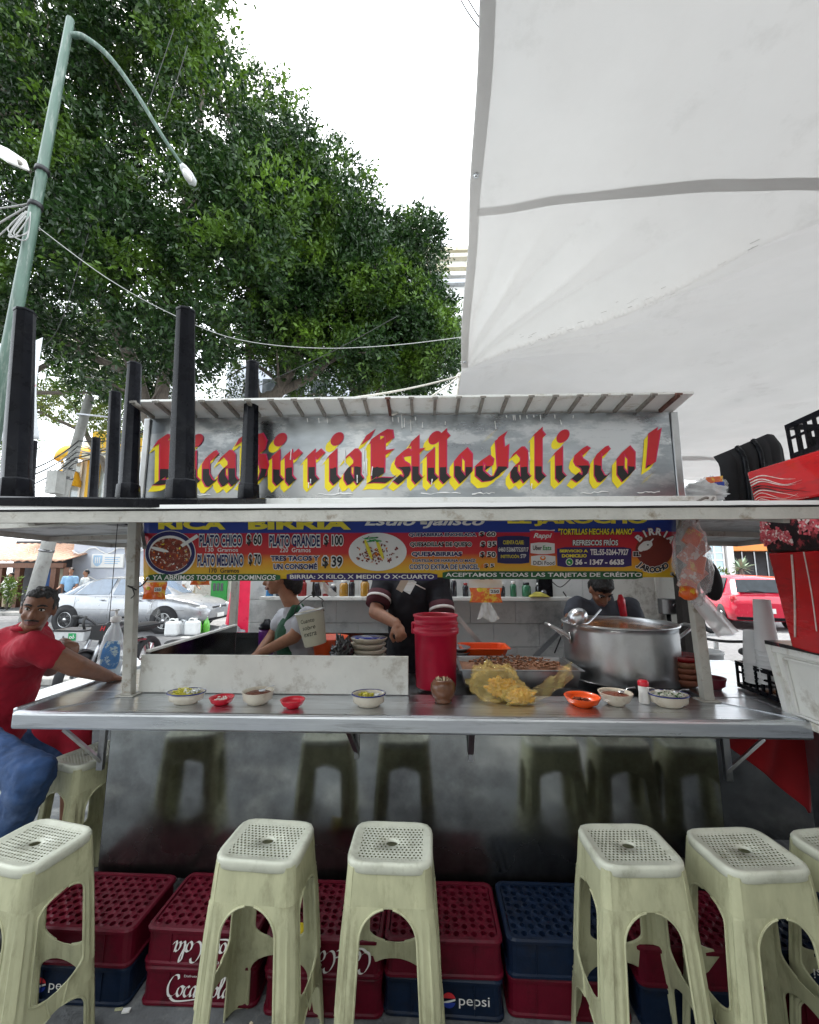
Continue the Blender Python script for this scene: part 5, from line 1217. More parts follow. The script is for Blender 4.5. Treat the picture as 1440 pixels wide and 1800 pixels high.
def face(c, f, root, tilt=0, k=1, brow='hair_black', moustache=False):
    f, s, u, R = frame(f, tilt); c = Vector(c); ew = MB(); ed = MB(); lp = MB(); br = MB()
    for q in (-1, 1):
        e = c+(f*.070+s*q*.031+u*.006)*k; ew.ball(e, (.0145*k,.0135*k,.0085*k), 14, rot=R); ed.ball(e+f*.0095*k, .0062*k, 10)
        br.tube(smooth_path([c+(f*.090+s*q*.012+u*.026)*k, c+(f*.086+s*q*.032+u*.033)*k, c+(f*.068+s*q*.052+u*.026)*k]), [.004*k,.0055*k]+[.0055*k]*8+[.003*k]*3, 6)
        ed.tube(smooth_path([c+(f*.084+s*q*.018+u*.010)*k, c+(f*.085+s*q*.031+u*.0165)*k, c+(f*.072+s*q*.046+u*.009)*k]), .0022*k, 5)
    lp.tube(smooth_path([c+(f*.076-s*.03-u*.065)*k, c+(f*.097-s*.010-u*.061)*k, c+(f*.098-u*.0625)*k, c+(f*.097+s*.010-u*.061)*k, c+(f*.076+s*.03-u*.065)*k]), .0055*k, 7)
    lp.tube(smooth_path([c+(f*.078-s*.024-u*.069)*k, c+(f*.097-u*.073)*k, c+(f*.078+s*.024-u*.069)*k]), .0065*k, 7)
    if moustache: br.tube(smooth_path([c+(f*.078-s*.03-u*.058)*k, c+(f*.1-u*.050)*k, c+(f*.078+s*.03-u*.058)*k]), .005*k, 6)
    P(ew, 'eye', 'eye_white', root); P(ed, 'iris', 'eye_dark', root); P(lp, 'lips', 'lips', root); P(br, 'eyebrow', brow, root)
def hand_shapes(w, d, n, curl=.5, k=1, side=1, fist=False):
    """w wrist, d pointing direction, n palm normal (the way fingers curl), side = where the thumb is"""
    d = Vector(d).normalized(); n = Vector(n); n = (n-d*n.dot(d)).normalized(); s = d.cross(n)*side; w = Vector(w); L = []
    R = Matrix((s, d, n)).transposed()
    L.append(('b', w+d*.05*k, (.038*k,.055*k,.017*k), R)); L.append(('c', w-d*.02*k, w+d*.03*k, .026*k, .027*k))
    for i, (o, ln) in enumerate(((.028,.068),(.010,.078),(-.009,.072),(-.026,.055))):
        b = w+d*.092*k+s*o*k; a = curl*(1+.08*i); p = b; q = d.copy()
        for j in range(3):
            q2 = (Quaternion(d.cross(n), a) @ q); e = p+q2*(ln*k*(.44,.32,.24)[j]); L.append(('c', p, e, .0092*k-.0008*k*j, .0088*k-.0010*k*j)); p = e; q = q2
            a = curl*1.1
    t0 = w+d*.03*k+s*.03*k; t1 = t0+(d*.6+s*.55+n*.35).normalized()*.042*k; t2 = t1+(d*.85-s*.1+n*.5).normalized()*.034*k
    L += [('c', t0, t1, .013*k, .0105*k), ('c', t1, t2, .0105*k, .009*k)]
    return L
def person(label, loc, group=None): return T('person', label, 'person', loc, group)
# --- man in red leaning on the left counter
hp = at(-22, 1296, 2.42); wa = at(2, 1225, 2.40); ch = at(28, 1152, 2.36); nk = at(50, 1108, 2.30); hc = at(68, 1069, 2.20)
shR = at(58, 1135, 2.16); shL = at(68, 1118, 2.55); elR = at(132, 1170, 2.28); wrR = at(188, 1189, 2.52); elL = at(88, 1174, 2.62); wrL = at(112, 1131, 2.42)
man = person('man in a red polo shirt and jeans leaning on the left counter, looking this way', Vector((hp.x, hp.y, 0)))
mf = (.50, -.85, -.10); k = .93
neck0 = nk
L = head_shapes(hc, mf, -.12, k, neck0)
L += [('c', nk, ch, .06, .13), ('b', ch, (.14,.175,.16)), ('c', ch, wa, .138, .138), ('c', wa, hp, .138, .145), ('c', shR, elR, .062, .056), ('c', elR, wrR, .056, .034), ('c', shL, elL, .058, .052), ('c', elL, wrL, .052, .033),
      ('c', ch, shR, .09, .062), ('c', ch, shL, .09, .062)]
L += hand_shapes(wrR, at(218, 1194, 2.62)-wrR, (0,.2,-1), .35, 1, 1)
L += hand_shapes(wrL, at(150, 1135, 2.27)-wrL, (0,-.15,-1), .42, 1.1, -1)
kn1, an1 = at(62, 1362, 2.02), at(-8, 1500, 2.02); kn2, an2 = at(128, 1335, 2.58), at(112, 1392, 2.70); h1 = at(-45, 1318, 2.18); h2 = at(-5, 1300, 2.55)
md1 = an1.copy(); an1 = Vector((md1.x-.03, md1.y, .10)) if md1.z > .2 else md1; ft1 = Vector((an1.x+.14, an1.y-.02, .05)); 
an2 = Vector((kn2.x-.03, kn2.y+.02, .5)); ft2 = Vector((kn2.x, kn2.y+.02, .12))
L += [('c', h1, kn1, .08, .055), ('c', kn1, md1, .05, .045), ('c', md1, an1, .045, .04), ('c', h2, kn2, .08, .055), ('c', kn2, an2, .05, .045), ('c', an2, ft2, .045, .04)]
P(shape(L), 'body', 'skin_dark', man, remesh=.0065, smooth=3)
face(hc, mf, man, -.12, k, 'hair_black', True)
f, s, u, R = frame(mf, -.12)
hl = [('b', hc+(u*.046-f*.026)*k, (.077*k,.086*k,.074*k), R), ('b', hc+(u*.006-f*.052)*k, (.077*k,.062*k,.085*k), R), ('b', hc+(u*.086+f*.030)*k, (.058*k,.044*k,.026*k), R)]
for q in (-1, 1): hl.append(('b', hc+(s*q*.064+u*.022-f*.002)*k, (.015*k,.032*k,.042*k), R))
hm = shape(hl); o = P(hm, 'hair', 'hair_grey', man, remesh=.006, smooth=2)
def displace(o, st, size):
    tx = bpy.data.textures.new('clouds', 'CLOUDS'); tx.noise_scale = size; d = o.modifiers.new('d', 'DISPLACE'); d.texture = tx; d.strength = st; d.mid_level = .5; d.texture_coords = 'LOCAL'
displace(o, .022, .018)
sl = shR.lerp(elR, .40); sl2 = shL.lerp(elL, .5)
L = [('c', nk-Vector((0,0,.01)), ch, .066, .145), ('b', ch, (.155,.195,.175)), ('c', ch, wa, .152, .155), ('c', wa, hp, .155, .165), ('c', ch, shR, .105, .074), ('c', ch, shL, .105, .074), ('c', shR, sl, .076, .074), ('c', shL, sl2, .074, .07)]
o = P(shape(L), 'polo_shirt', 'polo_red', man, remesh=.01, smooth=6); displace(o, .028, .09)
cl = MB(); cf, cs_, cu, cR = frame((.75,-.5,.1)); cen = nk.lerp(hc, .10)
cl.tube([cen+cR@Vector((.068*math.cos(a), .072*math.sin(a), .012+.012*math.cos(a+2.2))) for a in [2*math.pi*i/26 for i in range(26)]], .014, 8, closed=True); P(cl, 'collar', 'polo_red', man, smooth=1)
L = [('c', h1, kn1, .118, .085), ('c', kn1, md1, .084, .076), ('c', md1, an1, .076, .07), ('c', h2, kn2, .115, .083), ('c', kn2, an2, .08, .075), ('b', hp-Vector((.0,0,.06)), (.17,.2,.13))]
o = P(shape(L), 'jeans', 'jeans', man, remesh=.010, smooth=4); displace(o, .03, .07)
L = [('c', ft1-Vector((.16,0,-.0)), ft1, .05, .045), ('c', ft2-Vector((.05,0,0.02)), ft2+Vector((.13,-.02,-.03)), .05, .042)]
P(shape(L), 'shoe', 'shoe', man, remesh=.01, smooth=3)
ap = MB()
def apf(u_, v):
    x0 = 8+132*u_; ytop = 1262; low = 1300+78*max(0, 1-abs(u_-.66)/.62)**1.0; y = ytop+(low-ytop)*v
    p = at(x0+(96-x0)*.25*v, y, 2.28+.10*u_); return p+Vector((0, .11-.03*math.sin(u_*9+v)*v, 0))
ap.grid(apf, 30, 20); P(ap, 'apron', 'polo_red', man, solid=.004)
# stool that carries him
p = hp; dup(stl, (p.x-.06, p.y-.02, 0), R_(84), 'cream plastic stool under the seated man in red, mostly outside the view')
# --- woman in green apron, profile to the left
hc = at(490, 1016, 3.02); nk = at(515, 1066, 3.05); ch = at(528, 1110, 3.08); wa = at(540, 1165, 3.1)
sh1 = at(541, 1086, 2.90); el1 = at(516, 1120, 2.83); wr1 = at(462, 1146, 2.80); sh2 = at(500, 1086, 3.24); el2 = at(478, 1118, 3.2); wr2 = at(455, 1146, 3.05)
wom = person('woman with dark hair in grey shirt and green apron, seen from the side bending over', Vector((wa.x, wa.y, 0)))
ff = (-1, -.22, -.12)
L = head_shapes(hc, ff, 0, .98, nk)+[('c', nk, ch, .055, .11), ('b', ch, (.12,.16,.15)), ('c', ch, wa, .125, .135), ('c', wa, wa-Vector((0,0,.35)), .15, .15), ('c', ch, sh1, .08, .06), ('c', ch, sh2, .08, .06),
     ('c', sh1, el1, .058, .046), ('c', el1, wr1, .045, .03), ('c', sh2, el2, .05, .042), ('c', el2, wr2, .04, .028)]
for x in (-.07, .07): L.append(('c', wa-Vector((0,x,.3)), Vector((wa.x, wa.y+x, .06)), .08, .045))
L += hand_shapes(wr1, wr1-el1, (0,.3,-1), .4, .95, 1)+hand_shapes(wr2, wr2-el2, (0,-.2,-1), .4, .95, -1)
P(shape(L), 'body', 'skin', wom, remesh=.008, smooth=3); face(hc, ff, wom, 0, .98)
f, s, u, R = frame(ff)
o = P(shape([('b', hc+u*.045-f*.035, (.082,.09,.085), R), ('b', hc-f*.075-u*.01, (.075,.055,.1), R), ('b', hc-f*.12-u*.05, (.05,.05,.09), R), ('b', hc+u*.03+s*.066-f*.02, (.02,.05,.045), R), ('b', hc+u*.03-s*.066-f*.02, (.02,.05,.045), R)]), 'hair', 'hair_black', wom, remesh=.007, smooth=2); displace(o, .012, .015)
L = [('c', nk-Vector((0,0,.03)), ch, .07, .125), ('b', ch, (.135,.175,.16)), ('c', ch, wa, .14, .15), ('c', wa, wa-Vector((0,0,.2)), .15, .15), ('c', ch, sh1, .095, .08), ('c', ch, sh2, .095, .078), ('c', sh1, sh1.lerp(el1,.45), .08, .074), ('c', sh2, sh2.lerp(el2,.45), .074, .07)]
o = P(shape(L), 'shirt', 'shirt_grey', wom, remesh=.011, smooth=4); displace(o, .02, .07)
L = [('b', ch+Vector((-.06,0,-.02)), (.115,.16,.15)), ('c', ch+Vector((-.055,0,-.05)), wa+Vector((-.05,0,0)), .13, .145), ('c', wa+Vector((-.03,0,.02)), wa+Vector((-.03,0,-.3)), .16, .17), ('c', nk+Vector((.03,-.06,.0)), ch+Vector((-.08,-.1,.05)), .022, .03), ('c', nk+Vector((.05,-.05,.0)), ch+Vector((.11,-.06,.02)), .022, .024), ('c', nk+Vector((.05,.05,.0)), ch+Vector((-.08,.1,.05)), .022, .03)]
o = P(shape(L), 'apron', 'apron_green', wom, remesh=.010, smooth=3); displace(o, .016, .05)
# --- cook in black
ch = at(720, 1050, 3.18); nk = at(720, 1003, 3.17); wa = at(722, 1130, 3.17); hc = at(720, 956, 3.12)
shA = at(674, 1026, 3.16); elA = at(660, 1076, 3.02); wrA = at(697, 1097, 2.86); shB = at(772, 1024, 3.16); elB = at(778, 1084, 3.04); wrB = at(766, 1120, 2.86)
ck = person('cook in a black shirt with maroon striped cuffs, face hidden behind the banner', Vector((wa.x, wa.y, 0)))
ff = (0, -1, -.35)
L = head_shapes(hc, ff, 0, 1, nk)+[('c', nk, ch, .06, .12), ('b', ch, (.17,.12,.16)), ('c', ch, wa, .15, .14), ('c', wa, wa-Vector((0,0,.3)), .15, .15), ('c', ch, shA, .1, .065), ('c', ch, shB, .1, .065), ('c', shA, elA, .058, .05), ('c', elA, wrA, .05, .034), ('c', shB, elB, .056, .048), ('c', elB, wrB, .046, .032)]
for x in (-.08, .08): L.append(('c', wa+Vector((x,0,-.3)), Vector((wa.x+x, wa.y, .06)), .085, .05))
L += hand_shapes(wrA, Vector((.25,-.55,-.45)), (.35,.1,-1), 1.15, 1.12, -1)+hand_shapes(wrB, Vector((-.1,-.3,-1)), (0,.5,-.2), .7, 1, 1)
P(shape(L), 'body', 'skin', ck, remesh=.0075, smooth=2); face(hc, ff, ck)
o = P(shape([('b', hc+Vector((0,.02,.05)), (.082,.1,.085)), ('b', hc+Vector((0,.06,0)), (.08,.06,.09))]), 'hair', 'hair_black', ck, remesh=.01, smooth=2)
L = [('c', nk-Vector((0,0,.02)), ch, .075, .14), ('b', ch, (.195,.14,.18)), ('c', ch, wa, .172, .165), ('c', wa, wa-Vector((0,0,.25)), .175, .185), ('c', ch, shA, .12, .088), ('c', ch, shB, .12, .088), ('c', shA, shA.lerp(elA,.55), .086, .084), ('c', shB, shB.lerp(elB,.8), .084, .085)]
o = P(shape(L), 'shirt', 'shirt_black', ck, remesh=.011, smooth=4); displace(o, .02, .08)
for a, b, t0, t1 in ((shA, elA, .38, .78), (shB, elB, .62, 1.02)):
    m_ = MB(); m_.tube([a.lerp(b,t0), a.lerp(b,(t0+t1)/2), a.lerp(b,t1), a.lerp(b,t1), a.lerp(b,t1-.1)], [.094,.092,.090,.08,.07], 20); cf = P(m_, 'cuff', 'cuff_maroon', ck, smooth=1)
    m_ = MB(); tm = (t0+t1)/2; m_.tube([a.lerp(b,tm-.03), a.lerp(b,tm+.05)], [.0945,.0945], 20, cap=False); P(m_, 'stripe', 'cuff_white', cf, solid=.002)
m_ = MB(); q = at(716, 1028, 2.98); m_.box(q, (.10,.006,.1), Matrix.Rotation(.5,3,'Y')); m_.box(q+Vector((-.03,-.006,.01)), (.05,.004,.12), Matrix.Rotation(.5,3,'Y'), 1); m_.tube([q+Vector((.03,-.02,.02)), q+Vector((.13,-.03,-.03))], .004, 5, 2)
P(m_, 'pocket_pad', ['steel', 'ceramic', 'print_white'], ck)
# --- cook behind the pot
hc = at(1057, 1036, 3.22); nk = at(1060, 1052, 3.36); ch = at(1058, 1090, 3.42); wa = at(1058, 1150, 3.42); shA = at(1014, 1066, 3.38); shB = at(1106, 1068, 3.38); elA = at(998, 1105, 3.24); elB = at(1124, 1110, 3.25)
c2 = person('dark haired cook bending his head down behind the big pot', Vector((wa.x, wa.y, 0)))
ff = (.03, -.68, -.72)
L = head_shapes(hc, ff, .05, 1.02, nk)+[('c', nk, ch, .065, .12), ('b', ch, (.17,.12,.15)), ('c', ch, wa, .15, .15), ('c', ch, shA, .1, .065), ('c', ch, shB, .1, .065), ('c', shA, elA, .06, .05), ('c', shB, elB, .06, .05), ('c', elA, at(1030,1135,3.12), .048, .035), ('c', elB, at(1100,1140,3.12), .048, .035)]
for x in (-.08, .08): L.append(('c', wa+Vector((x,0,0)), Vector((wa.x+x, wa.y, .06)), .09, .05))
L += hand_shapes(at(1030,1135,3.12), (.2,-.4,-1), (0,.5,-.2), .5, 1, 1)+hand_shapes(at(1100,1140,3.12), (-.2,-.4,-1), (0,.5,-.2), .5, 1, -1)
P(shape(L), 'body', 'skin_dark', c2, remesh=.008, smooth=3); face(hc, ff, c2, .05, 1.02)
f, s, u, R = frame(ff, .05)
o = P(shape([('b', hc+u*.048-f*.018, (.083,.098,.078), R), ('b', hc+u*.0-f*.05, (.082,.062,.09), R), ('b', hc+u*.078+f*.04, (.066,.045,.03), R)]), 'hair', 'hair_black', c2, remesh=.008, smooth=2); displace(o, .014, .02)
L = [('c', nk, ch, .08, .14), ('b', ch, (.19,.14,.17)), ('c', ch, wa, .17, .17), ('c', ch, shA, .12, .085), ('c', ch, shB, .12, .085), ('c', shA, shA.lerp(elA,.3), .084, .08), ('c', shB, shB.lerp(elB,.75), .084, .08)]
o = P(shape(L), 'shirt', 'shirt_dark', c2, remesh=.012, smooth=4); displace(o, .02, .08)
m_ = MB(); q = at(1094, 1060, 3.2); m_.tube([at(1090,1045,3.2), at(1092,1055,3.2), at(1097,1085,3.2)], [.012,.03,.026], 10, sq=.4); P(m_, 'strap', 'red_plastic', c2)
# --- people across the street
def passer(px, ytop, Y, label, shirt, trou, seated=False, turn=0, hgt=None):
    p = at(px, ytop, Y); x, h = p.x, (p.z-.122 if hgt is None else hgt); z0 = .122
    t = person(label, Vector((x, Y, z0)), 'people across the street'); hc = Vector((x, Y, z0+h-.12)); nk = hc-Vector((0,0,.17)); ch = hc-Vector((0,0,.36)); wa = hc-Vector((0,0,.68)); f = Vector((math.sin(turn), -math.cos(turn), 0)); s = Vector((math.cos(turn), math.sin(turn), 0))
    L = head_shapes(hc, f, 0, 1, nk)+[('b', ch, (.15,.11,.16)), ('c', ch, wa, .13, .13), ('c', nk, ch, .06, .11)]
    A = []
    for q in (-1, 1):
        sh = ch+s*q*.19+Z*.09; el = sh+Vector((0,0,-.27))+s*q*.05+f*.05; wr = el+f*.2-Z*.1; A.append((sh, el, wr)); L += [('c', ch+Z*.06, sh, .08, .055), ('c', sh, el, .05, .042), ('c', el, wr, .042, .03)]+hand_shapes(wr, f, -Z, .5, 1, q)
        kn = wa+s*q*.1-Z*.4+f*.03; an = Vector((kn.x, kn.y+.03, z0+.07)); L += [('c', wa+s*q*.09, kn, .08, .055), ('c', kn, an, .05, .04)]
    P(shape(L), 'body', 'skin', t, remesh=.018, smooth=1)
    P(shape([('b', ch, (.18,.14,.19)), ('c', ch, wa, .16, .165)]+[('c', ch+Z*.06, a[0], .1, .075) for a in A]+[('c', a[0], a[0].lerp(a[1],.7), .075, .068) for a in A]), 'shirt', shirt, t, remesh=.02, smooth=2)
    P(shape([('c', wa+s*q*.09+Z*.03, wa+s*q*.1-Z*.4, .11, .085) for q in (-1,1)]+[('c', wa+s*q*.1-Z*.4, Vector(((wa+s*q*.1).x,(wa+s*q*.1).y, z0+.1)), .085, .075) for q in (-1,1)]), 'trousers', trou, t, remesh=.02, smooth=2)
    P(shape([('c', Vector(((wa+s*q*.1).x,(wa+s*q*.1).y, z0+.045)), Vector(((wa+s*q*.1).x,(wa+s*q*.1).y, z0+.04))+f*.15, .045, .04) for q in (-1,1)]), 'shoe', 'shoe', t, remesh=.02, smooth=1)
    P(shape([('b', hc+Z*.04-f*.02, (.085,.095,.085)), ('b', hc-f*.05, (.08,.06,.09))]), 'hair', 'hair_black', t, remesh=.02, smooth=1)
passer(126, 998, 15.6, 'person in a sky blue shirt standing at the tiled restaurant', 'shirt_sky', 'trousers_dark', turn=.4)
passer(152, 1001, 16.0, 'person in a white shirt beside the blue shirted one at the restaurant', 'shirt_white', 'trousers_dark', turn=-.5)
passer(336, 998, 15.4, 'person in pale khaki clothes standing behind the silver car\'s bonnet', 'shirt_white', 'trousers_khaki', turn=.8)
passer(20, 1006, 15.9, 'person in white seated area behind the plants at the restaurant', 'shirt_white', 'trousers_khaki', turn=.1)
# ---------------------------------------------------------------- trees
def leaf_mat(name, dark, light, new):
    m = M(name, dark, .4, var=.35, scale=1.2, coat=.05, spec=.3)
    n = m.node_tree.nodes; L = m.node_tree.links; b = n['Principled BSDF']
    ge = n.new('ShaderNodeNewGeometry'); tc = n.new('ShaderNodeTexCoord'); nz = n.new('ShaderNodeTexNoise'); nz.inputs['Scale'].default_value = .8; nz.inputs['Detail'].default_value = 5
    L.new(tc.outputs['Object'], nz.inputs['Vector'])
    r1 = n.new('ShaderNodeValToRGB'); r1.color_ramp.elements[0].color = (*dark, 1); r1.color_ramp.elements[1].color = (*light, 1); L.new(ge.outputs['Random Per Island'], r1.inputs['Fac'])
    r2 = n.new('ShaderNodeMapRange'); r2.inputs['From Min'].default_value = .5; r2.inputs['From Max'].default_value = .74; L.new(nz.outputs['Fac'], r2.inputs['Value'])
    mx = n.new('ShaderNodeMixRGB'); mx.inputs['Color2'].default_value = (*new, 1); L.new(r2.outputs['Result'], mx.inputs['Fac']); L.new(r1.outputs['Color'], mx.inputs['Color1'])
    L.new(mx.outputs['Color'], b.inputs['Base Color'])
    tr = n.new('ShaderNodeBsdfTranslucent'); ms = n.new('ShaderNodeMixShader'); ms.inputs['Fac'].default_value = .22
    L.new(mx.outputs['Color'], tr.inputs['Color']); L.new(b.outputs[0], ms.inputs[1]); L.new(tr.outputs[0], ms.inputs[2]); L.new(ms.outputs[0], n['Material Output'].inputs['Surface'])
leaf_mat('leaf_ficus', (.006,.02,.005), (.025,.062,.013), (.13,.24,.02)); leaf_mat('leaf_pale', (.05,.1,.02), (.12,.18,.03), (.25,.28,.04))
M('bark', (.13,.11,.09), .85, var=.35, scale=9, dirt=(.05,.045,.04), dscale=4, bump=.6, bscale=12, stretch=(3,3,.7))
def leaves_mesh(name, clumps, mat, ln=.135, wd=.056, seed=1):
    """clumps: (centre, radii, count); leaves sit in sprays near each clump's skin and hang outward"""
    rg = np.random.default_rng(seed); PA = []; DA = []; SZ = []
    for c, r, n in clumps:
        ns = max(1, n//9)
        d = rg.normal(size=(ns,3)); d /= np.linalg.norm(d,axis=1)[:,None]
        rad = rg.uniform(.62,1.0,ns)**.5*rg.normal(1,.09,ns)
        # uneven outline
        lump = 1+.22*np.sin(d[:,0]*5+c[0]*3)*np.cos(d[:,1]*4+c[1])+.15*np.sin(d[:,2]*7+c[2]*2)
        base = np.array(c)+d*np.array(r)*(rad*lump)[:,None]
        out = d*np.array([1,1,.7])+np.array([0,0,-.05])
        for k in range(9):
            q = rg.normal(size=(ns,3)); q = out*.55+q*.62; q /= np.linalg.norm(q,axis=1)[:,None]
            PA.append(base+d*(.02*k)[...] if False else base+out*(.035*(k-4))+rg.normal(size=(ns,3))*.03); DA.append(q); SZ.append(rg.uniform(.65,1.15,ns))
    Pn = np.concatenate(PA); Dn = np.concatenate(DA); S = np.concatenate(SZ)[:,None]; N = len(Pn)
    up = np.random.default_rng(seed+1).normal(size=(N,3)); up[:,2] += .9
    sd_ = np.cross(Dn, up); sd_ /= np.linalg.norm(sd_,axis=1)[:,None]+1e-9; nn = np.cross(sd_, Dn)
    a = Pn; bb = Pn+Dn*ln*.45*S+sd_*wd*.5*S-nn*.006; cc = Pn+Dn*ln*S-nn*.012*S; dd = Pn+Dn*ln*.45*S-sd_*wd*.5*S-nn*.006
    co = np.stack([a,bb,cc,dd],1).reshape(-1,3)
    me = bpy.data.meshes.new(name); me.vertices.add(4*N); me.vertices.foreach_set('co', co.astype(np.float32).ravel())
    me.loops.add(4*N); me.loops.foreach_set('vertex_index', np.arange(4*N,dtype=np.int32)); me.polygons.add(N); me.polygons.foreach_set('loop_start', np.arange(0,4*N,4,dtype=np.int32))
    me.update(calc_edges=True); me.materials.append(MATS[mat]); return me
def crown(root, clumps, mat, **k):
    loc = WL[root.name]; me = leaves_mesh('crown', [(Vector(c)-loc, r, n) for c, r, n in clumps], mat, **k); o = bpy.data.objects.new('crown', me); COL.objects.link(o); o.parent = root; return o
def limb(mb, pts, r0, r1, n=9):
    pp = smooth_path(pts, 5); kk = len(pp); pp = [p+Vector((noise.noise(p*1.7), noise.noise(p*1.7+Vector((9,0,0))), 0))*.04 for p in pp]; mb.tube(pp, [r0+(r1-r0)*i/(kk-1) for i in range(kk)], n)
def inside(poly, x, y):
    r = False; j = len(poly)-1
    for i in range(len(poly)):
        if (poly[i][1] > y) != (poly[j][1] > y) and x < (poly[j][0]-poly[i][0])*(y-poly[i][1])/(poly[j][1]-poly[i][1])+poly[i][0]: r = not r
        j = i
    return r
def tree(label, base, crown_poly, Y, dY, ncl, rc, count, limbs, mat='leaf_ficus', seed=1, r0=.25, holes=()):
    t = T('ficus_tree', label, 'tree', base, 'street trees behind the stall'); rn = random.Random(seed); cl = []; xs = [p[0] for p in crown_poly]; ys = [p[1] for p in crown_poly]; tries = 0
    while len(cl) < ncl and tries < 20000:
        tries += 1; x = rn.uniform(min(xs), max(xs)); y = rn.uniform(min(ys), max(ys))
        if not inside(crown_poly, x, y): continue
        y2 = Y+rn.uniform(-1,1)*dY; r = rc*rn.uniform(.5,1.35); ok = True
        for hx, hy, hr in holes:
            if (x-hx)**2+(y-hy)**2 < (hr+r*720/Y*.75)**2: ok = False
        # keep whole clumps inside the outline
        rp = r*720/(y2*1.12)*.8
        if not all(inside(crown_poly, x+rp*math.cos(a), y+rp*math.sin(a)) for a in (0,1.57,3.14,4.71)): ok = ok and rn.random() < .06 and False
        if ok: cl.append((at(x, y, y2), (r, r, r*.85), int(count*(r/rc)**2)))
    crown(t, cl, mat, seed=seed)
    m = MB()
    for pts, a, b in limbs: limb(m, pts, a, b)
    # twigs towards the clumps
    tips = [p for pts, a, b in limbs for p in pts[1:]]
    for c, r, n in cl[::3]:
        q = min(tips, key=lambda p: (Vector(p)-c).length); m.tube(smooth_path([q, Vector(q).lerp(c,.5)+Vector((0,0,.15)), c], 4), [.045-.004*i for i in range(9)], 5)
    P(m, 'trunk', 'bark', t)
    return t
A_ = lambda x, y, Y: at(x, y, Y)
b1 = A_(480, 1120, 8.6); b1.z = 0
tree('huge dark ficus tree filling the upper left sky behind the lamp post', b1,
     [(-260,-260),(300,-300),(425,-60),(440,60),(475,110),(515,170),(520,330),(540,420),(500,560),(470,700),(380,690),(300,690),(220,690),(140,700),(50,680),(-40,620),(-260,660)], 8.6, 2.0, 260, .78, 1200,
     [([b1, A_(430,930,8.6), A_(300,800,8.6), A_(258,720,8.6), A_(232,640,8.5), A_(200,560,8.3)], .25, .12), ([A_(232,640,8.5), A_(170,500,8.2), A_(120,380,8.0), A_(60,200,8)], .13, .05), ([A_(222,655,8.5), A_(130,610,8.2), A_(62,572,8.0)], .09, .04),
      ([A_(272,750,8.6), A_(300,600,8.8), A_(300,520,8.8), A_(330,330,8.9), A_(360,150,8.9)], .15, .05), ([A_(300,560,8.8), A_(292,470,8.5), A_(290,430,8.4)], .06, .03), ([A_(330,330,8.9), A_(420,250,8.8)], .06, .03), ([A_(200,560,8.3), A_(215,400,8.6), A_(250,250,9)], .1, .04)],
     seed=3, holes=((112,545,12),(95,660,26),(250,600,0)))
b2 = A_(468, 1100, 9.8); b2.z = 0
tree('dark ficus tree with a leaning trunk, stepping down toward the tarpaulin', b2,
     [(400,40),(470,95),(500,100),(530,190),(560,235),(605,245),(645,300),(665,350),(680,420),(700,520),(690,640),(640,690),(540,680),(470,660),(420,560),(400,300)], 9.8, 1.7, 130, .72, 1000,
     [([b2, A_(462,740,9.8), A_(490,690,9.8), A_(530,600,9.7), A_(560,450,9.6)], .22, .08), ([A_(490,690,9.8), A_(560,650,9.9), A_(640,560,10), A_(660,460,10)], .12, .04), ([A_(462,740,9.8), A_(440,640,9.6), A_(440,520,9.5), A_(450,300,9.5)], .15, .05)], seed=8)
b3 = A_(640, 1080, 11); b3.z = 0
tree('rounded ficus tree nearest the tarpaulin edge, lightest green on its right side', b3,
     [(640,380),(690,372),(735,355),(768,365),(775,400),(785,440),(780,490),(800,530),(815,565),(815,640),(805,690),(700,700),(600,690),(610,520)], 11, 1.4, 90, .58, 900,
     [([b3, A_(632,740,11), A_(660,650,11), A_(700,540,11)], .2, .07), ([A_(660,650,11), A_(740,600,11), A_(760,500,11)], .1, .04), ([A_(632,740,11), A_(610,640,11)], .1, .05)], seed=14)
b4 = A_(233, 1080, 16); b4.z = .12
tree('pale yellow-green sunlit tree far behind the leaning concrete pole', b4,
     [(-60,690),(60,620),(160,640),(300,650),(330,740),(290,790),(160,770),(60,790),(100,850),(-60,900)], 17, 1.8, 40, .8, 700,
     [([b4, A_(228,960,16), A_(190,830,16.5), A_(150,740,16.5), A_(240,680,17)], .2, .06), ([A_(150,760,16.5), A_(60,720,16.5)], .1, .04)], mat='leaf_pale', seed=23)
# foliage low behind the roof
b5 = A_(560, 1080, 14); b5.z = .12
tree('dark tree low behind the stall roof between the other trunks', b5,
     [(330,560),(460,520),(640,540),(800,560),(810,720),(330,740)], 14, 1.2, 40, .85, 900,
     [([b5, A_(560,800,14), A_(520,700,14), A_(450,640,14)], .2, .06), ([A_(560,800,14), A_(640,660,14)], .1, .04)], seed=31, holes=((470,668,16),))
b6 = A_(-60, 1080, 13.5); b6.z = .0
tree('dark leafy tree low at the left edge behind the lamp post', b6,
     [(-160,480),(60,470),(240,520),(330,600),(320,740),(200,725),(70,690),(20,640),(-160,760)], 13.5, 1.4, 70, .75, 900,
     [([b6, A_(-50,860,13.5), A_(0,700,13.5), A_(120,620,13.5)], .22, .07), ([A_(0,700,13.5), A_(60,580,13.3)], .1, .04), ([A_(20,690,13.5), A_(200,690,13.3)], .09, .03)], seed=41, holes=((112,545,8),(85,668,20)))
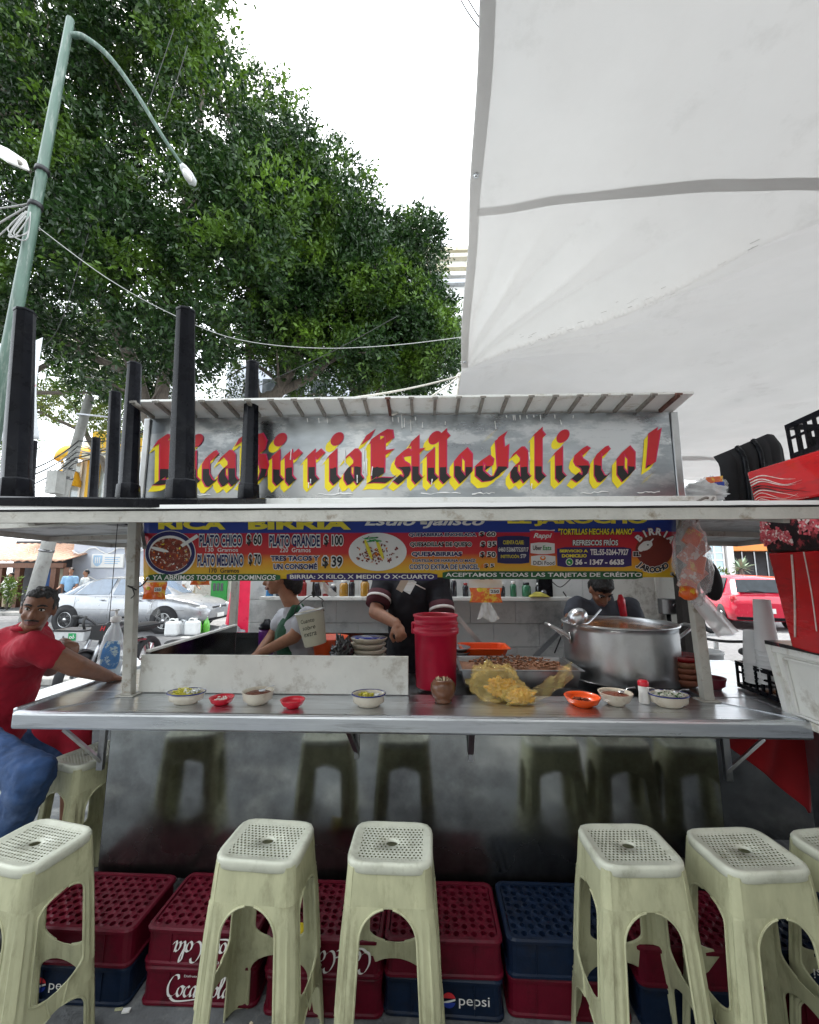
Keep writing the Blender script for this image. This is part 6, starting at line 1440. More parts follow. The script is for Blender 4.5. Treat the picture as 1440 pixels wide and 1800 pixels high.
# ---------------------------------------------------------------- lamp post
M('post_green', (.06,.105,.08), .45, var=.3, scale=3, dirt=(.2,.23,.2), dscale=5, stretch=(4,4,.6), bump=.1); M('lamp_shell', (.5,.52,.52), .4); M('lamp_glass', (.75,.75,.72), .15)
LY = 4.7; lb_, lt_ = at(-12, 760, LY), at(124, 34, LY); d = (lb_-lt_).normalized(); l0 = lt_+d*((lt_.z)/-d.z)
lamp = T('street_lamp', 'tall tapering green eight-sided lamp post with a long curved arm', 'street lamp', l0)
c = MB(); c.tube([l0, lt_.lerp(l0,.0)], [.10, .050], 8); P(c, 'pole', 'post_green', lamp); c = MB(); c.tube([l0, l0+Vector((0,0,.04))], [.22,.22], 8); P(c, 'base_plate', 'post_green', lamp)
c = MB(); ar = smooth_path([at(128,62,LY), at(150,66,LY), at(192,100,LY+.1), at(240,165,LY+.3), at(285,238,LY+.5), at(320,290,LY+.7)]); c.tube(ar, [.04-.018*i/(len(ar)-1) for i in range(len(ar))], 10); P(c, 'arm', 'post_green', lamp)
c = MB(); hA, hB = at(318, 287, LY+.68), at(343, 327, LY+.95); dd_ = hB-hA; c.tube([hA, hA.lerp(hB,.15), hA.lerp(hB,.5), hA.lerp(hB,.85), hB], [.03,.06,.085,.075,.02], 14, sq=.6); P(c, 'lamp_head', 'lamp_shell', lamp)
c = MB(); q = hA.lerp(hB,.58)+Vector((-.0,-.045,-.02)); c.ball(q, (.055,.05,.09), 14, rot=dd_.to_track_quat('Z','Y').to_matrix()); P(c, 'lens', 'lamp_glass', lamp)
for py in (300, 362):
    x = -12+(760-py)/726*136; q = at(x, py, LY); c = MB(); c.tube([q-d*.03, q+d*.03], [.082,.082], 16); P(c, 'band', 'black_metal', lamp)
fl = at(14, 272, LY-.35); t = T('floodlight', 'white boxy floodlight on a short arm beside the green lamp post', 'floodlight', fl)
R2 = Matrix.Rotation(.62,3,'Y') @ Matrix.Rotation(.5,3,'X'); c = MB(); c.box(fl, (.42,.26,.1), R2, taper=.8); P(c, 'housing', 'white_paint', t, bevel=.02); c = MB(); c.box(fl+R2@Vector((0,0,-.055)), (.36,.2,.012), R2); P(c, 'lens', 'lamp_glass', t)
c = MB(); c.tube([fl+R2@Vector((.2,0,0)), at(52,300,LY)], .028, 8); P(c, 'arm', 'rib_metal', t)
ws = [([at(68,400,LY), at(190,490,5), at(308,555,5.4), at(420,597,5.7), at(560,612,6.0), at(700,606,6.3), at(830,590,6.6)], .006, 'cable_pale', 'pale overhead cable sagging from the lamp post across the trees'),
      ([at(160,395,6), at(110,560,6), at(78,610,6.2)], .005, 'cable', 'thin dark wire slanting down toward the hanging banner'),
      ([at(306,50,5.6), at(258,190,5.6)], .006, 'cable', 'short dark wire in front of the big ficus, left of a pair'),
      ([at(330,80,5.6), at(290,210,5.6)], .006, 'cable', 'short dark wire in front of the big ficus, right of a pair'),
      ([at(800,-20,5), at(822,20,5), at(849,57,5)], .010, 'cable', 'dark wire crossing the sky at the tarpaulin edge'),
      ([at(812,-20,5), at(836,20,5), at(850,40,5)], .010, 'cable', 'second dark wire beside the tarpaulin edge in the sky'),
      ([at(700,555,6.6), at(580,620,6.4), at(450,680,6.2)], .006, 'cable', 'thin dark cable rising to the right before the middle tree'),
      ([at(-30,370,LY), at(28,362,LY), at(48,358,LY)], .012, 'cable_pale', 'pale cable reaching the lamp post from the left, uppermost of a bundle'),
      ([at(-30,410,LY), at(12,384,LY), at(50,362,LY)], .012, 'cable_pale', 'pale cable of the bundle rising to the lamp post band'),
      ([at(-30,440,LY), at(18,396,LY), at(46,372,LY)], .010, 'cable_pale', 'lowest pale cable of the bundle at the lamp post'),
      ([at(-30,340,LY), at(10,352,LY), at(50,368,LY)], .010, 'cable', 'dark cable dropping to the lamp post band from the left')]
for pts, r, mt, lab in ws:
    c = MB(); c.tube(smooth_path(pts, 6), r, 5); S(c, 'cable', mt, lab, 'cable', 'overhead cables')
c = MB(); rn = random.Random(6)
for i in range(4):
    q = at(46, 380, LY-.12); c.tube(smooth_path([q+Vector((rn.uniform(-.15,.05),0,rn.uniform(-.05,.1))), q+Vector((rn.uniform(-.25,-.1),0,rn.uniform(-.3,-.1))), q+Vector((rn.uniform(-.1,.08),0,rn.uniform(-.4,-.2))), q+Vector((.05,0,rn.uniform(-.1,.1)))]), .008, 5)
S(c, 'cable_coil', 'cable_pale', 'loose coil of pale cable tied against the lamp post', 'cable')
# hanging advertising banner
M('ad_print', (.62,.64,.66), .5, var=.12, scale=2, dirt=(.5,.06,.08), dscale=1.4, dlo=.56, dhi=.6)
c = MB()
def adf(u, v): p = at(-8+82*u-6*v, 604+178*v-12*u, 5.6); return p+Vector((.03*math.sin(v*5)*u, .08*math.sin(v*4+u*3), 0))
c.grid(adf, 14, 26); S(c, 'advertising_banner', 'ad_print', 'long white and red advertising banner hanging beside the lamp post', 'banner', solid=.002)
# concrete utility pole
M('concrete', (.4,.4,.38), .85, var=.2, scale=6, dirt=(.25,.24,.22), dscale=3, bump=.2)
UY = 13; u1, u0 = at(158, 696, UY), at(52, 1076, UY); du = (u0-u1).normalized(); u0 = u1+du*(u1.z/-du.z)
t = T('utility_pole', 'leaning pale concrete utility pole wound with cables', 'utility pole', u0)
c = MB(); c.tube([u0, u1], [.22, .13], 14); P(c, 'shaft', 'concrete', t)
for f_ in (.30,.36,.40,.62,.66,.70): c = MB(); q = u0.lerp(u1, f_); c.tube([q-du*.04, q+du*.04], [.235-.09*f_]*2, 14); P(c, 'band', 'steel_dark', t)
c = MB(); q = at(150, 727, UY-.2); c.bar(q+Vector((-.3,0,-.0)), at(330,748,UY+.3), .05, .05); P(c, 'cross_arm', 'steel_dull', t)
c = MB(); q = u0.lerp(u1,.60); c.bx(q.x-.22,q.x+.15,q.y-.5,q.y-.15,q.z-.45,q.z+.3); P(c, 'junction_box', 'concrete', t, bevel=.02)
rn = random.Random(12); 
for i in range(9):
    a = at(60+rn.uniform(-60,-20), 830+i*5+rn.uniform(-6,6), UY-.3); b = at(138-i, 775+i*5, UY-.25); e = at(rn.uniform(240,270), 760+rn.uniform(-10,40), UY-.2)
    c = MB(); c.tube(sag(a, b, .25, 8)[:-1]+sag(b, e, .15, 8), .014 if i % 3 else .022, 5); S(c, 'cable', 'cable_pale' if i % 2 else 'cable', 'cable running to the leaning concrete pole in front of the yellow building', 'cable', 'cables on the concrete pole')
# ---------------------------------------------------------------- vehicles
M('car_silver', (.3,.31,.33), .3, .6, var=.04, coat=.8, dirt=(.4,.4,.4), dscale=3); M('car_red', (.5,.008,.035), .25, .0, var=.05, coat=.8); M('car_glass', (.1,.15,.22), .06, 0, var=.2, coat=1, spec=.8)
M('car_glass_dark', (.02,.025,.03), .12, 0, var=.3, spec=.3)
M('tyre', (.018,.018,.02), .8); M('rim_alloy', (.5,.51,.52), .3, 1); M('lamp_clear', (.7,.7,.68), .1, coat=1); M('lamp_red', (.5,.01,.02), .2, coat=1); M('plate_white', (.7,.7,.68), .5); M('chrome', (.6,.6,.6), .1, 1)
def car_body(st, W):
    """st: stations (x, z_low, z_mid, z_belt, half_width factor)"""
    c = MB(); rows = []
    for x, zl, zs, zt, k in st:
        h = W/2*k
        rows.append([(x,-h*.86,zl),(x,-h*.97,zl+.06),(x,-h*1.0,(zl+zs)/2+.02),(x,-h*.985,zs),(x,-h*.92,zt-.02),(x,-h*.80,zt),(x,0,zt+.018),(x,h*.80,zt),(x,h*.92,zt-.02),(x,h*.985,zs),(x,h*1.0,(zl+zs)/2+.02),(x,h*.97,zl+.06),(x,h*.86,zl)])
    n = len(rows[0]); c.add([v for r in rows for v in r], [(i*n+j, i*n+j+1, (i+1)*n+j+1, (i+1)*n+j) for i in range(len(rows)-1) for j in range(n-1)]+[(i*n+n-1, i*n, (i+1)*n, (i+1)*n+n-1) for i in range(len(rows)-1)], 0, True)
    c.add(rows[0], [tuple(range(n-1,-1,-1))]); c.add(rows[-1], [tuple(range(n))]); return c
def wheel(root, x, y, r, sg):
    R = Matrix.Rotation(math.pi/2,3,'X'); c = MB(); w_ = .2
    c.lathe([(r*.62,-w_/2),(r*.93,-w_/2),(r,-w_/2+.03),(r,w_/2-.03),(r*.93,w_/2),(r*.62,w_/2)], (x,y,r), 36, rot=R, ring=True); o = P(c, 'wheel', 'tyre', root)
    c = MB(); yy = y+sg*(w_/2-.03); c.lathe([(r*.58,-.03),(r*.64,.0),(r*.58,.035)], (x,yy,r), 30, rot=R, ring=True)
    for k in range(7):
        a = 2*math.pi*k/7; c.bar((x,yy,r),(x+r*.6*math.cos(a),yy,r+r*.6*math.sin(a)), .07, .03, up=(0,1,0))
    c.lathe([(0,-.03),(.05,-.02),(.05,.03),(0,.03)], (x,yy,r), 12, rot=R); P(c, 'rim', 'rim_alloy', o)
    c = MB(); c.lathe([(0,-.02),(r*.6,-.02),(r*.6,.0),(0,.0)], (x,y+sg*(.01),r), 24, rot=R); P(c, 'brake_disc', 'steel_dark', o)
def arches(root, xs, y, r):
    R = Matrix.Rotation(math.pi/2,3,'X')
    for x in xs:
        for s_ in (-1, 1): c = MB(); c.lathe([(0,-.012),(r*1.16,-.012),(r*1.16,.012),(0,.012)], (x, s_*y, r+.01), 30, rot=R); P(c, 'wheel_arch', 'tyre', root)
# silver saloon, nose to the right
W = 1.8; sed = T('parked_car', 'silver four-door saloon car parked across the street, nose to the right', 'car', (0,0,0))
st = [(-2.35,.42,.66,.86,.78),(-2.28,.32,.70,.95,.9),(-2.1,.24,.72,.99,.96),(-1.5,.2,.74,1.0,1.0),(-.6,.2,.76,.97,1.0),(.6,.2,.76,.955,1.0),(1.0,.2,.75,.945,1.0),(1.5,.22,.72,.90,.99),(1.95,.22,.66,.82,.95),(2.2,.24,.60,.73,.86),(2.36,.3,.55,.64,.70),(2.40,.4,.52,.58,.6)]
P(car_body(st, W), 'body', 'car_silver', sed)
def cabin(rows):
    c = MB(); n = 5; vs = []
    for x, zb, zt, hb, ht in rows: vs += [(x,-hb,zb),(x,-ht,zt-.03),(x,0,zt+.01),(x,ht,zt-.03),(x,hb,zb)]
    c.add(vs, [(i*n+j, i*n+j+1, (i+1)*n+j+1, (i+1)*n+j) for i in range(len(rows)-1) for j in range(n-1)], 0, True); k = (len(rows)-1)*n
    c.add(vs[:n], [(4,3,2,1,0)]); c.add(vs[k:k+n], [(0,1,2,3,4)]); return c
P(cabin([(-1.75,.97,.99,.72,.66),(-1.15,.96,1.36,.80,.58),(-.7,.95,1.45,.82,.58),(0,.94,1.465,.82,.59),(.35,.94,1.42,.82,.58),(1.15,.93,.95,.74,.66)]), 'cabin', 'car_silver', sed)
def side_pane(pts, sg, name='side_window'):
    def y(z, x): t = (z-.95)/.5; return .815+(.585-.815)*t
    c = MB(); vs = [(x, sg*(y(z, x)+.012), z) for x, z in pts]; v2 = [(x, sg*(y(z, x)-.01), z) for x, z in pts]; n = len(pts)
    c.add(vs+v2, [tuple(range(n)), tuple(range(2*n-1,n-1,-1))]+[(i,(i+1)%n,n+(i+1)%n,n+i) for i in range(n)]); P(c, name, 'car_glass', sed)
for sg in (-1, 1):
    side_pane([(-1.28,.99),(-.30,.985),(-.26,1.40),(-.66,1.40),(-1.0,1.29)], sg); side_pane([(-.19,.985),(.78,.985),(.42,1.33),(.20,1.395),(-.15,1.405)], sg); side_pane([(-1.52,1.0),(-1.35,.99),(-1.12,1.22),(-1.2,1.2)], sg, 'quarter_window')
c = MB(); c.add([(1.08,-.68,.975),(1.08,.68,.975),(.40,.55,1.40),(.40,-.55,1.40)], [(0,1,2,3)]); P(c, 'windscreen', 'car_glass', sed, solid=.01); c = MB(); c.add([(-1.66,-.64,1.03),(-1.66,.64,1.03),(-1.13,.54,1.36),(-1.13,-.54,1.36)], [(3,2,1,0)]); P(c, 'rear_window', 'car_glass', sed, solid=.01)
arches(sed, (-1.42,1.36), .893, .33)
for x in (-1.42,1.36):
    for s_ in (-1,1): wheel(sed, x, s_*.82, .33, s_)
c = MB(); c.bx(2.33,2.385,-.36,.36,.55,.66); P(c, 'grille', 'black_plastic', sed, bevel=.03)
for k in range(3): c = MB(); c.bx(2.37,2.392,-.34,.34,.57+k*.03,.578+k*.03); P(c, 'grille_bar', 'chrome', sed)
c = MB(); c.lathe([(0,-.01),(.045,-.01),(.05,0),(.045,.01),(0,.01)], (2.395,0,.62), 16, 1, .7, rot=Matrix.Rotation(math.pi/2,3,'Y')); P(c, 'badge', 'chrome', sed)
for s_ in (-1,1): c = MB(); c.ball((2.16,s_*.62,.655), (.2,.13,.065), 16, rot=Matrix.Rotation(-s_*.45,3,'Z')); P(c, 'headlight', 'lamp_clear', sed)
for s_ in (-1,1): c = MB(); c.ball((-2.3,s_*.66,.8), (.07,.16,.08), 14); P(c, 'tail_light', 'lamp_red', sed)
c = MB(); c.bx(2.40,2.42,-.17,.17,.36,.47); P(c, 'number_plate', 'plate_white', sed, bevel=.004); c = MB(); c.bx(2.28,2.40,-.5,.5,.3,.36); P(c, 'air_intake', 'black_plastic', sed, bevel=.01)
for s_ in (-1,1): c = MB(); c.ball((.78,s_*.98,1.0), (.09,.11,.06), 12); c.bar((.78,s_*.86,.97),(.78,s_*.95,.99),.05,.03); P(c, 'mirror', 'car_silver', sed)
for s_ in (-1,1):
    for x in (-.42,.62): c = MB(); c.ball((x,s_*.895,.86), (.09,.018,.018), 10); P(c, 'door_handle', 'car_silver', sed)
    c = MB()
    for x in (-.24,-1.22,.98): c.bar((x,s_*.901,.35),(x+.03,s_*.885,.93),.008,.004,up=(0,1,0))
    c.bar((-2.0,s_*.9015,.62),(1.9,s_*.893,.6),.006,.012,up=(0,1,0)); P(c, 'door_seam', 'steel_dark', sed)
q = at(352, 1085, 10.6); sed.location = (q.x-2.36, 11.7, .004); sed.rotation_euler = (0,0,R_(-3))
# red hatchback seen from behind on the right
hb = T('parked_car', 'red hatchback parked on the right side of the street, seen from behind', 'car', (0,0,0)); W = 1.68
st = [(-1.95,.32,.55,.72,.86),(-1.9,.28,.62,.86,.94),(-1.8,.24,.7,.95,.98),(-1.2,.2,.72,.96,1.0),(.6,.2,.72,.94,1.0),(1.3,.22,.68,.88,.98),(1.7,.24,.6,.74,.9),(1.85,.34,.52,.6,.7)]
P(car_body(st, W), 'body', 'car_red', hb); P(cabin([(-1.82,.94,.97,.74,.70),(-1.5,.94,1.40,.77,.60),(-1.2,.94,1.48,.78,.58),(0,.93,1.49,.78,.58),(.35,.93,1.44,.78,.57),(1.15,.9,.93,.72,.64)]), 'cabin', 'car_red', hb)
c = MB(); c.add([(-1.82,-.60,1.03),(-1.82,.60,1.03),(-1.54,.52,1.375),(-1.54,-.52,1.375)], [(3,2,1,0)]); P(c, 'rear_window', 'car_glass_dark', hb, solid=.014)
for s_ in (-1,1):
    c = MB(); c.add([(x, s_*y, z) for x,y,z in ((-1.3,.775,1.0),(.85,.77,.99),(.3,.60,1.40),(-1.2,.605,1.42))], [(0,1,2,3)]); P(c, 'side_window', 'car_glass_dark', hb, solid=.014)
    c = MB(); c.ball((-1.84,s_*.70,.84), (.08,.10,.13), 14); P(c, 'tail_light', 'lamp_red', hb)
arches(hb, (-1.2,1.15), .832, .3)
for x in (-1.2,1.15):
    for s_ in (-1,1): wheel(hb, x, s_*.76, .3, s_)
c = MB(); c.bx(-1.985,-1.96,-.18,.18,.47,.6); P(c, 'number_plate', 'plate_white', hb, bevel=.004); c = MB(); c.lathe([(0,0),(.05,0),(.05,.012),(0,.012)], (-1.935,0,.8), 16, rot=Matrix.Rotation(-math.pi/2,3,'Y')); P(c, 'badge', 'chrome', hb)
c = MB(); c.tube([(-1.84,-.05,1.02),(-1.86,.1,1.05),(-1.86,.38,1.07)], .014, 6); P(c, 'wiper', 'black_plastic', hb); c = MB(); c.bx(-1.99,-1.9,-.7,.7,.28,.36); P(c, 'bumper_trim', 'black_plastic', hb, bevel=.01)
q = atz(1352, 1097, 0); hb.location = (at(1362,1050,12.2).x, 13.6, .004); hb.rotation_euler = (0,0,R_(72))
# motorcycle facing this way behind the man
M('moto_red', (.4,.01,.015), .3, coat=.6); M('moto_black', (.015,.015,.017), .35, coat=.3); M('eco_green', (.02,.3,.1), .4)
mY = 5.5; q = at(178, 1100, mY); mo = T('motorcycle', 'black motorcycle parked with its handlebar and white box toward the stall', 'motorcycle', (q.x, mY, 0)); X = q.x
hz = at(178, 1088, mY).z
c = MB(); c.tube(smooth_path([(X-.42,mY+.05,hz+.02),(X-.25,mY,hz+.02),(X-.14,mY,hz-.03),(X,mY,hz-.10),(X+.14,mY,hz-.03),(X+.25,mY,hz+.02),(X+.42,mY+.05,hz+.02)]), .014, 8); P(c, 'handlebar', 'black_metal', mo)
for s_ in (-1,1):
    c = MB(); c.tube([(X+s_*.30,mY+.02,hz+.02),(X+s_*.45,mY+.06,hz+.02)], .022, 10); P(c, 'grip', 'rubber', mo)
    c = MB(); c.tube(smooth_path([(X+s_*.22,mY,hz+.03),(X+s_*.2,mY-.06,hz-.06),(X+s_*.18,mY-.02,hz-.18)]), .017, 6); P(c, 'brake_hose', 'cord_black', mo)
    c = MB(); c.tube([(X+s_*.08,mY+.02,hz-.1),(X+s_*.08,mY-.30,.32)], .025, 8); P(c, 'fork', 'steel_dull', mo)
c = MB(); c.prism([(-.14,-.12),(.16,-.15),(.24,.02),(.2,.09),(-.12,.05)], (X+.12,mY-.06,hz-.12), (1,0,0), (0,0,1), .1); P(c, 'headlamp_cowl', 'moto_black', mo, bevel=.02)
c = MB(); text(c, 'H', lambda x, y: (X+.12+x, mY-.165, hz-.10-y), 0, -.03, .07, .03, 0, .03, .3); P(c, 'emblem', 'moto_red', mo)
c = MB(); W_ = [at(102,1118,mY-.1), at(152,1118,mY-.1)]; bx0, bx1, bz = W_[0].x, W_[1].x, W_[0].z
c.box(((bx0+bx1)/2,mY-.02,bz), (bx1-bx0,.26,.13), None, 0, 1.08); P(c, 'front_box', 'off_white', mo, bevel=.012); c = MB(); c.box(((bx0+bx1)/2,mY-.02,bz+.075), ((bx1-bx0)*1.12,.3,.018)); P(c, 'box_lid', 'moto_black', mo, bevel=.004)
c = MB(); xx = (bx0+bx1)/2; c.bx(xx+.0,xx+.10,mY-.163,mY-.157,bz-.045,bz+.045,0); c.tube([(xx+.035+.014*math.cos(a),mY-.166,bz-.008+.012*math.sin(a)) for a in [k*.5236 for k in range(12)]], .004, 5, 1, closed=True); c.tube([(xx+.07+.012*math.cos(a),mY-.166,bz-.008+.012*math.sin(a)) for a in [k*.5236 for k in range(12)]], .004, 5, 1, closed=True); c.tube([(xx+.07,mY-.166,bz+.01),(xx+.07,mY-.166,bz+.028)], .004, 5, 1); c.lathe([(0,0),(.013,0),(.013,.004),(0,.004)], (xx-.07,mY-.157,bz), 14, rot=Matrix.Rotation(math.pi/2,3,'X'), m=2); P(c, 'eco_label', ['eco_green', 'print_white', 'steel_dark'], mo)
def moto_wheel(y, r):
    c = MB(); c.tube([(X, y+r*math.cos(a), .32+r*math.sin(a)) for a in [2*math.pi*k/30 for k in range(30)]], .05, 10, closed=True); o = P(c, 'wheel', 'tyre', mo)
    c = MB(); 
    for k in range(6): a = math.pi*k/3; c.bar((X,y,.32),(X,y+r*math.cos(a),.32+r*math.sin(a)),.03,.02,up=(1,0,0))
    P(c, 'rim', 'rim_alloy', o)
moto_wheel(mY-.32, .27); moto_wheel(mY+1.0, .27)
c = MB(); c.tube([(X-.0,mY-.32+.34*math.cos(a),.32+.34*math.sin(a)) for a in [R_(k) for k in range(20,150,10)]], .06, 8, sq=.4); P(c, 'mudguard', 'moto_black', mo)
c = MB(); c.ball((X,mY+.35,.82), (.15,.28,.14), 16); P(c, 'fuel_tank', 'moto_black', mo); c = MB(); c.ball((X,mY+.85,.80), (.13,.36,.07), 14); P(c, 'seat', 'rubber', mo)
c = MB(); c.tube(smooth_path([(X,mY+.02,hz-.15),(X,mY+.3,.6),(X,mY+.9,.6),(X,mY+1.0,.32)]), .04, 8); c.box((X,mY+.35,.42),(.28,.36,.3)); P(c, 'frame', 'steel_dark', mo, bevel=.02)
c = MB(); c.bx(X+.22,X+.30,mY-.1,mY-.09,hz-.5,hz-.34); P(c, 'number_plate', 'plate_white', mo)
# share bicycles with white mudguards
M('bike_white', (.72,.72,.72), .35, coat=.3)
def bicycle(label):
    t = T('bicycle', label, 'bicycle', (0,0,0), 'white bicycles parked by the stall'); r = .33
    for y in (-.5,.5):
        c = MB(); c.tube([(0,y+r*math.cos(a),r+r*math.sin(a)) for a in [2*math.pi*k/40 for k in range(40)]], .02, 8, closed=True); o = P(c, 'wheel', 'tyre', t)
        c = MB(); c.tube([(0,y+(r-.03)*math.cos(a),r+(r-.03)*math.sin(a)) for a in [2*math.pi*k/40 for k in range(40)]], .011, 6, closed=True)
        for k in range(18): a = 2*math.pi*k/18; c.tube([(.02 if k%2 else -.02,y,r),(0,y+(r-.03)*math.cos(a),r+(r-.03)*math.sin(a))], .0016, 4)
        P(c, 'rim', 'alu', o)
        c = MB(); pts = [(0,y+(r+.035)*math.cos(a),r+(r+.035)*math.sin(a)) for a in [R_(k) for k in range(0,190,10)]]
        for a_, b_ in zip(pts[:-1], pts[1:]): c.bar(a_, b_, .085, .012, up=(1,0,0))
        P(c, 'mudguard', 'bike_white', t); c = MB(); 
        for a_, b_ in zip(pts[-4:-1], pts[-3:]): c.bar(Vector(a_)+Vector((0,0,.004)), Vector(b_)+Vector((0,0,.004)), .089, .013, up=(1,0,0))
        P(c, 'mudguard_tip', 'moto_red', t)
    c = MB(); c.tube(smooth_path([(0,-.5,r),(0,-.38,.75),(0,-.34,.98)]), .022, 8); c.tube(smooth_path([(0,-.38,.72),(0,-.1,.42),(0,.05,.3),(0,.5,r)]), .03, 8); c.tube([(0,.05,.3),(0,.2,.8)], .022, 8); P(c, 'frame', 'bike_white', t)
    c = MB(); c.tube(smooth_path([(-.28,-.2,1.02),(-.1,-.34,1.0),(.1,-.34,1.0),(.28,-.2,1.02)]), .013, 8); P(c, 'handlebar', 'black_metal', t); c = MB(); c.ball((0,.24,.84), (.09,.14,.045), 14); P(c, 'saddle', 'rubber', t)
    return t
bk = bicycle('white bicycle with red tipped mudguards parked to the right of the stall')
q = at(1318, 1165, 4.2); bk.location = (q.x, 4.35, .0); bk.rotation_euler = (0,0,R_(-62))
q = at(246, 1143, 4.6); dup(bk, (q.x+.1, 4.75, 0), R_(-100), 'white bicycle with red tipped mudguard just left of the stall, by the motorcycle')
# concrete block, pail, jugs, bottles
b = MB(); a0 = atz(150, 1205, .46); p0, p1 = at(66, 1200, 4.1), at(196, 1186, 4.1)
vs = [(p0.x-.1,3.9,0),(p1.x+.5,3.9,0),(p1.x+.5,4.9,0),(p0.x-.1,4.9,0)]; 
def slab(u, v): return None
t = T('planter_wall', 'low rough concrete kerb block with worn white painted top beside the man', 'concrete block', ((p0.x+p1.x)/2,4.3,0))
c = MB(); c.bx(p0.x-.1,p1.x+.45,3.9,4.8,0,.40); P(c, 'block', 'paving', t, bevel=.03); c = MB(); c.bx(p0.x-.12,p1.x+.47,3.88,4.82,.40,.46); P(c, 'top', 'white_paint', t, bevel=.02)
p = Vector((at(1250,1165,3.7).x, 3.8, 0)); hb_ = at(1250, 1143, 3.8).z; t = T('pail', 'tall pale pail standing on the ground behind the right post', 'pail', p)
c = MB(); c.lathe([(0,0),(.11,0),(.13,hb_*.5),(.15,hb_-.02),(.158,hb_-.018),(.158,hb_),(.14,hb_),(.12,.02),(0,.02)], p, 28); P(c, 'body', 'off_white', t)
M('jug', (.72,.74,.74), .3, var=.06, alpha=.93); M('bottle_green', (.12,.45,.05), .2, var=.2, coat=.5)
jY = 9.6
def jug(px, py, w_, h, label, mat='jug'):
    q = atz(px, py, .004); t = T('jug', label, 'jug', q, 'water jugs on the street'); c = MB(); c.box(q+Vector((0,0,h*.42)), (w_,w_*.7,h*.84), None, 0, .96); P(c, 'body', mat, t, bevel=.05); c = MB(); c.lathe([(.05,h*.82),(.04,h*.9),(.035,h*.92),(.035,h),(0,h)], q+Vector((w_*.2,0,0)), 14); c.tube(smooth_path([q+Vector((-w_*.35,0,h*.82)), q+Vector((-w_*.2,0,h*.97)), q+Vector((w_*.1,0,h*.93))]), .02, 6); P(c, 'handle', mat, t)
jug(304, 1117, .36, .42, 'large white water jug on the street before the silver car'); jug(321, 1116, .20, .38, 'narrow clear jug between two white jugs on the street', 'bottle_clear'); jug(338, 1116, .34, .42, 'white water jug beside two green bottles on the street')
for px, py, lab in ((348,1113,'left'),(362,1112,'right')):
    q = atz(px, py, .004); t = T('bottle', 'green plastic bottle on the street, the %s one of two beside the jugs' % lab, 'bottle', q, 'green bottles on the street'); c = MB(); c.lathe([(0,0),(.085,0),(.09,.02),(.09,.2),(.07,.28),(.03,.36),(.025,.4)], q, 16); P(c, 'body', 'bottle_green', t); c = MB(); c.lathe([(.03,.4),(.03,.43),(0,.43)], q, 12); P(c, 'cap', 'print_white', t)
# red covered cart left of the block wall
M('vinyl_red', (.55,.012,.05), .3, coat=.5, var=.12, bump=.15, bscale=3)
t = T('covered_cart', 'tall bright red vinyl covered cart with a grey bag at its base', 'cart', (at(417,1095,7.5).x,7.5,0))
c = MB(); q0 = at(404,1096,7.5); q1 = at(440,1096,7.5); qt0 = at(408,1012,7.5); 
vs = []
for z, xa, xb in ((.12,q0.x-.02,q1.x+.2),(.55,q0.x-.03,q1.x+.2),(1.2,q0.x+.04,q1.x+.2),(1.7,q0.x+.10,q1.x+.2),(1.95,q0.x+.2,q1.x+.15)):
    vs += [(xa,7.3,z),(xb,7.3,z),(xb,8.2,z),(xa,8.2,z)]
c.add(vs, [(i*4+j,i*4+(j+1)%4,(i+1)*4+(j+1)%4,(i+1)*4+j) for i in range(4) for j in range(4)]+[(3,2,1,0),(16,17,18,19)]); P(c, 'cover', 'vinyl_red', t, bevel=.06); 
M('bag_grey', (.14,.15,.16), .3, var=.2, coat=.3)
c = crumple((q0.x+.15,7.15,.42), .34,.22,.30, 4.4, 40, 30, .2, .0); P(c, 'base_bag', 'bag_grey', t)
for X_ in (q0.x+.1, q1.x): c = MB(); c.lathe([(.05,-.04),(.13,-.04),(.13,.04),(.05,.04)], (X_,7.6,.13), 18, ring=True, rot=Matrix.Rotation(math.pi/2,3,'Y')); P(c, 'wheel', 'tyre', t)

# ---------------------------------------------------------------- buildings
M('tile_roof', (.42,.24,.16), .8, var=.4, scale=18, dirt=(.5,.42,.35), dscale=8); M('timber', (.13,.055,.03), .6, var=.3, scale=10); M('wall_cream', (.55,.52,.45), .8, var=.06, dirt=(.4,.38,.34), dscale=2); M('wall_blue', (.50,.53,.60), .7, var=.04, dirt=(.6,.6,.62), dscale=1.5)
M('wall_yellow', (.62,.36,.02), .7, var=.08, dirt=(.5,.28,.03), dscale=3); M('awning_yellow', (.7,.40,.02), .6, var=.12); M('wall_white', (.7,.7,.68), .7, var=.05, dirt=(.5,.48,.45), dscale=2); M('wall_orange', (.66,.24,.06), .75, var=.05, dirt=(.5,.2,.06), dscale=3); M('glass_pale', (.35,.42,.45), .08, var=.2, coat=1); M('glass_dark', (.03,.035,.04), .08, coat=1); M('green_door', (.02,.25,.04), .5); M('wall_dark', (.05,.05,.055), .8, var=.4, scale=3); M('frame_blue', (.04,.12,.35), .5); M('window_blue', (.42,.56,.60), .2, var=.08); M('balcony_cream', (.6,.55,.42), .7, dirt=(.5,.4,.2), dscale=3); M('back_wall', (.33,.33,.31), .85, var=.2, dirt=(.12,.12,.12), dscale=1)
def bld(name, label, x0, x1, y0, y1, h, mat, z0=.122):
    t = T(name, label, 'building', ((x0+x1)/2,(y0+y1)/2,z0)); c = MB(); c.bx(x0,x1,y0,y1,z0,h); P(c, 'wall', mat, t); return t
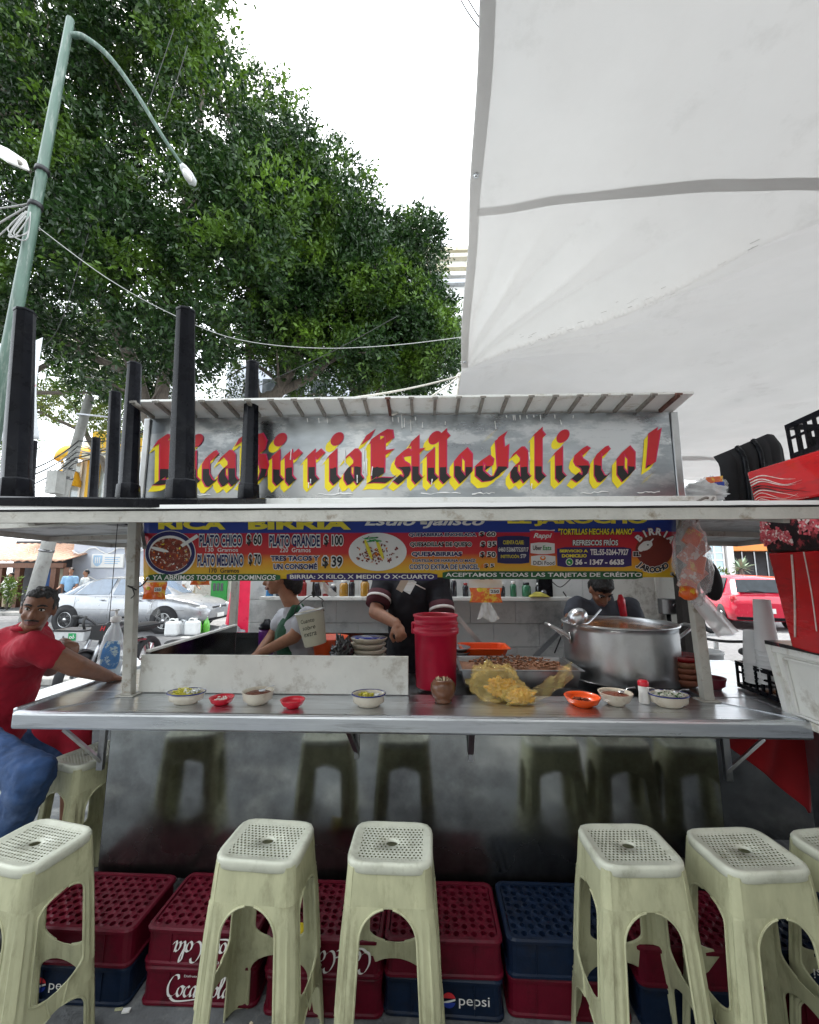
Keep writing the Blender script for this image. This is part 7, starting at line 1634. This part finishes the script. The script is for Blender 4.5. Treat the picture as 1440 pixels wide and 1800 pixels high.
# tiled restaurant
rx0, rx1 = at(-80,1000,17).x, at(122,1000,17).x; zr = at(60,985,17).z
t = T('restaurant', 'open-fronted restaurant with sloping tile roof and brown timber posts', 'building', ((rx0+rx1)/2,18,.122))
c = MB(); c.bx(rx0,rx1,19.5,23,.122,zr+1.0); P(c, 'wall', 'wall_dark', t); 
c = MB()
def tr_(u, v): x = rx0-.3+(rx1-rx0+.6)*u; return (x, 16.3+v*3.4, zr-.05+v*.95+.05*abs(math.sin(x*9))+.02*(v*9 % 1))
c.grid(tr_, 260, 18); P(c, 'roof', 'tile_roof', t, solid=.04); c = MB(); c.bx(rx0-.3,rx1+.3,16.35,16.5,zr-.32,zr-.12); P(c, 'beam', 'timber', t)
for px in (4, 35, 68, 98, 120):
    x = at(px,1000,16.5).x; c = MB(); c.bx(x-.11,x+.11,16.4,16.6,.122,zr-.3); P(c, 'post', 'timber', t)
for px, w_, m_ in ((83,.05,'frame_blue'),(88,.5,'frame_blue'),(106,.7,'balcony_cream')):
    x = at(px,1010,16.9).x; c = MB(); c.bx(x-w_/2,x+w_/2,16.85,16.95,.9,zr-.35); P(c, 'screen', m_, t)
for px in (12, 60, 48): q = at(px, 983, 17.6); c = MB(); c.ball(q, (.10,.1,.08), 10); c.tube([q,q+Vector((0,0,.5))], .01, 5); P(c, 'lantern', 'lamp_glass', t)
M('plant', (.06,.2,.03), .5, var=.4, scale=8)
def bush(label, px, py, Y, r, n, mat='leaf_pale', pot=None, z=None):
    q = at(px, py, Y); t = T('plant', label, 'plant', Vector((q.x, Y, .122 if z is None else z))); crown(t, [(q, (r,r*.7,r*.8), n)], mat, ln=.16, wd=.06, seed=int(px)+1)
    c = MB(); c.tube([Vector((q.x,Y,.122 if z is None else z)), q], .03, 6); P(c, 'stem', 'bark', t)
    if pot:
        c = MB(); c.lathe([(0,0),(pot*.7,0),(pot,.45),(pot*1.1,.47),(pot*1.1,.55),(pot*.9,.55),(0,.5)], Vector((q.x,Y,.122)), 24); P(c, 'pot', 'concrete', t)
bush('green leafy plant before the tiled restaurant', 16, 1038, 15.4, .45, 500)
# blue-white wall with crest sign
x0, x1 = at(126,1000,17.5).x, at(322,1000,17.5).x; z1 = at(180,958,17.5).z
t = bld('shop_building', 'pale blue-white building with a crest sign on its blank wall', x0, x1, 17.5, 21, z1+.6, 'wall_blue'); c = MB(); a = at(160,998,17.42); b_ = at(218,974,17.42); c.bx(a.x,b_.x,17.4,17.495,a.z,b_.z); P(c, 'sign_board', 'print_white', t, bevel=.01)
c = MB(); M('crest_blue', (.35,.5,.66), .5); cx, cz = a.x+.28, (a.z+b_.z)/2
c.add([(cx+x*.2,17.396,cz+z*.24) for x,z in ((-1,1),(1,1),(1,-.2),(.6,-.75),(0,-1),(-.6,-.75),(-1,-.2))], [tuple(range(7))]); 
for k in (-.09,0,.09): c.bx(cx+k-.02,cx+k+.02,17.388,17.394,cz-.1,cz+.16,1)
for i in range(4): c.bx(cx+.32,b_.x-.14-.08*(i%2),17.39,17.397,cz+.13-i*.085,cz+.165-i*.085,0)
P(c, 'crest', ['crest_blue','print_white'], t)
c = MB(); 
for k in range(2):
    pts = [at(128+i*10, 968+6*math.sin(i*1.3+k)+k*52, 17.42) for i in range(19)]; c.tube(pts, .03, 5)
P(c, 'trim_wire', 'print_white', t)
# green door building
x0, x1 = at(322,1000,17.6).x+.01, at(470,1000,17.6).x; t = bld('house', 'cream house front with a bright green panelled door', x0, x1, 17.6, 21, 4.6, 'wall_cream')
a, b_ = at(370,1060,17.55), at(401,1005,17.55); c = MB(); c.bx(a.x,b_.x,17.5,17.595,.3,b_.z+.6); o = P(c, 'door', 'green_door', t, bevel=.01)
c = MB()
for i in range(3):
    for j in range(5): xx = a.x+.1+(b_.x-a.x-.2)*i/3; zz = .75+j*.42; c.bx(xx,xx+(b_.x-a.x-.2)/3-.05,17.49,17.498,zz,zz+.32)
P(c, 'pane', 'glass_dark', o)
# yellow building with round awnings, behind
x0, x1 = at(96,850,20).x, at(330,850,20).x; z0_, z1_ = at(150,880,20).z, at(150,766,20).z
t = bld('yellow_building', 'yellow fronted building with glass windows and rounded yellow awnings, behind the concrete pole', x0, x1, 21.5, 27, z1_+.2, 'wall_white')
c = MB(); 
for px in (150, 215, 262): x = at(px,860,20.9).x; c.bx(x-.3,x+.3,21.2,21.49,.122,at(px,800,20.9).z)
P(c, 'pilaster', 'wall_yellow', t); c = MB(); za, zb_ = at(150,800,21).z, at(150,762,21).z; c.bx(x0+1.2,x1,20.6,21.49,za,zb_); P(c, 'fascia', 'wall_yellow', t); c = MB(); c.bx(x0+1.0,x1,20.3,21.4,za-.35,za-.05); P(c, 'eave', 'balcony_cream', t)
for px0, px1 in ((100,145),(158,210),(222,258)):
    a, b_ = at(px0,900,21.4), at(px1,812,21.4); c = MB(); c.bx(a.x,b_.x,21.42,21.49,a.z-2,b_.z); o = P(c, 'window', 'glass_pale', t)
    c = MB()
    for k in range(3): xx = a.x+(b_.x-a.x)*k/2; c.bx(xx-.05,xx+.05,21.36,21.415,a.z-2,b_.z)
    P(c, 'frame', 'wall_white', o)
for px, py, rx in ((100,790,.62),(84,836,.42)):
    q = at(px,py,20); c = MB(); n = 14; vs = []
    for i in range(n+1):
        a = math.pi*i/n
        for j in range(6): bq = math.pi/2*j/5; vs.append((q.x-rx*1.5*math.cos(a)*math.cos(bq*.9), 21.4-1.2*math.sin(a)*math.cos(bq*.9)-.0, q.z-.35+.95*math.sin(bq)))
    c.add(vs, [(i*6+j,i*6+j+1,(i+1)*6+j+1,(i+1)*6+j) for i in range(n) for j in range(5)], 0, True); P(c, 'round_awning', 'awning_yellow', t, solid=.03)
# tall pale building beyond the trees
x0, x1 = at(560,600,30).x, at(1000,600,30).x; zt_ = at(800,434,30).z
t = bld('apartment_building', 'tall white building with horizontal ledges, glimpsed between tree and tarpaulin', x0, x1, 30, 38, zt_, 'wall_white')
for py, m_ in ((440,'balcony_cream'),(452,'wall_cream'),(470,'balcony_cream'),(484,'wall_white'),(497,'steel_dull'),(560,'wall_white'),(620,'steel_dull')):
    z = at(800,py,29.8).z; c = MB(); c.bx(x0-.2,x1+.2,29.5,29.99,z-.2,z+.12); P(c, 'ledge', m_, t)
x0, x1 = at(380,700,22).x, at(640,700,22).x; t = bld('grey_building', 'grey-green building glimpsed low between the tree trunks', x0, x1, 23, 28, at(480,640,23).z, 'wall_blue')
for px in (440,475,520,560): a = at(px,685,22.9); c = MB(); c.bx(a.x-.5,a.x+.5,22.93,22.99,a.z-.7,a.z+.7); P(c, 'window', 'glass_dark', t)
# right side of the street
x0, x1 = at(1150,1000,17).x, at(1272,1000,17).x; t = bld('white_house', 'white house with a tall pale blue paned window, right of the stall', x0, x1, 17, 21, 5.2, 'wall_white')
a, b_ = at(1242,1012,16.95), at(1266,940,16.95); c = MB(); c.bx(a.x,b_.x,16.9,16.99,a.z,b_.z+.8); o = P(c, 'window', 'window_blue', t, bevel=.01)
c = MB()
for k in range(3): xx = a.x+(b_.x-a.x)*k/2; c.bx(xx-.03,xx+.03,16.87,16.897,a.z,b_.z+.8)
for k in range(9): zz = a.z+(b_.z+.8-a.z)*k/8; c.bx(a.x,b_.x,16.875,16.893,zz-.025,zz+.025)
P(c, 'glazing_bar', 'wall_white', o); c = MB(); c.bx(a.x-.35,a.x-.12,16.8,16.99,.122,4.8); c.bx(b_.x+.1,b_.x+.35,16.8,16.99,.122,4.8); P(c, 'pilaster', 'wall_white', t)
x0, x1 = at(1273,1000,17).x, at(1460,1000,17).x; t = T('orange_building', 'orange painted building with a large dark doorway', 'building', ((x0+x1)/2,18,.122))
dz = at(1300,968,17).z; dx = at(1287,968,17).x
c = MB(); c.bx(x0,dx,17,21,.122,5.0); c.bx(dx,x1,17,21,dz,5.0); P(c, 'wall', 'wall_orange', t); c = MB(); c.bx(dx,x1,18.2,18.3,.122,dz); P(c, 'doorway', 'wall_dark', t)
for k in range(8): xx = dx+.3+k*.5; c = MB(); c.bx(xx,xx+.05,17.6,17.65,.122,dz); P(c, 'gate_bar', 'steel_dark', t)
# agave in a pot, pot plant, dark scooter wheel
q = at(1304, 1000, 14.9); t = T('agave', 'spiky pale agave rosette on a tall stem before the orange building', 'plant', Vector((q.x,14.9,.122))); rn = random.Random(2); M('agave_leaf', (.22,.3,.2), .5, var=.25)
for i in range(44):
    a = 2.399*i; el = rn.uniform(-.5,1.3); d_ = Vector((math.cos(a)*math.cos(el), math.sin(a)*math.cos(el)*.8, math.sin(el))); L_ = rn.uniform(.38,.55); c = MB() if i == 0 else c
    s_ = d_.cross(Z).normalized()*.035; p1 = q+d_*.06; p2 = q+d_*L_*.5; p3 = q+d_*L_-Z*.04; c.add([p1-s_*.7,p1+s_*.7,p2+s_,p2-s_,p3,p2+Vector((0,0,-.02))], [(0,1,2,3),(3,2,4),(0,3,5),(1,0,5),(2,1,5),(3,4,5),(4,2,5)])
P(c, 'rosette', 'agave_leaf', t); c = MB(); c.tube([Vector((q.x,14.9,.122)), q], .07, 8); P(c, 'stem', 'bark', t)
c = MB(); c.lathe([(0,0),(.32,0),(.44,.35),(.40,.6),(.44,.66),(.44,.74),(.36,.74),(0,.68)], (at(1284,1070,14.95).x,14.95,.122), 28); S(c, 'plant_pot', 'steel_dull', 'big round grey metal plant pot on the far pavement', 'plant pot')
bush('thin leafy pot plant in front of the white house', 1276, 1015, 15.6, .32, 160)
t = T('scooter', 'dark motor scooter mostly hidden behind the hanging snack bag', 'scooter', (at(1240,1090,11).x,11.4,0)); X, Y = at(1240,1090,11).x, 11.4; c = MB(); c.tube([(X+.42+.24*math.cos(a), Y, .3+.24*math.sin(a)) for a in [2*math.pi*k/28 for k in range(28)]], .065, 8, closed=True); P(c, 'wheel', 'tyre', t); c = MB(); c.ball((X+.3,Y,.62), (.26,.12,.16), 14, rot=Matrix.Rotation(.6,3,'Y')); c.ball((X-.4,Y,.7), (.5,.17,.16), 14); c.tube([(X+.42,Y,.3),(X+.2,Y,1.0)], .04, 8); P(c, 'body', 'moto_black', t); c = MB(); c.tube([(X-.7+.24*math.cos(a), Y, .3+.24*math.sin(a)) for a in [2*math.pi*k/28 for k in range(28)]], .065, 8, closed=True); P(c, 'wheel', 'tyre', t); c = MB(); c.tube([(X+.2,Y-.3,1.02),(X+.2,Y+.3,1.02)], .02, 6); P(c, 'handlebar', 'black_metal', t)

# ---------------------------------------------------------------- neighbouring stall on the right
M('red_enamel', (.5,.008,.012), .25, var=.12, scale=4, coat=.5, dirt=(.28,.01,.012), dscale=6, stretch=(1,1,4), bump=.05)
M('black_grime', (.012,.01,.012), .35, var=.5, scale=14, dirt=(.35,.05,.06), dscale=16, dlo=.56, dhi=.62, bump=.2, bscale=20)
cb = T('painted_cabinet', 'big glossy red and black painted cabinet at the right edge, paint peeling', 'cabinet', (2.4,2.7,1.2))
FT, FB = at(1312,830,2.13), at(1392,1140,2.0)        # far edge of the side that faces us
def edge(z): t = (z-FB.z)/(FT.z-FB.z); return FB+(FT-FB)*t
zA = at(1330,915,2.1).z; zM = at(1345,972,2.08).z
def cabslab(z0, z1, m_, name):
    c = MB(); vs = []
    for z in (z0, z1):
        e = edge(z); vs += [e, Vector((e.x-.03,1.15,z)), Vector((e.x+.75,1.15,z)), Vector((e.x+.9,e.y,z))]
    c.add(vs, [(3,2,1,0),(4,5,6,7)]+[(j,(j+1)%4,4+(j+1)%4,4+j) for j in range(4)]); return P(c, name, m_, cb, bevel=.01)
cabslab(FB.z, zM, 'red_enamel', 'lower_panel'); cabslab(zM+.001, zA+.06, 'black_grime', 'black_band'); cabslab(zA+.061, FT.z, 'red_enamel', 'upper_panel')
def onside(px, py, d=.006):
    """point on the side of the cabinet that faces the stall"""
    z = 1.7; r = ray(px, py)
    for _ in range(12):
        e = edge(z); t = e.x/r.x; p = EYE+r*t; xs = e.x-.03*(e.y-p.y)/(e.y-1.15); p = EYE+r*((xs-d)/r.x); z = p.z
    return p
M('peeling', (.7,.6,.56), .6, var=.2, scale=20)
rn = random.Random(31)
for (x0,y0,x1,y1,w_) in ((1392,975,1398,1120,.012),(1413,970,1436,1110,.007)):
    c = MB(); pts = smooth_path([onside(x0,y0), onside((x0+x1)/2+2,(y0+y1)/2), onside(x1,y1)]); c.tube(pts, w_*.45, 6, sq=.5); P(c, 'torn_strip', 'peeling', cb)
for i in range(9):
    y = 838+i*5; q = rn.uniform(0,10); pts = smooth_path([onside(1318+i*1.4,y+6,.003), onside(1340,y-2+q*.3,.003), onside(1375+q,y+6+rn.uniform(-3,3),.003), onside(1398+q*3,y+rn.uniform(-2,12),.003)])
    c = MB(); c.tube(pts, [max(.0004,(.004 if i < 6 else .0025)*(1-k/len(pts))*rn.uniform(.6,1.3)) for k in range(len(pts))], 5, m=1 if i in (3,4) else 0); P(c, 'scratch', ['peeling', 'black_metal'], cb)
c = MB(); rn = random.Random(33); M('blossom', (.5,.07,.09), .6, var=.5, scale=40, dirt=(.75,.5,.5), dscale=50)
for i in range(330):
    k = rn.random()
    if k < .35: px, py = 1338+abs(rn.gauss(0,7)), rn.uniform(908,955)
    elif k < .8: px = rn.uniform(1345,1392); py = 948+(px-1368)**2*.02-8+rn.gauss(0,5)
    else: px, py = rn.uniform(1405,1440), 922+rn.gauss(0,7)
    if py > 968 or px < edge(1.7).x and 0: continue
    q = onside(px,py,.003); s_ = rn.uniform(.3,1)
    c.box(q, (.003,.022*s_,.012*s_), Matrix.Rotation(rn.uniform(0,3),3,'X'), 1 if rn.random() < .15 else 0)
P(c, 'flaked_paint', ['blossom','peeling'], cb)
# white box cart below it
ct, cbm = at(1352,1132,2.15), Vector((1.752,2.15,.96))
t = T('white_cart', 'white painted metal box cart under the red cabinet, frame rusting', 'cart', (2.1,1.7,0))
c = MB(); vs = []
for p_ in (cbm, ct): vs += [p_, Vector((p_.x+.02,1.1,p_.z)), Vector((p_.x+.9,1.1,p_.z)), Vector((p_.x+.9,2.15,p_.z))]
c.add(vs, [(3,2,1,0),(4,5,6,7)]+[(j,(j+1)%4,4+(j+1)%4,4+j) for j in range(4)]); P(c, 'body', 'sheet_white', t)
def fp(y, k): p_ = cbm.lerp(ct, k); return Vector((p_.x+.02*(2.15-y)/1.05-.006, y, p_.z))
for a, b in (((2.14,0),(2.14,1)), ((2.12,.96),(1.1,.96)), ((2.12,.05),(1.1,.05))): c = MB(); c.bar(fp(*a), fp(*b), .035, .02, up=(1,0,0)); P(c, 'frame', 'white_paint', t, bevel=.003)
c = MB()
for a, b in (((2.08,.14),(2.07,.86)), ((2.07,.86),(1.1,.86)), ((2.08,.14),(1.1,.14))): c.bar(fp(*a)-Vector((.004,0,0)), fp(*b)-Vector((.004,0,0)), .009, .012, up=(1,0,0))
P(c, 'panel_trim', 'white_paint', t); c = MB(); c.bx(ct.x-.02,ct.x+.9,1.1,2.15,ct.z+.001,ct.z+.018); P(c, 'top', 'black_grime', t)
c = MB(); c.bx(1.80,2.65,1.1,2.14,.06,.955); P(c, 'lower_panel', 'steel_dull', t, bevel=.004)
for x, y in ((1.85,1.2),(2.6,1.2),(1.85,2.05),(2.6,2.05)): c = MB(); c.lathe([(.02,-.015),(.04,-.015),(.04,.015),(.02,.015)], (x,y,.04), 14, ring=True, rot=Matrix.Rotation(math.pi/2,3,'Y')); P(c, 'caster', 'rubber', t)
# black bag, crate and white bags on top
sz = 1.99
p = at(1330, 860, 2.78); c = MB(); qa, qb = at(1283,880,2.78), at(1386,880,2.78); zt1, zt2 = at(1290,795,2.78).z, at(1365,758,2.78).z
t = T('black_bag', 'large ribbed black fabric bag standing behind the red cabinet top', 'bag', ((qa.x+qb.x)/2,2.95,sz))
N = 26; 
def bgf(u, v):
    x = qa.x+(qb.x-qa.x+.05)*u; top = zt1+(zt2-zt1)*min(1,u*1.25); z = sz-.0+(top-sz)*v; rib = .018*abs(math.sin(u*17))**.6*(.3+.7*math.sin(math.pi*min(1,v*.9+.1))); e = .08*(1-(2*u-1)**8); rr = .05*max(0,v-.85)/.15
    return Vector((x, 2.84-rib-e*.6+rr, z))
c.grid(bgf, 70, 16); c.grid(lambda u, v: bgf(u,1).lerp(Vector((bgf(u,1).x+.3*(1-u)+.1,3.2,bgf(u,1).z-.05)), v), 70, 6); c.grid(lambda u, v: bgf(0,v).lerp(Vector((bgf(0,v).x+.3,3.2,bgf(0,v).z)), u), 6, 16); c.grid(lambda u, v: bgf(1,v).lerp(Vector((bgf(1,v).x,3.2,bgf(1,v).z)), u), 6, 16); P(c, 'body', 'black_cloth', t)
c = MB(); 
for u_ in (.28,.55): c.tube([bgf(u_,v)+Vector((0,-.012,0)) for v in [k/10 for k in range(11)]], .016, 6)
P(c, 'strap', 'black_plastic', t)
t = basket('plastic_crate', 'black lattice crate tilted on top of the red cabinet', 1.70, 2.1, 1.25, 1.93, 0, .17, 'black_plastic'); t.location = (1.92,1.59,FT.z+.03); t.rotation_euler = (R_(-3),0,0)
c = crumple(at(1236,868,2.7), .14,.1,.075, 6.6, 40,26,.25); S(c, 'plastic_bag', 'bag_white', 'crumpled white plastic bag lying on the right side awning', 'plastic bag')
q = at(1243,848,2.8); t = T('snack_bag', 'pale plastic packet with orange and blue print behind the white bag', 'packet', q); c = crumple(q+Vector((.03,0,-.03)), .11,.06,.07, 1.4, 36,24,.2); P(c, 'film', 'bag_clear', t); c = MB(); c.prism([(-.05,-.03),(.05,-.03),(.06,.03),(-.05,.02)], q+Vector((0,-.065,0)), (1,0,0), (0,0,1), .004); P(c, 'orange_print', 'pack_orange', t); c = MB(); c.prism([(.0,-.045),(.06,-.045),(.06,-.01),(.0,-.015)], q+Vector((0,-.07,0)), (1,0,0), (0,0,1), .004); P(c, 'blue_print', 'print_blue', t)
# red cloth and grey sheet under the right end of the counter
M('cloth_red', (.3,.008,.012), .9, var=.2, scale=6, bump=.2, bscale=9)
c = MB()
def rcl(u, v):
    x = 1262+150*u; low = 1300+(1425-1300)*min(1,max(0,u)**1.1) if u < .95 else 1425; y = 1272+(low-1272)*v
    return at(x+8*v*u,y,2.28)+Vector((0,-.02*math.sin(u*13+v*2),0))
c.grid(rcl, 30, 20); S(c, 'cloth', 'cloth_red', 'dark red cloth hanging under the right end of the counter', 'cloth', solid=.004)
c = MB(); c.bx(1.55,2.6,2.9,2.94,.0,.93); S(c, 'dark_board', 'steel_dark', 'dark board standing behind the red cloth under the counter', 'board')
# buildings and a parked neighbour behind the viewer, seen only as reflections in the steel
t = bld('street_front', 'plain grey street front with dark doorways behind the viewer', -14, 14, -7, -5.2, 6.5, 'back_wall', 0)
for x in (-9,-4.5,0.5,5,10): c = MB(); c.bx(x-1,x+1,-5.19,-5.1,0,2.6); P(c, 'doorway', 'wall_dark', t)
for x in (-9,-4.5,0.5,5,10): c = MB(); c.bx(x-.8,x+.8,-5.19,-5.12,3.6,5.2); P(c, 'window', 'glass_dark', t)
# litter on the ground by the crates
c = MB(); rn = random.Random(77)
for i in range(46):
    q = Vector((rn.uniform(-1.5,1.5), rn.uniform(1.45,1.78), .002)); c.box(q+Vector((0,0,.004)), (rn.uniform(.006,.03), rn.uniform(.005,.02), .006), Matrix.Rotation(rn.uniform(0,3),3,'Z') @ Matrix.Rotation(rn.uniform(-.3,.3),3,'X'), rn.choice([0,0,1,2]))
S(c, 'litter', ['print_white','pick','stool_body'], 'scraps of paper and crumbs on the ground before the crates', 'litter', kind='stuff')
